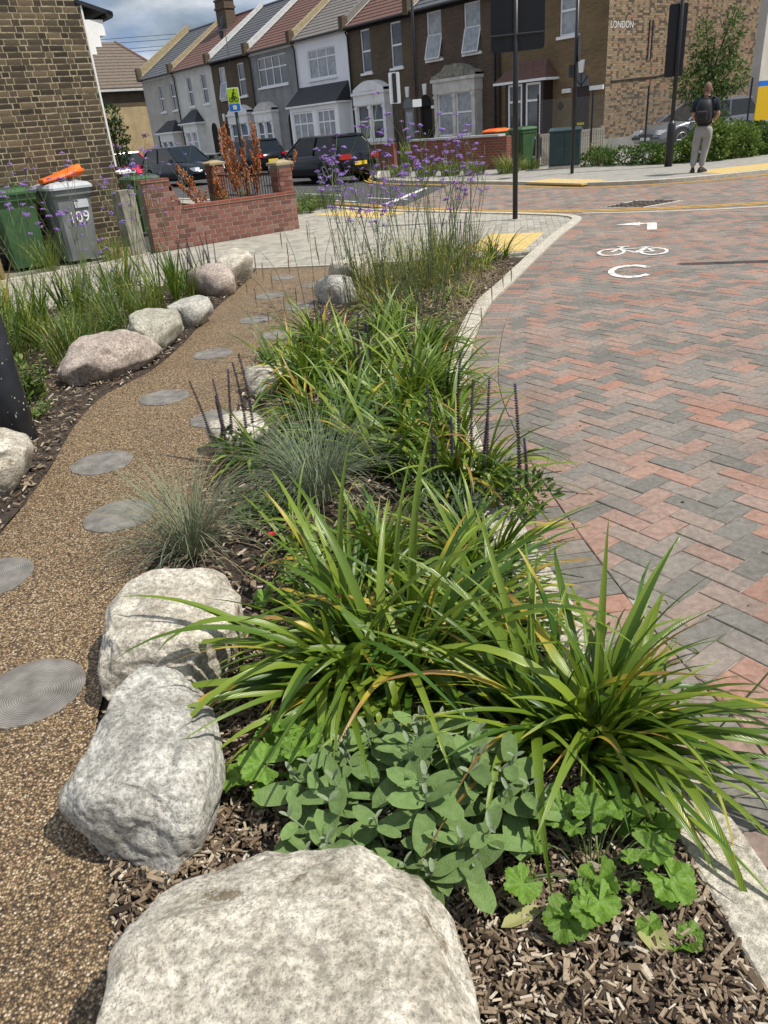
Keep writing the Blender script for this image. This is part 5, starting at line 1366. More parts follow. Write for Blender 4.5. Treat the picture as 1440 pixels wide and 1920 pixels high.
# ------------------------------------------------------------------ cars
def car(loc, heading, paint, label, L=4.3, W=1.8, Hh=1.5, z=0.0, group=None):
    r_ = empty('parked_car', (loc[0], loc[1], z), heading, label, 'car', group)
    hl, hw = L / 2, W / 2; belt = Hh * 0.60; bot = 0.20
    prof = [(-hl, 0.45, 0.62), (-hl + 0.05, 0.30, belt * 0.98), (-hl + 0.25, bot, belt * 1.04), (-hl + 0.9, bot, belt * 1.04), (-0.2, bot, belt), (hl * 0.40, bot, belt * 0.99), (hl * 0.55, bot, belt * 0.96), (hl - 0.35, bot, belt * 0.82), (hl - 0.1, 0.25, belt * 0.68), (hl, 0.36, belt * 0.5)]
    rings = []
    for (x, zb, zt) in prof:
        k = 1.0 - 0.14 * max(0, (abs(x) - hl * 0.62) / (hl * 0.38)) ** 2
        w = hw * k; m1 = zb + (zt - zb) * 0.45
        rings.append([(x, -w * 0.92, zb), (x, -w, zb + 0.10), (x, -w, m1), (x, -w * 0.955, zt - 0.05), (x, -w * 0.88, zt), (x, 0, zt + 0.03), (x, w * 0.88, zt), (x, w * 0.955, zt - 0.05), (x, w, m1), (x, w, zb + 0.10), (x, w * 0.92, zb), (x, 0, zb)])
    mb = MB(); mb.loft(rings); me = fixn(mb.mesh('body', paint, True)); bo2 = inst('body', me, r_)
    # greenhouse: glass block with painted roof and pillars
    xr0, xf0, xr1, xf1 = -hl + 0.12, hl * 0.50, -hl + 0.55, hl * 0.10
    zr = Hh
    def gh(f, e=0.0): 
        x0 = xr0 + (xr1 - xr0) * f; x1 = xf0 + (xf1 - xf0) * f; w = hw * (0.87 - 0.17 * f) + e; zz = belt + (zr - 0.06 - belt) * f
        return x0, x1, w, zz
    mb = MB(); R_ = []
    for f in (0.0, 0.5, 1.0):
        x0, x1, w, zz = gh(f); R_.append([(x0, -w * 0.9, zz), (x0 + 0.12, -w, zz), (x1 - 0.15, -w, zz), (x1, -w * 0.86, zz), (x1, w * 0.86, zz), (x1 - 0.15, w, zz), (x0 + 0.12, w, zz), (x0, w * 0.9, zz)])
    mb.loft(R_); inst('windows', fixn(mb.mesh('windows', MT['carglass'])), r_)
    x0, x1, w, zz = gh(1.0, 0.01)
    mb = MB(); mb.loft([[(x0 - 0.06, -w, zz - 0.02), (x1 + 0.03, -w, zz - 0.02), (x1 + 0.03, w, zz - 0.02), (x0 - 0.06, w, zz - 0.02)], [(x0 - 0.04, -w * 0.97, zz + 0.03), (x1, -w * 0.97, zz + 0.03), (x1, w * 0.97, zz + 0.03), (x0 - 0.04, w * 0.97, zz + 0.03)], [(x0 + 0.15, -w * 0.7, zz + 0.06), (x1 - 0.25, -w * 0.7, zz + 0.06), (x1 - 0.25, w * 0.7, zz + 0.06), (x0 + 0.15, w * 0.7, zz + 0.06)]]); inst('roof', fixn(mb.mesh('roof', paint, False)), r_)
    for s_ in (-1, 1):
        mb = MB(); a, b_ = gh(0.0, 0.012), gh(1.0, 0.012)
        for (fa, fb2, rr) in ((1.0, 1.0, 0.035), (0.0, 0.0, 0.05), (0.45, 0.48, 0.035)):
            pa = (a[0] + 0.06 + (a[1] - a[0] - 0.12) * fa, s_ * a[2] * (0.96 if fa != 0.45 else 1.0), a[3]); pb_ = (b_[0] + 0.03 + (b_[1] - b_[0] - 0.06) * fb2, s_ * b_[2] * (0.97 if fa != 0.45 else 1.0), b_[3]); mb = MB(); mb.tube([pa, pb_], rr, 5); mb.build('window_pillar', paint, r_)
        mi = MB(); mi.box((hl * 0.40, s_ * (hw + 0.08), belt + 0.07), (0.16, 0.18, 0.13), taper=0.8); mi.build('mirror', paint, r_)
        tl = MB(); tl.box((-hl + 0.03, s_ * hw * 0.72, belt * 0.90), (0.12, hw * 0.42, 0.15), rz=-s_ * 0.18); tl.build('tail_light', MT['lampR'], r_)
        hd = MB(); hd.box((hl - 0.17, s_ * hw * 0.68, belt * 0.68), (0.30, hw * 0.36, 0.14), rz=-s_ * 0.35, taper=0.85); hd.build('headlight', MT['lampW'], r_)
        for x in (-hl * 0.60, hl * 0.62):
            wh = MB(); wh.tube([(x, s_ * (hw - 0.19), 0.32), (x, s_ * (hw - 0.0), 0.32), (x, s_ * (hw + 0.015), 0.32)], [0.32, 0.32, 0.27], 22); w_o = wh.build('wheel', MT['tyre'], r_)
            ri = MB(); y = s_ * (hw + 0.018); ri.tube([(x, y - s_ * 0.01, 0.32), (x, y, 0.32)], [0.07, 0.06], 10)
            for k in range(5):
                a_ = k * 2 * PI / 5; ri.tube([(x + 0.05 * math.cos(a_), y, 0.32 + 0.05 * math.sin(a_)), (x + 0.21 * math.cos(a_), y, 0.32 + 0.21 * math.sin(a_))], 0.022, 4)
            ri.tube([(x + 0.22 * math.cos(k * PI / 9), y, 0.32 + 0.22 * math.sin(k * PI / 9)) for k in range(19)], 0.018, 4, cap=False)
            ri.build('rim', MT['rim'], w_o)
            ar = MB(); ar.tube([(x, s_ * (hw - 0.20), 0.34), (x, s_ * (hw - 0.008 + 0.01), 0.34)], 0.375, 22); ar.build('wheel_arch', MT['tyre'], r_)
    pl_ = MB(); pl_.box((-hl - 0.012, 0, belt * 0.66), (0.02, 0.52, 0.11)); pl_.build('rear_plate', MT['plateY'], r_)
    pl_ = MB(); pl_.box((hl - 0.005, 0, 0.42), (0.02, 0.52, 0.11)); pl_.build('front_plate', MT['signwhite'], r_)
    gr = MB(); gr.box((hl - 0.02, 0, belt * 0.58), (0.06, 0.7, 0.10)); gr.build('grille', MT['black'], r_)
    return r_
UH = math.atan2(UY, UX)
car((-1.15, 28.55), UH + R(4), MT['carblack'], 'black parked car with red tail lights and yellow plate nearest the brown houses', 4.3, 1.75, 1.46, -0.02, 'cars parked along the terrace')
car((-5.0, 39.6), UH + R(2), MT['carblack'], 'black parked car with slim red tail lights behind the stone capped pillar', 4.4, 1.85, 1.5, -0.02, 'cars parked along the terrace')
car((-7.3, 35.4), UH + PI + R(6), MT['carnavy'], 'dark blue parked car facing us with bright headlamp', 4.3, 1.8, 1.5, -0.02, 'cars parked along the terrace')
car((-10.6, 39.0), UH + PI, MT['carred'], 'bright red hatchback partly hidden behind the brick building corner', 4.0, 1.75, 1.45, -0.02, 'cars parked along the terrace')
car((-13.4, 43.2), UH + PI, MT['carnavy'], 'dark parked car just behind the red hatchback', 4.3, 1.8, 1.5, -0.02, 'cars parked along the terrace')
car((11.9, 28.4), R(196), MT['carsilver'], 'silver grey car parked behind the chain link fence', 4.2, 1.75, 1.45, 0.07)

# ------------------------------------------------------------------ the standing man, seen from behind
def skinned(name, joints, edges, mat, parent, sub=2, root=0):
    me = bpy.data.meshes.new(name); me.from_pydata([j[0] for j in joints], edges, []); o = bpy.data.objects.new(name, me); COL.objects.link(o)
    sk = o.modifiers.new('skin', 'SKIN'); sk.use_smooth_shade = True
    lay = me.skin_vertices[0].data if me.skin_vertices else None
    if lay is None:
        bm_ = bmesh.new(); bm_.from_mesh(me); bm_.verts.layers.skin.verify(); bm_.to_mesh(me); bm_.free(); lay = me.skin_vertices[0].data
    for i, j in enumerate(joints):
        r_ = j[1]; lay[i].radius = r_ if isinstance(r_, tuple) else (r_, r_); lay[i].use_root = (i == root)
    ss = o.modifiers.new('sub', 'SUBSURF'); ss.levels = sub; ss.render_levels = sub
    dg = bpy.context.evaluated_depsgraph_get(); m2 = bpy.data.meshes.new_from_object(o.evaluated_get(dg)); bpy.data.objects.remove(o)
    m2.name = name; m2.materials.clear(); m2.materials.append(mat)
    m2.polygons.foreach_set('use_smooth', [True] * len(m2.polygons))
    return inst(name, m2, parent)
mn = empty('person', (7.75, 18.19, 0.075), R(-34), 'person in navy polo shirt and grey trousers wearing a black backpack', 'person')
# local: facing +y (away), x to the right
body = [((0, 0, 0.98), 0.12), ((0, 0.01, 1.18), (0.13, 0.09)), ((0, 0.0, 1.34), (0.14, 0.09)), ((0, 0.0, 1.46), (0.07, 0.06)), ((0, 0.015, 1.55), 0.055), ((0, 0.03, 1.63), (0.075, 0.085)), ((0, 0.03, 1.71), (0.07, 0.085)),
        ((-0.20, 0.0, 1.38), 0.05), ((-0.25, 0.02, 1.13), 0.045), ((-0.17, 0.20, 1.02), 0.036), ((0.20, 0.0, 1.38), 0.05), ((0.27, 0.02, 1.14), 0.045), ((0.17, 0.20, 1.04), 0.036),
        ((-0.095, 0.0, 0.90), 0.085), ((-0.13, 0.02, 0.50), 0.06), ((-0.15, -0.02, 0.09), 0.042), ((0.095, 0.0, 0.90), 0.085), ((0.06, 0.03, 0.50), 0.06), ((0.03, 0.0, 0.09), 0.042)]
be = [(0, 1), (1, 2), (2, 3), (3, 4), (4, 5), (5, 6), (2, 7), (7, 8), (8, 9), (2, 10), (10, 11), (11, 12), (0, 13), (13, 14), (14, 15), (0, 16), (16, 17), (17, 18)]
skinned('body', body, be, MT['skin'], mn)
sc_ = MB(); rings = []
for i in range(7):
    t = i / 6 * PI * 0.5; rings.append([(0.083 * math.cos(t) * math.cos(a_), 0.02 + 0.098 * math.cos(t) * math.sin(a_), 1.655 + 0.125 * math.sin(t)) for a_ in [2 * PI * k / 16 for k in range(16)]])
sc_.loft([[(p_[0] * 0.97, p_[1], 1.60) for p_ in rings[0]]] + rings, caps=False); sc_.build('hair', MT['scalp'], mn, smooth=True)
for s_ in (-1, 1):
    e_ = MB(); e_.loft([[(s_ * (0.082 + 0.0 * k), 0.02 + 0.022 * math.cos(k * PI / 4), 1.625 + 0.034 * math.sin(k * PI / 4)) for k in range(8)], [(s_ * 0.100, 0.008 + 0.018 * math.cos(k * PI / 4), 1.627 + 0.03 * math.sin(k * PI / 4)) for k in range(8)]]); e_.build('ear', MT['skin'], mn)
skinned('shirt', [((0, 0, 0.90), (0.165, 0.14)), ((0, 0, 1.0), (0.175, 0.14)), ((0, 0.0, 1.16), (0.185, 0.13)), ((0, 0.0, 1.35), (0.20, 0.135)), ((0, 0.0, 1.455), (0.15, 0.10)), ((0, 0.01, 1.51), (0.08, 0.08)), ((-0.205, 0.0, 1.40), 0.096), ((-0.245, 0.01, 1.20), 0.075), ((0.205, 0.0, 1.40), 0.096), ((0.258, 0.01, 1.20), 0.075)],
        [(0, 1), (1, 2), (2, 3), (3, 4), (4, 5), (3, 6), (6, 7), (3, 8), (8, 9)], MT['navy'], mn)
skinned('trousers', [((0, 0, 1.0), (0.165, 0.125)), ((0, 0.0, 0.90), (0.16, 0.13)), ((-0.10, 0.0, 0.76), (0.105, 0.115)), ((-0.13, 0.02, 0.48), (0.08, 0.09)), ((-0.15, -0.01, 0.12), (0.06, 0.068)), ((0.10, 0.0, 0.76), (0.105, 0.115)), ((0.065, 0.03, 0.48), (0.08, 0.09)), ((0.03, 0.0, 0.12), (0.06, 0.068))],
        [(0, 1), (1, 2), (2, 3), (3, 4), (1, 5), (5, 6), (6, 7)], MT['trouser'], mn)
for cx, cy, rz in ((-0.15, 0.03, 0.25), (0.03, 0.04, -0.35)):
    sh = MB(); rr = []
    for (y, w, h0) in ((-0.10, 0.032, 0.075), (-0.06, 0.043, 0.10), (0.02, 0.045, 0.105), (0.10, 0.05, 0.07), (0.165, 0.045, 0.05), (0.195, 0.02, 0.035)):
        rr.append([(-w, y, 0.0), (w, y, 0.0), (w * 1.05, y, h0 * 0.5), (w * 0.6, y, h0), (-w * 0.6, y, h0), (-w * 1.05, y, h0 * 0.5)])
    sh.loft(rr); o = inst('shoe', fixn(sh.mesh('shoe', MT['black'], True)), mn, (cx, cy, 0), (0, 0, rz))
    s2 = MB(); s2.loft([[(p_[0] * 1.06, p_[1] * 1.03, 0.0) for p_ in [(r_[0][0], r_[0][1]) for r_ in rr] + [(r_[1][0], r_[1][1]) for r_ in rr][::-1]], [(p_[0] * 1.06, p_[1] * 1.03, 0.022) for p_ in [(r_[0][0], r_[0][1]) for r_ in rr] + [(r_[1][0], r_[1][1]) for r_ in rr][::-1]]]); s2.build('sole', MT['darkgrey'], o)
# hands meet in front: palms with fingers
for s_ in (-1, 1):
    hb = [((s_ * 0.17, 0.20, 1.025), 0.030), ((s_ * 0.11, 0.25, 1.02), (0.034, 0.018))]; ed = [(0, 1)]
    for k in range(4): hb += [((s_ * (0.065 - 0.002 * k), 0.275 - 0.004 * k, 1.05 - 0.02 * k), 0.0095), ((s_ * 0.03, 0.265, 1.045 - 0.02 * k), 0.008)]; ed += [(1, 2 + 2 * k), (2 + 2 * k, 3 + 2 * k)]
    hb += [((s_ * 0.13, 0.27, 1.06), 0.010), ((s_ * 0.10, 0.285, 1.085), 0.008)]; ed += [(0, 10), (10, 11)]
    skinned('hand', hb, ed, MT['skin'], mn, 1)
bp_ = empty('backpack', (7.75, 18.19, 0.075), R(-34), 'black backpack worn by the person across the road', 'backpack')
bk = MB(); rr = []
for (z, w, d0) in ((1.0, 0.12, 0.08), (1.03, 0.155, 0.15), (1.15, 0.165, 0.18), (1.32, 0.155, 0.16), (1.42, 0.13, 0.12), (1.46, 0.08, 0.06)):
    rr.append([(-w, -0.125, z), (-w, -0.125 - d0 * 0.6, z), (-w * 0.7, -0.125 - d0, z), (w * 0.7, -0.125 - d0, z), (w, -0.125 - d0 * 0.6, z), (w, -0.125, z)])
bk.loft(rr); inst('bag_body', fixn(bk.mesh('bag_body', MT['bag'], True)), bp_)
pk = MB(); pk.loft([[(-0.11, -0.30, 1.06), (0.11, -0.30, 1.06), (0.11, -0.30, 1.24), (-0.11, -0.30, 1.24)], [(-0.09, -0.35, 1.08), (0.09, -0.35, 1.08), (0.09, -0.34, 1.21), (-0.09, -0.34, 1.21)]]); pk.build('front_pocket', MT['bag'], bp_)
for s_ in (-1, 1):
    st = MB(); st.tube([(s_ * 0.10, -0.14, 1.43), (s_ * 0.12, -0.02, 1.52), (s_ * 0.135, 0.11, 1.44), (s_ * 0.15, 0.135, 1.25), (s_ * 0.17, 0.0, 1.08), (s_ * 0.14, -0.13, 1.05)], 0.02, 6); st.build('strap', MT['bag'], bp_, smooth=True)
hd = MB(); hd.tube([(-0.03, -0.15, 1.46), (0, -0.15, 1.51), (0.03, -0.15, 1.46)], 0.01, 5); hd.build('grab_handle', MT['bag'], bp_)

# ------------------------------------------------------------------ stepping discs and boulders
dm = MB(); n = 40
prof_ = [(0.192, -0.03), (0.192, 0.003), (0.187, 0.006)]
for q in range(9): prof_.append((0.18 - q * 0.02, 0.0065 + 0.0012 * (q % 2)))
dm.loft([[(r_ * (1 + 0.015 * math.sin(3 * a_) + 0.01 * math.sin(7 * a_)) * math.cos(a_), r_ * (1 + 0.015 * math.sin(3 * a_)) * math.sin(a_), z) for a_ in [2 * PI * k / n for k in range(n)]] for r_, z in prof_])
disc_me = fixn(dm.mesh('stepping_disc', MT['ring'], False))
discs = [(-1.20, 1.95, 'nearest stepping disc, concentric rings clear, at the left edge'), (-1.66, 2.72, 'second nearest ringed disc, cut by the left edge of the picture'), (-1.26, 3.21, 'ringed disc beside the fine grey grass tuft'), (-1.55, 3.91, 'ringed disc level with the foot of the black post'),
         (-1.0, 4.49, 'ringed disc behind the dark flower spikes by the plants'), (-1.45, 5.03, 'ringed disc in front of the pink boulder'), (-1.29, 6.1, 'ringed disc right of the beige grey boulder'), (-0.81, 5.55, 'ringed disc half hidden under long green leaves'),
         (-1.07, 7.25, 'ringed disc right of the small multicoloured boulder'), (-0.77, 6.56, 'ringed disc among drooping sedge stalks near the bed'), (-0.68, 7.69, 'ringed disc beside the grey boulder in the right bed'), (-1.05, 8.4, 'ringed disc in the middle of the far path, third from the footway'), (-0.55, 8.8, 'ringed disc at the right of the far path, second from the footway'), (-0.98, 9.5, 'farthest ringed disc, next to the footway')]
for i, (x, y, lb) in enumerate(discs):
    tag(inst('stepping_disc', disc_me, None, (x, y, 0.001), (0, 0, rng.uniform(0, 6.28)), rng.uniform(0.83, 0.90)), lb, 'stepping stone', 'round stepping discs set in the gravel path')

def rock(label, loc, dims, mat, seed, rz=0.0, sub=5, group=None, flat=7, tilt=(0, 0)):
    rg = random.Random(seed)
    b = bmesh.new(); bmesh.ops.create_icosphere(b, subdivisions=sub, radius=1.0)
    planes = []
    for k in range(flat):
        d = Vector((rg.gauss(0, 1), rg.gauss(0, 1), rg.gauss(0, 0.7))).normalized(); planes.append((d, rg.uniform(0.62, 0.88)))
    planes.append((Vector((rg.uniform(-0.2, 0.2), rg.uniform(-0.2, 0.2), 1)).normalized(), rg.uniform(0.66, 0.8)))
    so = Vector((seed * 3.1, seed * 1.7, 0))
    for v in b.verts:
        p = v.co.copy()
        q = Vector([math.copysign(abs(c_) ** 0.8, c_) for c_ in p])
        for d, h_ in planes:
            e = q.dot(d) - h_
            if e > 0: q -= d * e * 0.74
        q *= 1 + 0.17 * noise.noise(p * 1.2 + so) + 0.055 * noise.noise(p * 3.1 + so) + 0.024 * noise.noise(p * 7 + so) + 0.014 * noise.noise(p * 17 + so)
        v.co = Vector((q.x * dims[0] / 2, q.y * dims[1] / 2, q.z * dims[2] * 0.62))
    me = bpy.data.meshes.new('boulder'); b.to_mesh(me); b.free(); me.materials.append(mat)
    me.polygons.foreach_set('use_smooth', [True] * len(me.polygons))
    o = inst('boulder', me, None, (loc[0], loc[1], dims[2] * 0.36), (tilt[0], tilt[1], rz))
    return tag(o, label, 'boulder', 'boulders edging the gravel path')
rock('largest pale boulder with brown lichen stains at the bottom of the picture', (-0.265, 0.74), (0.74, 0.70, 0.31), MT['rock_pale'], 12, 0.25, 6, flat=3)
rock('white grey boulder between the largest boulder and the one behind it', (-0.68, 1.48), (0.38, 0.64, 0.26), MT['rock_grey'], 28, 0.15, 6, flat=3)
rock('pale flat topped boulder with long leaves hanging over it', (-0.75, 2.06), (0.48, 0.58, 0.26), MT['rock_pale'], 33, -0.1, 6, flat=5)
rock('cream boulder at the left edge beside the foot of the black post', (-2.10, 3.62), (0.62, 0.52, 0.34), MT['rock_pale'], 41, 0.3)
rock('small grey boulder just visible at the left edge', (-2.02, 3.12), (0.36, 0.32, 0.2), MT['rock_grey'], 45, 0.3, 4)
rock('pinkish rough boulder left of the path', (-2.02, 5.82), (0.54, 0.92, 0.33), MT['rock_pink'], 51, -0.45)
rock('long beige grey boulder behind the pinkish one', (-1.84, 6.5), (0.46, 0.86, 0.34), MT['rock_green'], 55, -0.2)
rock('small multicoloured boulder behind the beige grey one', (-1.70, 7.3), (0.46, 0.42, 0.28), MT['rock_grey'], 61, 0.2, 4)
rock('pink and cream boulder at the far left of the path', (-1.72, 8.95), (0.52, 0.85, 0.36), MT['rock_pink'], 71, 0.5, 4)
rock('pale boulder nearest the footway at the far left of the path', (-1.58, 9.65), (0.52, 0.8, 0.38), MT['rock_pale'], 75, 0.2, 4)
rock('grey boulder half hidden by flower stems on the right of the path', (-0.30, 7.75), (0.42, 0.42, 0.30), MT['rock_grey'], 81, 0.1, 4)
rock('pale boulder behind flower stems at the far right of the path', (-0.12, 8.85), (0.48, 0.45, 0.32), MT['rock_pale'], 85, 0.9, 4)
rock('small pale boulder under the dark flower spikes on the path edge', (-0.78, 3.98), (0.34, 0.32, 0.2), MT['rock_pale'], 91, 0.4, 4)
rock('small white boulder poking out of long leaves on the path edge', (-0.72, 5.0), (0.32, 0.3, 0.2), MT['rock_pale'], 95, 0.4, 4)

# ------------------------------------------------------------------ wood chip mulch
def chips(name, poly, n, label, dens=None, smin=0.008, smax=0.032, box=None):
    mb = MB(); poly = ccw(poly)
    x0, x1 = min(p[0] for p in poly), max(p[0] for p in poly); y0, y1 = min(p[1] for p in poly), max(p[1] for p in poly)
    if box: x0, x1, y0, y1 = box
    k = 0; tr = 0
    while k < n and tr < n * 6:
        tr += 1
        x, y = rng.uniform(x0, x1), rng.uniform(y0, y1)
        if dens and rng.random() > dens(x, y): continue
        if not inside((x, y), poly): continue
        l_ = rng.uniform(smin, smax) * (1.5 if rng.random() < 0.15 else 1); w = l_ * rng.uniform(0.13, 0.38); t = rng.uniform(0.0008, 0.0026)
        M_ = Matrix.Rotation(rng.uniform(0, 2 * PI), 3, 'Z') @ Matrix.Rotation(rng.gauss(0, 0.28), 3, 'X') @ Matrix.Rotation(rng.gauss(0, 0.22), 3, 'Y')
        sk = rng.uniform(0.5, 1.0)
        ps = [(-l_, -w, -t), (l_, -w * sk, -t), (l_ * rng.uniform(0.7, 1), w, -t), (-l_ * sk, w * 0.8, -t), (-l_, -w * 0.9, t), (l_ * 0.95, -w * sk, t), (l_ * 0.8, w * 0.9, t), (-l_ * sk, w * 0.7, t)]
        z = 0.012 + rng.uniform(0, 0.016)
        mb.add([M_ @ Vector(p) + Vector((x, y, z)) for p in ps], [(4, 5, 6, 7), (0, 1, 5, 4), (1, 2, 6, 5), (2, 3, 7, 6), (3, 0, 4, 7)], 0, min(1, max(0, rng.gauss(0.48, 0.29))))
        k += 1
    return tag(mb.build(name, MT['chip'], attr=True), label, 'mulch', None, 'stuff')
chips('wood_chips', bed_r, 26000, 'wood chip mulch at the front of the planting bed', box=(-0.9, 0.75, 0.55, 2.2), smin=0.0035, smax=0.0165)
chips('wood_chips', bed_r, 14000, 'wood chip mulch farther along the right planting bed', box=(-1.0, 1.8, 2.2, 9.9), smin=0.006, smax=0.024)
chips('wood_chips', bed_l, 13000, 'wood chip mulch in the left planting bed', box=(-4.6, -1.3, 2.6, 10.3), smin=0.006, smax=0.024)

# ------------------------------------------------------------------ strap leaved clumps
def strap_pts(L, a0, curl, seg, sway, kink=None, pw=1.4):
    x = z = 0.0; out = [(0.0, 0.0, 0.0, a0)]; ds = L / seg
    for i in range(1, seg + 1):
        t = i / seg; th = a0 + curl * t ** pw
        if kink and t > kink[0]: th += kink[1]
        x += math.sin(th) * ds; z += math.cos(th) * ds
        out.append((x, sway * t * t, z, th))
    return out
def strap_add(mb, L, w, a0, curl, seg=12, sway=0.0, kink=None, fold=0.45, M_=None, a=0.0, twist=0.0):
    P = strap_pts(L, a0, curl, seg, sway, kink); vs_ = []; ts = []
    for i, (x, y, z, th) in enumerate(P):
        t = i / seg; hw = w * min(1.0, 0.55 + 1.9 * t) * max(0.0, 1 - t ** 2.3) ** 0.95 + 0.0004
        nx, nz = -math.cos(th), math.sin(th); tw = twist * t
        for s_, f in ((-1, fold), (0, 0.0), (1, fold)):
            dy_ = s_ * hw * math.cos(tw); dn = hw * f * (1 - 0.6 * t) + s_ * hw * math.sin(tw)
            vs_.append(Vector((x + nx * dn, y + dy_, z + nz * dn))); ts.append(t)
    if M_ is not None: vs_ = [M_ @ v for v in vs_]
    fs = []
    for i in range(seg):
        for k in (0, 1): fs.append((i * 3 + k, i * 3 + k + 1, (i + 1) * 3 + k + 1, (i + 1) * 3 + k))
    mb.add(vs_, fs, 0, a, ts)
SV = {}
def strap_set(key, mat, n, rngs, Lr, w, seg=12):
    out = []
    for k in range(n):
        a0, a1 = rngs['a0']; c0, c1 = rngs['curl']; mb = MB()
        strap_add(mb, rng.uniform(*Lr), w * rng.uniform(0.75, 1.15), rng.uniform(a0, a1), rng.uniform(c0, c1), seg, rng.uniform(-0.16, 0.16), (rng.uniform(0.4, 0.75), rng.uniform(0.5, 1.3)) if rng.random() < rngs.get('kink', 0.12) else None, rng.uniform(0.3, 0.6), twist=rng.uniform(-0.9, 0.9))
        out.append(mb.mesh('leaf', mat, True, tattr=True))
    SV[key] = out
strap_set('up', MT['strap'], 14, dict(a0=(0.05, 0.40), curl=(0.6, 2.0), kink=0.18), (0.46, 0.68), 0.0125)
strap_set('mid', MT['strap'], 18, dict(a0=(0.25, 0.7), curl=(1.0, 2.5), kink=0.25), (0.48, 0.74), 0.0135)
strap_set('out', MT['strap'], 14, dict(a0=(0.65, 1.1), curl=(0.6, 1.9), kink=0.2), (0.42, 0.68), 0.0125)
strap_set('yel', MT['strapy'], 8, dict(a0=(0.2, 0.9), curl=(0.9, 1.9), kink=0.25), (0.40, 0.6), 0.011)
strap_set('iris', MT['strap'], 6, dict(a0=(0.02, 0.22), curl=(0.1, 0.5), kink=0.05), (0.5, 0.65), 0.010)
def clump(name, label, loc, n, size, group, mix=(0.3, 0.4, 0.25, 0.05), spread=0.07, keys=('up', 'mid', 'out', 'yel'), cat='plant', ph=None):
    r_ = empty(name, (loc[0], loc[1], 0.0), 0, label, cat, group)
    fans = [(spread * 1.25 * math.sqrt(rng.random()), rng.uniform(0, 2 * PI), rng.uniform(0, PI)) for q in range(max(5, n // 22))]
    for k in range(n):
        q = rng.random(); acc = 0; key = keys[-1]
        for kk, p_ in zip(keys, mix):
            acc += p_
            if q < acc: key = kk; break
        fr, fa, fx = fans[k % len(fans)]; bx0, by0 = fr * math.cos(fa) + rng.gauss(0, 0.012), fr * math.sin(fa) + rng.gauss(0, 0.012)
        an = fx + (PI if rng.random() < 0.5 else 0) + rng.gauss(0, 0.45)
        if math.cos(an - fa) < 0 and rng.random() < fr / spread * 0.75: an += PI
        inst('leaf', rng.choice(SV[key]), r_, (bx0, by0, -0.01), (rng.uniform(-0.15, 0.15), rng.uniform(-0.15, 0.15), an), size * rng.uniform(0.55, 1.15))
    return r_
LG = 'strap leaved lily clumps in the planting bed'
clump('daylily', 'large arching strap leaved clump left of centre above the sage', (-0.05, 1.92), 290, 1.06, LG, (0.30, 0.42, 0.26, 0.02), 0.15)
clump('daylily', 'arching strap leaved clump with yellowing leaves hanging over the kerb', (0.47, 1.50), 280, 1.0, LG, (0.27, 0.40, 0.27, 0.06), 0.11)
clump('daylily', 'upright strap leaved clump just behind the large foreground clump', (-0.03, 2.50), 160, 0.85, LG, (0.45, 0.35, 0.15, 0.05), 0.10)
clump('daylily', 'small strap leaved clump beside the kerb under the tall dark flower spikes', (0.36, 2.40), 120, 0.75, LG, (0.4, 0.35, 0.2, 0.05), 0.08)
mids = [(0.10, 3.55, 0.72, 'strap leaved clump behind the fine grey grass'), (0.42, 3.75, 0.66, 'strap leaved clump at the kerb behind the tall dark flower spikes'), (-0.30, 4.15, 0.70, 'strap leaved clump on the path side behind the grey grass'), (0.08, 4.3, 0.78, 'strap leaved clump in the middle of the bed, darkest inside'), (0.36, 4.7, 0.72, 'strap leaved clump at the kerb in the middle of the bed'), (-0.40, 4.95, 0.74, 'strap leaved clump leaning over the stepping disc'), (-0.05, 5.2, 0.80, 'strap leaved clump around the dark spikes in mid bed'), (0.33, 5.6, 0.72, 'strap leaved clump where the kerb begins to curve away'), (-0.30, 5.85, 0.70, 'strap leaved clump at the foot of the drooping sedge'), (0.12, 6.15, 0.62, 'farthest strap leaved clump before the purple flowers')]
mids += [(0.40, 3.25, 0.72, 'strap leaved clump between the tall dark spikes and the kerb'), (0.30, 4.15, 0.80, 'strap leaved clump leaning on the kerb in mid bed'), (-0.12, 3.85, 0.75, 'strap leaved clump right behind the middle grey grass'), (-0.55, 5.4, 0.62, 'strap leaved clump at the path edge under the sedge')]
for (x, y, s_, lb) in mids: clump('daylily', lb, (x, y), 115, s_ * 1.25, LG, (0.42, 0.38, 0.16, 0.04), 0.15)
for (x, y, n, s_, mx, lb) in ((1.30, 8.75, 60, 0.55, (0.3, 0.2, 0.1, 0.4), 'yellow green tuft by the kerb among purple flowers'), (1.62, 9.35, 80, 0.75, (0.6, 0.3, 0.1, 0.0), 'bright green tuft at the far end of the bed by the tactile slabs'), (0.85, 7.3, 60, 0.55, (0.25, 0.2, 0.15, 0.4), 'yellowing tuft at the kerb below the purple flowers'), (0.35, 6.75, 60, 0.5, (0.3, 0.2, 0.1, 0.4), 'low yellow green tuft below the purple flowers'), (-2.35, 8.05, 70, 0.55, (0.1, 0.15, 0.1, 0.65), 'bright yellow green tuft in the left bed'), (-2.62, 7.55, 60, 0.55, (0.1, 0.2, 0.1, 0.6), 'yellow straw coloured tuft in the left bed')):
    clump('sedge_tuft', lb, (x, y), n, s_, 'yellow green tufts', mx, 0.10)
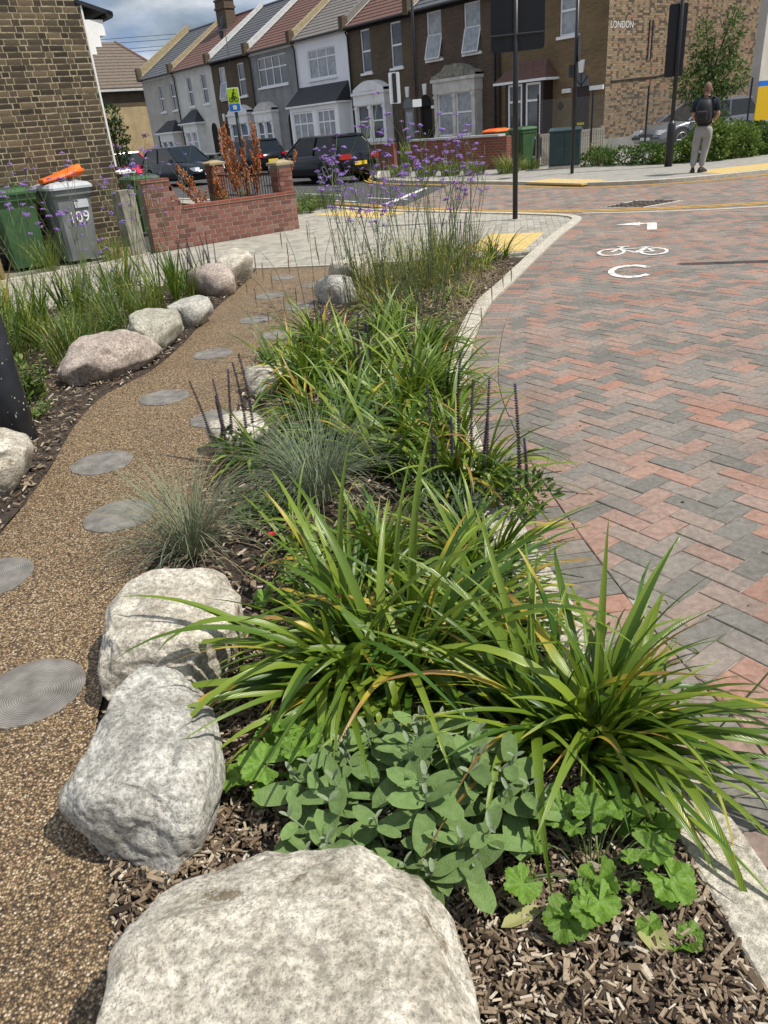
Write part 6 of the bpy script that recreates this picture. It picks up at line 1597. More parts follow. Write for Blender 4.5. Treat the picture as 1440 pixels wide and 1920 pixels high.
for (x, y, lb) in ((-3.55, 6.6, 'upright sword leaved clump at the left edge of the left bed'), (-2.95, 7.95, 'upright sword leaved clump in the middle of the left bed'), (-3.05, 6.9, 'upright sword leaved clump in the left bed nearest the black post'), (-3.25, 7.5, 'upright sword leaved clump in the left bed against the pavement'), (-2.15, 8.45, 'upright sword leaved clump in the left bed beside the yellow tuft'), (-2.75, 8.6, 'upright sword leaved clump in the left bed below purple flowers')):
    clump('iris', lb, (x, y), 55, 1.12, 'upright sword leaved clumps', (0.85, 0.15), 0.14, ('iris', 'up'))

# ------------------------------------------------------------------ fine grasses
def tuft(name, label, loc, n, h, mat, spread=0.05, out=0.9, w=0.0016, group=None, mats2=None, seg=6, curl=(0.5, 1.6), cat='grass'):
    r_ = empty(name, (loc[0], loc[1], 0), 0, label, cat, group)
    for mt, fr in ([(mat, 1.0)] if not mats2 else [(mat, 0.75), (mats2, 0.25)]):
        mb = MB()
        for k in range(int(n * fr)):
            an = rng.uniform(0, 2 * PI); rr = spread * math.sqrt(rng.random())
            M_ = Matrix.Translation((rr * math.cos(an), rr * math.sin(an), 0)) @ Matrix.Rotation(an + rng.gauss(0, 0.5), 4, 'Z')
            strap_add(mb, h * rng.uniform(0.6, 1.15), w * rng.uniform(0.7, 1.2), abs(rng.gauss(0.0, 0.35)) * out, rng.uniform(*curl) * out, seg, rng.uniform(-0.08, 0.08), None, 0.2, M_, rng.random())
        tag(mb.build('blades', mt, r_, True), kind='stuff')
    return r_
tuft('oat_grass', 'fine grey green grass tuft spilling over the path beside a stepping disc', (-0.82, 2.78), 520, 0.46, MT['oat'], 0.06, 1.15, 0.0011, 'fine grey grasses', MT['drygrass'], 7)
tuft('oat_grass', 'fine grey green grass tuft in the middle of the bed', (-0.30, 3.22), 560, 0.52, MT['oat'], 0.09, 1.1, 0.0011, 'fine grey grasses', None, 7)
for (x, y, h, lb) in ((-3.7, 7.9, 0.45, 'wispy green grass in the left bed by the brown sign'), (-2.9, 9.3, 0.4, 'wispy green grass in the left bed near the footway'), (-2.55, 6.7, 0.28, 'low wispy grass behind the pinkish boulder'), (-2.0, 8.75, 0.35, 'wispy grass behind the far pink boulder'), (-2.45, 6.15, 0.4, 'wispy grass right behind the pinkish boulder'), (-2.25, 7.0, 0.42, 'wispy grass behind the beige grey boulder'), (-3.0, 6.3, 0.55, 'tall wispy grass in the left bed beside the black post'), (-2.2, 7.75, 0.4, 'wispy grass behind the small multicoloured boulder'), (-4.75, 11.95, 0.45, 'tall wispy grass growing between the two front bins'), (-3.85, 12.35, 0.35, 'wispy grass between the grey bin and the gate post')):
    tuft('wild_grass', lb, (x, y), 170, h * 1.3, MT['grass'], 0.18, 0.7, 0.0028, 'wispy wild grasses', MT['grassy'])
for (x, y, h, lb) in ((0.6, 7.9, 0.7, 'tangle of thin green stems at the heart of the purple flowers'), (0.2, 8.4, 0.5, 'tangle of thin stems on the path side of the purple flowers'), (1.0, 8.3, 0.6, 'tangle of thin stems on the kerb side of the purple flowers'), (0.75, 8.9, 0.55, 'tangle of thin stems at the far side of the purple flowers'), (0.15, 7.35, 0.4, 'tangle of thin stems in front of the purple flowers'), (1.25, 9.45, 0.5, 'tangle of thin stems at the far end of the bed')):
    tuft('wild_grass', lb, (x, y), 150, h, MT['grassy'], 0.32, 0.75, 0.0024, 'wispy wild grasses', MT['grass'])
mb = MB()
for k in range(500):
    x = rng.uniform(0.75, 1.45); y = 6.3 + (x - 0.75) * 2.6 + rng.uniform(-0.3, 1.0); an = rng.uniform(0, 2 * PI)
    if not inside((x, y), bed_r): continue
    strap_add(mb, rng.uniform(0.12, 0.35), 0.0022, rng.uniform(1.2, 1.5), rng.uniform(-0.2, 0.4), 4, 0.05, None, 0.2, Matrix.Translation((x, y, 0.03)) @ Matrix.Rotation(an, 4, 'Z'))
tag(mb.build('dry_litter', MT['drygrass']), 'fallen dry straw at the kerb side of the bed', 'litter', None, 'stuff')

# ------------------------------------------------------------------ flowers: verbena
def fan_head(r_, n, seed):
    rg = random.Random(seed); mb = MB()
    for k in range(n):
        t = rg.random(); a_ = rg.uniform(0, 2 * PI); rr = r_ * math.sqrt(t); p = Vector((rr * math.cos(a_), rr * math.sin(a_), 0.35 * r_ * (1 - t) + rg.uniform(-0.003, 0.003)))
        nr = Vector((p.x, p.y, r_ * 0.8)).normalized(); u = nr.orthogonal().normalized(); v = nr.cross(u); s_ = rg.uniform(0.0028, 0.0055); ph = rg.uniform(0, 6)
        mb.add([p + nr * 0.003] + [p + (u * math.cos(ph + q * 2 * PI / 5) + v * math.sin(ph + q * 2 * PI / 5)) * s_ for q in range(5)], [(0, 1 + q, 1 + (q + 1) % 5) for q in range(5)])
    return mb.mesh('flower_head', MT['purple'])
heads = [fan_head(r_, n, 100 + i) for i, (r_, n) in enumerate(((0.021, 34), (0.017, 26), (0.025, 42), (0.013, 18)))]
def verbena(label, loc, h, nst, group):
    r_ = empty('verbena', (loc[0], loc[1], 0), rng.uniform(0, 6.28), label, 'flower', group)
    st = MB()
    for s_ in range(nst):
        an = rng.uniform(0, 2 * PI); lean = rng.uniform(0.02, 0.34); hh = h * rng.uniform(0.75, 1.05); pts = []
        for i in range(7):
            t = i / 6; pts.append(Vector((math.cos(an) * lean * hh * t ** 1.3 + 0.012 * math.sin(3 * t + an), math.sin(an) * lean * hh * t ** 1.3 + 0.012 * math.cos(4 * t + an), hh * t)))
        st.tube(pts, [0.0042 - 0.0020 * i / 6 for i in range(7)], 4, cap=False)
        tips = [pts[-1]]
        for i in range(rng.randint(3, 5)):
            t = rng.uniform(0.55, 0.95); j = min(5, int(t * 6)); b0 = pts[j].lerp(pts[j + 1], t * 6 - j); a2 = rng.uniform(0, 2 * PI); ln = rng.uniform(0.06, 0.24) * h
            tip = b0 + Vector((math.cos(a2) * ln * 0.5, math.sin(a2) * ln * 0.5, ln * 0.85)); st.tube([b0, b0.lerp(tip, 0.5) + Vector((0, 0, -0.008)), tip], [0.0024, 0.002, 0.0016], 3, cap=False); tips.append(tip)
        for q in range(rng.randint(2, 4)):      # narrow leaves low on the stem
            t = rng.uniform(0.1, 0.55); j = int(t * 6); p = pts[j].lerp(pts[j + 1], t * 6 - j); a2 = rng.uniform(0, 2 * PI); d = Vector((math.cos(a2), math.sin(a2), 0.5)); e = Vector((-math.sin(a2), math.cos(a2), 0)); ln = rng.uniform(0.04, 0.08)
            st.add([p, p + d * ln * 0.5 + e * 0.006, p + d * ln, p + d * ln * 0.5 - e * 0.006], [(0, 1, 2, 3)])
        for tp in tips:
            if rng.random() < 0.85: inst('flower_head', rng.choice(heads), r_, tp, (rng.gauss(0, 0.25), rng.gauss(0, 0.25), 0), rng.uniform(1.0, 1.7))
    tag(st.build('stems', MT['stem'], r_), kind='stuff')
    return r_
VG = 'tall purple verbena'
WH = ['by the brown sign', 'in front of the green bin', 'in front of the grey bin', 'before the gate post', 'left of the yellow tuft', 'nearest the footway corner', 'behind the beige grey boulder', 'behind the sword leaved clump', 'between the bins and the boulders', 'at the far left edge', 'below the brick building corner']
for i, (x, y, h, n) in enumerate([(-3.75, 7.6, 1.45, 4), (-3.35, 8.0, 1.5, 4), (-2.95, 8.2, 1.55, 4), (-2.5, 8.7, 1.5, 4), (-2.75, 7.7, 1.35, 3), (-2.2, 9.2, 1.5, 4), (-2.35, 7.2, 1.0, 2), (-3.1, 7.2, 1.45, 3), (-2.6, 9.3, 1.3, 3), (-4.1, 8.1, 1.4, 4), (-2.3, 8.6, 1.62, 3)]):
    verbena('tall purple verbena in the left bed ' + WH[i], (x, y), h, n, VG)
WH = ['nearest the path', 'in front of the low brick wall', 'tallest, before the brown houses', 'before the parked black car', 'at the kerb side', 'in the middle of the drift', 'behind the yellow tuft', 'at the far end by the kerb', 'just behind the lily clumps', 'left of the tallest one', 'right of the tallest one', 'beside the grey boulder', 'beside the pale boulder', 'near the tactile slabs']
for i, (x, y, h, n) in enumerate([(-0.15, 7.2, 1.35, 4), (-0.1, 8.2, 1.35, 5), (0.65, 7.5, 1.72, 5), (0.15, 7.5, 1.55, 5), (1.0, 8.0, 1.45, 4), (0.45, 7.9, 1.6, 5), (0.7, 6.9, 1.3, 4), (1.3, 9.0, 1.3, 4), (0.2, 6.6, 1.25, 4), (0.4, 7.1, 1.6, 4), (0.95, 8.6, 1.55, 5), (-0.05, 7.7, 1.45, 4), (0.2, 8.9, 1.4, 4), (0.85, 9.2, 1.4, 4)]):
    verbena('tall purple verbena in the right bed ' + WH[i], (x, y), h, n, VG)

# dark salvia spikes
def spike_mesh(h, seed, tip=True):
    rg = random.Random(seed); mb = MB()
    pts = [Vector((0.02 * math.sin(2 * t + seed), 0.015 * math.sin(3 * t), h * t)) for t in [i / 8 for i in range(9)]]
    mb.tube(pts, [0.003 - 0.0015 * i / 8 for i in range(9)], 4, 1, cap=False)
    z = h * 0.32
    while z < h:
        t = z / h; p = Vector((0.02 * math.sin(2 * t + seed), 0.015 * math.sin(3 * t), z)); sz = 0.0075 * (1.15 - 0.55 * t)
        for q in range(6):
            a_ = q * PI / 3 + z * 40; d = Vector((math.cos(a_), math.sin(a_), 0.35)); e = Vector((-math.sin(a_), math.cos(a_), 0))
            c0 = p + d * sz * 0.8
            mb.add([c0 - d * sz * 0.6, c0 + e * sz * 0.5, c0 + d * sz * 0.9 + Vector((0, 0, sz * 0.3)), c0 - e * sz * 0.5, c0 + Vector((0, 0, sz * 0.7)), c0 - Vector((0, 0, sz * 0.5))], [(0, 1, 4), (1, 2, 4), (2, 3, 4), (3, 0, 4), (1, 0, 5), (2, 1, 5), (3, 2, 5), (0, 3, 5)], 2 if (tip and t > 0.86) else 0)
        z += sz * 1.75
    return mb.mesh('flower_spike', [MT['salvia'], MT['stem'], MT['salviatip']])
spm = [spike_mesh(0.5, 1), spike_mesh(0.5, 2), spike_mesh(0.5, 3, False)]
leaf_small = None
def oval_mesh(name, mat, w=0.42, cup=0.12, nl=7, nw=4, wav=0.0):
    mb = MB(); vs_ = []; ts = []
    for i in range(nl + 1):
        t = i / nl; hw = w * 0.5 * math.sqrt(max(0.002, 1 - abs(2 * t ** 0.93 - 1) ** 2.2))
        for k in range(nw + 1):
            s_ = k / nw * 2 - 1; vs_.append((t, s_ * hw, (-0.025 * math.sin(PI * t) if k == nw // 2 else 0.0) + cup * (abs(s_) ** 1.3) * hw * 2 - 0.25 * t * t * cup * 4 + wav * math.sin(t * 14) * abs(s_) * 0.3)); ts.append(t)
    mb.add(vs_, [(i * (nw + 1) + k, i * (nw + 1) + k + 1, (i + 1) * (nw + 1) + k + 1, (i + 1) * (nw + 1) + k) for i in range(nl) for k in range(nw)], 0, 0, ts)
    return mb.mesh(name, mat, True)
def foliage(mb, c, rad, n, ls, up=0.4, shell=0.55, lr=0.45):
    """leaf shaped faces spread through an ellipsoid"""
    for k in range(n):
        d = Vector((rng.gauss(0, 1), rng.gauss(0, 1), rng.gauss(0, 1))).normalized(); rr = shell + (1 - shell) * rng.random() ** 0.6
        rr *= 1 + 0.28 * noise.noise(Vector(d) * 2.2 + Vector(c))
        p = Vector((c[0] + d.x * rad[0] * rr, c[1] + d.y * rad[1] * rr, max(0.01, c[2] + d.z * rad[2] * rr)))
        ax = (d * 0.7 + Vector((rng.gauss(0, 0.6), rng.gauss(0, 0.6), rng.gauss(up, 0.5)))).normalized(); sd = ax.cross(Vector((rng.gauss(0, 1), rng.gauss(0, 1), rng.gauss(0, 1)))).normalized(); nn = ax.cross(sd); l_ = ls * rng.uniform(0.6, 1.3)
        mb.add([p, p + ax * l_ * 0.5 + sd * l_ * lr * 0.5 + nn * l_ * 0.06, p + ax * l_, p + ax * l_ * 0.5 - sd * l_ * lr * 0.5 + nn * l_ * 0.06], [(0, 1, 2), (0, 2, 3)], 0, rng.random())
def folmat(name, c1, c2, c3, transl=0.28):
    m = rampmat(name, [(0, c1), (0.55, c2), (1, c3)], 0.5, True, 0.1, 8, 0.05)
    n, l = m.node_tree.nodes, m.node_tree.links; b = n['Principled BSDF']
    add_transl(n, l, b, b.inputs['Base Color'].links[0].from_socket, transl)
    return m
MT['fol'] = folmat('foliage_mid', (0.035, 0.075, 0.014), (0.07, 0.13, 0.024), (0.13, 0.20, 0.04))
MT['foll'] = folmat('foliage_light', (0.07, 0.13, 0.02), (0.13, 0.20, 0.035), (0.22, 0.28, 0.06))
MT['fold'] = folmat('foliage_dark', (0.018, 0.04, 0.012), (0.035, 0.07, 0.018), (0.08, 0.12, 0.03))
MT['folg'] = folmat('foliage_grey', (0.05, 0.08, 0.045), (0.09, 0.12, 0.07), (0.14, 0.17, 0.11))
MT['folb'] = folmat('foliage_olive', (0.045, 0.06, 0.018), (0.085, 0.105, 0.03), (0.15, 0.15, 0.05))
MT['folr'] = folmat('foliage_rust', (0.34, 0.10, 0.035), (0.52, 0.19, 0.075), (0.60, 0.34, 0.14), 0.25)

def salvia(label, loc, spikes, group, fol=120, fr=0.11):
    r_ = empty('salvia', (loc[0], loc[1], 0), 0, label, 'flower', group)
    for (dx, dy_, h, tx, ty) in spikes: inst('flower_spike', rng.choice(spm), r_, (dx, dy_, 0.02), (ty, tx, rng.uniform(0, 6)), (1, 1, h / 0.5))
    mb = MB(); foliage(mb, (0, 0, 0.09), (fr, fr, 0.10), fol, 0.05, 0.3, 0.2); tag(mb.build('foliage', MT['fol'], r_, attr=True), kind='stuff')
SG = 'dark purple flower spikes'
salvia('tall dark purple spike leaning right over the brick road', (0.62, 2.88), [(0.0, 0.0, 0.58, 0.12, -0.03), (0.03, 0.03, 0.32, 0.15, 0.05)], SG)
salvia('pair of dark purple spikes beside the kerb', (0.50, 3.05), [(0.0, 0.0, 0.55, 0.04, 0.0), (-0.03, 0.05, 0.38, -0.05, 0.0)], SG)
salvia('cluster of tall dark purple spikes at the kerb, second from the right', (0.38, 3.2), [(0.02, 0.03, 0.62, 0.0, 0.0), (0.06, 0.0, 0.5, 0.05, 0.02), (-0.05, -0.04, 0.35, -0.03, 0.0)], SG)
salvia('dark purple spike leaning left in the middle of the bed', (0.22, 3.05), [(0.0, 0.0, 0.52, -0.18, 0.0), (0.04, 0.0, 0.3, -0.05, 0.1)], SG)
salvia('dark purple spikes deep among the strap leaves', (-0.05, 4.7), [(0, 0, 0.52, 0.0, 0), (0.04, 0.03, 0.45, 0.05, 0), (-0.06, 0.04, 0.4, -0.1, 0)], SG)
salvia('purple brown spikes at the path edge above the small pale boulder', (-0.76, 3.72), [(0, 0, 0.50, -0.08, 0), (0.05, 0.06, 0.52, 0.02, 0), (0.09, 0.10, 0.55, 0.05, 0), (-0.06, 0.02, 0.44, -0.15, 0), (-0.1, -0.02, 0.46, -0.42, 0), (-0.03, -0.04, 0.40, -0.12, 0.05)], SG)
salvia('faded purple spikes behind the sedge on the path side', (-0.35, 5.4), [(0, 0, 0.48, 0, 0), (0.05, 0.05, 0.42, 0.06, 0)], SG)
salvia('bushy dark salvia with many fine spikes before the far boulders', (-2.05, 9.3), [(rng.uniform(-0.3, 0.3), rng.uniform(-0.25, 0.25), rng.uniform(0.35, 0.6), rng.gauss(0, 0.12), rng.gauss(0, 0.12)) for k in range(26)], SG, 900, 0.34)
salvia('bushy salvia with faded spikes at the far end of the right bed', (1.05, 9.5), [(rng.uniform(-0.25, 0.25), rng.uniform(-0.2, 0.2), rng.uniform(0.45, 0.75), rng.gauss(0, 0.1), rng.gauss(0, 0.1)) for k in range(16)], SG, 500, 0.3)

# pendulous sedge stalks
def sedge(label, loc, stalks):
    r_ = empty('pendulous_sedge', (loc[0], loc[1], 0), 0, label, 'grass', 'drooping sedge stalks')
    for (dx, dy_, h, lean, an) in stalks:
        mb = MB(); pts = []
        for i in range(10):
            t = i / 9; arc = max(0, t - 0.75) / 0.25
            pts.append(Vector((dx + math.cos(an) * (lean * t + 0.06 * arc), dy_ + math.sin(an) * (lean * t + 0.06 * arc), h * t - 0.05 * arc * arc)))
        mb.tube(pts, [0.0035 - 0.002 * i / 9 for i in range(10)], 4, cap=False); so_ = mb.build('stalk', MT['stem'] if rng.random() < 0.5 else MT['drystem'], r_)
        for q in range(4):
            p = pts[9 - q] if q < 3 else pts[5]; a2 = an + rng.gauss(0, 0.6); ln = rng.uniform(0.08, 0.15)
            cp_ = [p, p + Vector((math.cos(a2) * 0.03, math.sin(a2) * 0.03, 0.012)), p + Vector((math.cos(a2) * 0.05, math.sin(a2) * 0.05, -0.02)), p + Vector((math.cos(a2) * 0.055, math.sin(a2) * 0.055, -0.03 - ln))]
            ck = MB(); ck.tube(cp_[:3], 0.0012, 3, cap=False); ck.tube([cp_[2], cp_[2].lerp(cp_[3], 0.5), cp_[3]], [0.003, 0.0045, 0.0015], 5); ck.build('catkin', MT['catkin'], so_)
    return r_
sedge('drooping brown sedge stalks at the left of the lily clumps', (-0.42, 5.7), [(0, 0, 0.98, 0.12, 2.4), (0.05, 0, 1.02, 0.05, 1.5), (-0.05, 0.05, 0.85, 0.22, 2.9), (0.08, 0.05, 0.95, 0.1, 0.5), (-0.1, 0.0, 0.75, 0.3, 3.2)])
sedge('drooping sedge stalks arching over the kerb in mid bed', (0.55, 5.3), [(0, 0, 0.85, 0.28, 0.2), (0.03, 0.03, 0.7, 0.34, 0.0), (0, 0.05, 0.95, 0.18, 0.6)])
sedge('tall straw coloured sedge stalk left of the black sign pole', (1.1, 8.2), [(0, 0, 1.38, 0.12, 0.3), (0.04, 0.04, 1.2, 0.08, 1.0)])
# single yellow tipped stem arching in from the right edge
sedge('drooping stem reaching in at the right edge of the picture', (0.78, 1.45), [(0.0, 0.0, 0.62, 0.45, 0.15)])

# ------------------------------------------------------------------ sage bush
sg = empty('sage_bush', (0.02, 1.265, 0), 0, 'grey green sage bush with broad oval leaves at the front of the bed', 'plant')
sage_m = [oval_mesh('leaf', MT['sage'], w_, c_, wav=0.015) for w_, c_ in ((0.46, 0.05), (0.50, 0.03), (0.43, 0.08))]
sage_y = [oval_mesh('leaf', MT['sagey'], 0.34, 0.2), oval_mesh('leaf', MT['sagey'], 0.40, 0.15)]
nleaf = 0
for s_ in range(45):
    an = rng.uniform(0, 2 * PI); rad = 0.30 * math.sqrt(rng.random()); bx_, by_ = rad * math.cos(an) * 1.08, rad * math.sin(an) * 0.86
    hh = 0.30 - 0.50 * rad + rng.uniform(-0.03, 0.03); top = Vector((bx_, by_, hh)); bs = Vector((bx_ * 0.35, by_ * 0.35, 0.01))
    md = bs.lerp(top, 0.5) + Vector((bx_ * 0.15, by_ * 0.15, -0.01))
    st = MB(); st.tube([bs, md, top], [0.004, 0.0032, 0.002], 5, cap=False); st.build('stem', MT['sagey'], sg)
    tl = (top - md).normalized()
    for lv_ in range(3 if s_ % 3 else 4):
        p = top - tl * (0.0 + 0.028 * lv_) if lv_ else top; size = (0.032, 0.078, 0.118, 0.12)[lv_] * rng.uniform(0.8, 1.15); base_a = lv_ * PI / 2 + an + rng.gauss(0, 0.3)
        for q in (0, 1):
            if nleaf > 298: break
            a2 = base_a + q * PI + rng.gauss(0, 0.2); pit = (-0.9, -0.30, 0.05, 0.22)[lv_] + rng.gauss(0, 0.16)
            inst('leaf', rng.choice(sage_y if lv_ == 0 else sage_m), sg, p, (rng.gauss(0, 0.25), pit, a2), size); nleaf += 1

clump('daylily', 'drooping strap leaved clump between the two large foreground clumps', (0.24, 2.0), 110, 0.85, LG, (0.3, 0.42, 0.24, 0.04), 0.12)
# lobed leaf plants
def lobed_mesh(seed):
    rg = random.Random(seed); mb = MB(); n = 60; vs_ = [(0.12, 0, 0)]; 
    rings = (0.35, 0.7, 1.0)
    for ri in rings:
        for k in range(n + 1):
            a_ = R(-158) + R(316) * k / n; lob = 0.74 + 0.20 * abs(math.cos(a_ * 2.6)) ** 0.6 + 0.09 * abs(math.sin(k * PI / 3.0)); rr = ri * (lob if ri == 1.0 else lob * 0.5 + 0.45) * 0.55
            zz = 0.085 * math.sin(a_ * 5.2) * ri + 0.10 * ri * ri * (1 if rg.random() < 2 else 0) - 0.06 * ri
            vs_.append((0.12 + rr * math.cos(a_) * 1.05, rr * math.sin(a_), zz))
    fs = [(0, 1 + k, 2 + k) for k in range(n)]
    for r_ in range(2):
        o = 1 + r_ * (n + 1); o2 = o + n + 1
        fs += [(o + k, o2 + k, o2 + k + 1, o + k + 1) for k in range(n)]
    mb.add(vs_, fs); return mb.mesh('leaf', MT['geum'], True)
lob = [lobed_mesh(i) for i in range(3)]
def geum(label, loc, n, rx, ry, h, flower=False, lsz=0.075):
    r_ = empty('lobed_leaf_plant', (loc[0], loc[1], 0), 0, label, 'plant', 'bright green lobed leaf plants')
    for k in range(n):
        an = rng.uniform(0, 2 * PI); rad = math.sqrt(rng.random()); x, y = rx * rad * math.cos(an), ry * rad * math.sin(an); z = h * (1.05 - 0.55 * rad) * rng.uniform(0.55, 1.1)
        mb = MB(); mb.tube([(0.2 * x, 0.2 * y, 0), (0.6 * x, 0.6 * y, z * 0.75), (x, y, z)], 0.0018, 4, cap=False)
        lf = inst('leaf', rng.choice(lob), r_, (x, y, z), (rng.gauss(0, 0.3), rng.gauss(0.15, 0.25), an + rng.gauss(0, 0.5)), rng.uniform(0.03, lsz))
        mb.build('leaf_stalk', MT['stem'], r_)
    if flower:
        mb = MB(); mb.tube([(0, 0, 0), (-0.02, 0.02, 0.18), (-0.03, 0.03, 0.27)], 0.0015, 4, cap=False); mb.build('flower_stalk', MT['stem'], r_)
        fl2 = MB()
        for q in range(5):
            a_ = q * 2 * PI / 5; fl2.add([(-0.03, 0.03, 0.27), (-0.03 + 0.012 * math.cos(a_ - 0.5), 0.03 + 0.012 * math.sin(a_ - 0.5), 0.277), (-0.03 + 0.019 * math.cos(a_), 0.03 + 0.019 * math.sin(a_), 0.28), (-0.03 + 0.012 * math.cos(a_ + 0.5), 0.03 + 0.012 * math.sin(a_ + 0.5), 0.277)], [(0, 1, 2, 3)])
        fl2.build('red_flower', MT['red'], r_)
geum('bright green lobed leaf plant left of the sage', (-0.25, 1.47), 34, 0.18, 0.15, 0.17, lsz=0.115)
geum('bright green lobed leaf plant at the right front of the bed', (0.40, 1.12), 42, 0.19, 0.19, 0.15, lsz=0.10)
geum('lobed leaf plant with a small red flower beside the flat topped boulder', (-0.38, 2.35), 16, 0.10, 0.10, 0.10, True)
geum('tiny green seedling in the wood chips near the kerb', (0.545, 0.93), 4, 0.025, 0.025, 0.03)
fl_m = oval_mesh('fallen_leaf', MT['dryleaf'], 0.62, 0.2, wav=0.05)
tag(inst('fallen_leaf', fl_m, None, (0.455, 0.985, 0.035), (0.15, 0.1, R(-62)), 0.085), 'pale yellow green fallen leaf lying on the wood chips', 'leaf')
tag(inst('fallen_leaf', fl_m, None, (0.17, 0.99, 0.035), (0.1, 0.05, R(25)), (0.11, 0.05, 0.05)), 'brown orange fallen leaf below the sage', 'leaf')

# leafy plants in the left bed, weeds and shrubs
def leafy(name, label, loc, h, r_w, nst, mat, ls=0.06, per=14, cat='plant', group=None, z=0.0):
    r_ = empty(name, (loc[0], loc[1], z), 0, label, cat, group); st = MB(); lf = MB()
    for s_ in range(nst):
        an = rng.uniform(0, 2 * PI); rr = r_w * math.sqrt(rng.random()); hh = h * rng.uniform(0.6, 1.05); b0 = Vector((rr * 0.4 * math.cos(an), rr * 0.4 * math.sin(an), 0)); t0 = Vector((rr * math.cos(an), rr * math.sin(an), hh))
        st.tube([b0, b0.lerp(t0, 0.5), t0], [0.003, 0.0025, 0.0015], 4, cap=False)
        for q in range(per):
            t = 0.12 + 0.88 * q / per; p = b0.lerp(t0, t); a2 = q * 2.4 + an; d = Vector((math.cos(a2), math.sin(a2), rng.uniform(0.1, 0.8))).normalized(); e = d.cross(Vector((0, 0, 1))).normalized(); nn = d.cross(e); l_ = ls * (1.15 - 0.6 * t) * rng.uniform(0.7, 1.2)
            lf.add([p, p + d * l_ * 0.5 + e * l_ * 0.2, p + d * l_ - nn * l_ * 0.12, p + d * l_ * 0.5 - e * l_ * 0.2], [(0, 1, 2), (0, 2, 3)], 0, rng.random())
    tag(st.build('stems', MT['stem'], r_), kind='stuff'); tag(lf.build('foliage', mat, r_, attr=True), kind='stuff')
    return r_
leafy('leafy_perennial', 'light green leafy plant behind the black post', (-2.42, 5.15), 0.36, 0.20, 22, MT['foll'], 0.085, group='leafy plants of the left bed')
leafy('leafy_perennial', 'tall light green leafy plant at the left edge', (-2.85, 5.5), 0.50, 0.28, 30, MT['foll'], 0.09, group='leafy plants of the left bed')
leafy('leafy_perennial', 'low leafy ground cover left of the pinkish boulder', (-2.32, 4.82), 0.10, 0.22, 34, MT['foll'], 0.05, 7, group='leafy plants of the left bed')
leafy('leafy_perennial', 'leafy green stems behind the tall leafy plant', (-3.1, 6.2), 0.55, 0.35, 40, MT['fol'], 0.07, group='leafy plants of the left bed')
leafy('leafy_perennial', 'feathery green stems below the left purple flowers', (-2.7, 8.2), 0.5, 0.4, 46, MT['fol'], 0.05, group='leafy plants of the left bed')
leafy('leafy_perennial', 'leafy green stems between the sword leaves and the pavement', (-3.6, 7.2), 0.6, 0.4, 46, MT['fol'], 0.07, group='leafy plants of the left bed')
leafy('leafy_perennial', 'pale leafy stems behind the pinkish boulder', (-2.7, 6.9), 0.35, 0.3, 40, MT['foll'], 0.06, group='leafy plants of the left bed')
leafy('leafy_perennial', 'bushy green leaves behind the beige grey boulder', (-2.35, 6.65), 0.32, 0.25, 34, MT['fol'], 0.06, 10, group='leafy plants of the left bed')
leafy('leafy_perennial', 'yellow green leaves at the left edge above the cream boulder', (-2.75, 4.7), 0.4, 0.3, 40, MT['foll'], 0.08, group='leafy plants of the left bed')
leafy('leafy_perennial', 'feathery stems at the back of the left bed', (-3.2, 8.5), 0.55, 0.4, 46, MT['fol'], 0.05, group='leafy plants of the left bed')
leafy('leafy_perennial', 'low green leaves between the two grey grass tufts', (-0.55, 3.0), 0.16, 0.18, 26, MT['fol'], 0.06, 7)
clump('daylily', 'small strap leaved clump on the path side beside the grey grass', (-0.30, 2.72), 70, 0.62, LG, (0.4, 0.35, 0.2, 0.05), 0.10)
clump('daylily', 'small strap leaved clump behind the middle grey grass by the path', (-0.58, 3.75), 80, 0.72, LG, (0.4, 0.35, 0.2, 0.05), 0.12)
leafy('leafy_perennial', 'grey leaved stems at the foot of the tall dark spikes', (0.34, 2.78), 0.22, 0.2, 34, MT['folg'], 0.055, 9)
leafy('leafy_perennial', 'soft green leaves beside the kerb behind the right clump', (0.32, 2.12), 0.18, 0.16, 26, MT['folg'], 0.075, 8)
for (x, y, lb) in ((0.35, 7.4, 'leafy brownish stems at the front of the purple flowers'), (0.75, 8.1, 'leafy brownish stems in the middle of the purple flowers'), (0.1, 8.2, 'leafy brownish stems on the path side of the purple flowers'), (1.05, 8.85, 'leafy brownish stems at the back of the purple flowers'), (0.55, 6.9, 'leafy stems between the lilies and the purple flowers')):
    leafy('leafy_perennial', lb, (x, y), 0.66, 0.40, 20, MT['folb'], 0.05, 11, group='leafy stems under the purple flowers')
WG = 'weeds behind the red garden wall'
for (x, y, h, lb) in ((-2.2, 15.2, 0.75, 'green weeds inside the garden at the foot of the rusty dock'), (-1.75, 15.35, 0.6, 'green weeds in front of the iron railing'), (-2.7, 15.4, 0.7, 'green weeds beside the taller end of the wall')):
    leafy('garden_weeds', lb, (x, y), h, 0.4, 26, MT['fol'], 0.09, 10, 'weeds', WG)
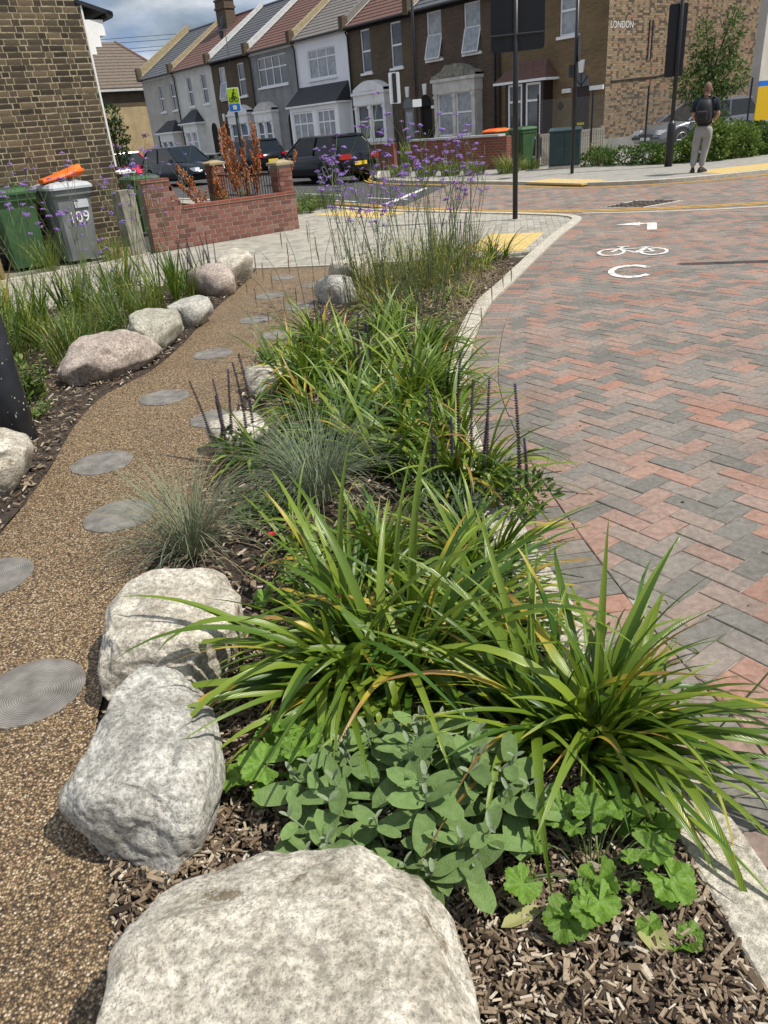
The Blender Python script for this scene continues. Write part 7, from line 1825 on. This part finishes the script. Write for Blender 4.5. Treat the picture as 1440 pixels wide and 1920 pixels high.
def dock(label, loc, h, nst, lean):
    r_ = empty('dock_plant', (loc[0], loc[1], 0), 0, label, 'plant', 'rust coloured dock plants'); st = MB(); sd = MB()
    for s_ in range(nst):
        an = rng.uniform(0, 2 * PI); hh = h * rng.uniform(0.7, 1.0); tp = Vector((lean[0] + 0.38 * math.cos(an), lean[1] + 0.3 * math.sin(an), hh)); b0 = Vector((0.08 * math.cos(an), 0.08 * math.sin(an), 0)); st.tube([b0, b0.lerp(tp, 0.5), tp], [0.006, 0.005, 0.002], 4, cap=False)
        for q in range(12):
            t = 0.4 + 0.6 * q / 12; p = b0.lerp(tp, t); a2 = rng.uniform(0, 2 * PI); ln = 0.22 * (1.1 - t) * 1.6 + 0.04; d = Vector((math.cos(a2) * 0.45, math.sin(a2) * 0.45, 0.9)).normalized()
            for w in range(9):
                c0 = p + d * ln * w / 9 + Vector((rng.gauss(0, 0.006), rng.gauss(0, 0.006), 0)); s2 = 0.019 * rng.uniform(0.6, 1.2); u = Vector((rng.gauss(0, 1), rng.gauss(0, 1), rng.gauss(0, 1))).normalized(); v = u.orthogonal().normalized()
                sd.add([c0 + u * s2, c0 + v * s2, c0 - u * s2, c0 - v * s2, c0 + u.cross(v) * s2, c0 - u.cross(v) * s2], [(0, 1, 4), (1, 2, 4), (2, 3, 4), (3, 0, 4), (1, 0, 5), (2, 1, 5), (3, 2, 5), (0, 3, 5)], 0, rng.random())
    tag(st.build('stems', MT['rust'], r_), kind='stuff'); tag(sd.build('seed_heads', MT['folr'], r_, attr=True), kind='stuff')
dock('tall rust red dock gone to seed behind the low wall', (-2.1, 15.6), 1.92, 13, (0.02, 0.0))
dock('shorter rusty dock leaning left over the wall', (-2.5, 15.2), 1.25, 8, (-0.42, -0.05))
dock('thin rusty dock leaning right beside the capped pillar', (-1.75, 16.0), 1.45, 2, (0.35, 0.05))
tuft('corner_grass', 'clump of long grass at the corner beyond the capped pillar', (-0.95, 18.4), 420, 0.55, MT['grass'], 0.45, 0.9, 0.006, None, MT['oat'])
leafy('corner_shrub', 'low bright shrub at the corner beyond the capped pillar', (-1.15, 17.5), 0.3, 0.4, 40, MT['foll'], 0.09, 8, 'shrub')
for (x, y, h, lb) in ((1.45, 26.2, 0.45, 'yellow green kerbside tuft by the parking sign'), (2.2, 25.2, 0.4, 'kerbside tuft left of the middle of the front wall'), (2.9, 24.6, 0.5, 'kerbside tuft before the front wall'), (3.5, 23.9, 0.45, 'kerbside tuft before the end of the front wall'), (4.4, 23.4, 0.6, 'darker kerbside tuft beside the black sign pole'), (5.2, 24.3, 0.35, 'small tuft left of the utility cabinet')):
    tuft('kerbside_tuft', lb, (x, y), 260, h, MT['grass'], 0.3, 0.8, 0.008, 'tufts along the far footway', MT['grassy']).location.z = 0.07
tuft('garden_grass', 'tall bright grass in the front garden of the brown house', (2.3, 32.0), 300, 1.1, MT['grass'], 0.5, 0.6, 0.012, None, MT['grassy'])

# ivy column, hedge and self sown tree
iv = empty('ivy_shrub', (-6.35, 22.6, 0), 0, 'dark ivy covered shrub behind the brick building corner', 'shrub')
mb = MB(); mb.tube([(0, 0, 0), (0.05, 0, 1.2), (0, 0, 2.2)], [0.06, 0.05, 0.02], 6); mb.build('trunk', MT['bark'], iv)
mb = MB()
for k in range(7): foliage(mb, (rng.uniform(-0.12, 0.12), rng.uniform(-0.1, 0.1), 0.3 + k * 0.33), (0.36, 0.36, 0.35), 330, 0.11)
tag(mb.build('crown', MT['fold'], iv, attr=True), kind='stuff')
def hedge(label, pts, mat, ls=0.11):
    r_ = empty('hedge', (pts[0][0], pts[0][1], 0.07), 0, label, 'hedge', 'hedge along the far footway'); mb = MB(); st = MB()
    for (x, y, rx, ry, h, n) in pts:
        foliage(mb, (x - pts[0][0], y - pts[0][1], h * 0.42), (rx, ry, h * 0.6), n, ls, 0.2, 0.6, 0.55)
        for q in range(5): a_ = rng.uniform(0, 6.28); st.tube([(x - pts[0][0], y - pts[0][1], 0), (x - pts[0][0] + rx * 0.6 * math.cos(a_), y - pts[0][1] + ry * 0.6 * math.sin(a_), h * 0.7)], 0.012, 4, cap=False)
    tag(st.build('stems', MT['bark'], r_), kind='stuff'); tag(mb.build('crown', mat, r_, attr=True), kind='stuff')
hedge('low clipped green growth right of the utility cabinet', [(6.95, 23.3, 0.5, 0.4, 0.42, 700), (7.5, 22.7, 0.5, 0.4, 0.45, 700), (8.0, 22.2, 0.5, 0.4, 0.5, 800)], MT['fol'], 0.09)
hedge('bright ivy hedge behind the standing person', [(8.6, 21.9, 0.55, 0.45, 0.42, 1200), (9.4, 21.6, 0.65, 0.55, 0.95, 2300), (10.2, 21.9, 0.7, 0.55, 0.8, 2000)], MT['foll'])
hedge('green hedge at the right edge under the yellow notice', [(11.0, 22.3, 0.65, 0.55, 0.75, 1600), (12.0, 22.7, 0.8, 0.6, 0.85, 1800), (13.0, 23.1, 0.8, 0.6, 0.9, 1600)], MT['fol'])
tuft('kerbside_tuft', 'yellow flowered weeds right of the cabinet against the fence', (7.3, 24.0), 260, 0.6, MT['grass'], 0.35, 0.6, 0.008, 'tufts along the far footway', MT['grassy']).location.z = 0.07
tr = empty('self_sown_tree', (9.75, 22.75, 0.07), 0, 'slender leafy tree growing up in front of the sunlit gable', 'tree')
mb = MB(); limbs = []
mb.tube([(0, 0, 0), (0.05, 0.02, 1.0), (-0.05, 0.0, 2.0), (0.0, 0, 3.0)], [0.07, 0.055, 0.04, 0.015], 7); mb.build('trunk', MT['bark'], tr)
lb_ = [((-0.05, 0, 1.2), (-0.75, 0.1, 2.1)), ((0.0, 0, 1.4), (0.65, 0.0, 2.2)), ((-0.05, 0, 1.9), (-0.35, -0.1, 3.3)), ((0, 0, 2.0), (0.5, 0.1, 3.45)), ((0, 0, 1.0), (0.35, -0.2, 1.7)), ((0, 0, 1.0), (-0.4, -0.2, 1.7))]
for a, b_ in lb_:
    m2 = MB(); m2.tube([a, Vector(a).lerp(Vector(b_), 0.5) + Vector((0, 0, 0.08)), b_], [0.03, 0.022, 0.008], 5); m2.build('limb', MT['bark'], tr)
mb = MB()
for (c, rad, n) in (((-0.45, 0, 1.85), (0.55, 0.45, 0.45), 620), ((0.45, 0, 1.95), (0.55, 0.45, 0.5), 640), ((0, 0, 1.5), (0.5, 0.45, 0.45), 520), ((-0.35, 0, 2.75), (0.28, 0.28, 0.6), 330), ((0.45, 0, 2.95), (0.26, 0.26, 0.6), 320), ((0.05, 0, 2.3), (0.5, 0.4, 0.4), 420), ((0.25, -0.1, 0.9), (0.3, 0.3, 0.5), 260)): foliage(mb, c, rad, n, 0.15, -0.1, 0.25, 0.28)
tag(mb.build('crown', MT['fol'], tr, attr=True), kind='stuff')

# small litter on the paving
def litter(name, label, n, xf, zs, mat, smin, smax):
    mb = MB()
    for k in range(n):
        x, y = xf(); s_ = rng.uniform(smin, smax); a_ = rng.uniform(0, 6.28); e = rng.uniform(0.25, 0.8); ca, sa = math.cos(a_), math.sin(a_); hgt = s_ * rng.uniform(0.15, 0.5)
        ps = [(s_ * math.cos(q * PI / 3) * rng.uniform(0.7, 1.1), s_ * e * math.sin(q * PI / 3) * rng.uniform(0.7, 1.1)) for q in range(6)]
        base = [(x + p[0] * ca - p[1] * sa, y + p[0] * sa + p[1] * ca, zs) for p in ps]
        mb.add(base + [(x, y, zs + hgt)], [(q, (q + 1) % 6, 6) for q in range(6)], 0, rng.random())
    return tag(mb.build(name, mat, attr=True), label, 'litter', None, 'stuff')
litter('road_litter', 'scattered dark specks and twigs on the brick road', 420, lambda: (rng.uniform(1.05, 6), 1.2 + 11 * rng.random() ** 1.4), 0.001, MT['chip'], 0.003, 0.012)
litter('path_litter', 'scattered wood chips fallen on the gravel path', 110, lambda: ((lambda y: (rng.uniform(-1.75, -1.0), y))(1.2 + 8 * rng.random())), 0.001, MT['chip'], 0.004, 0.014)
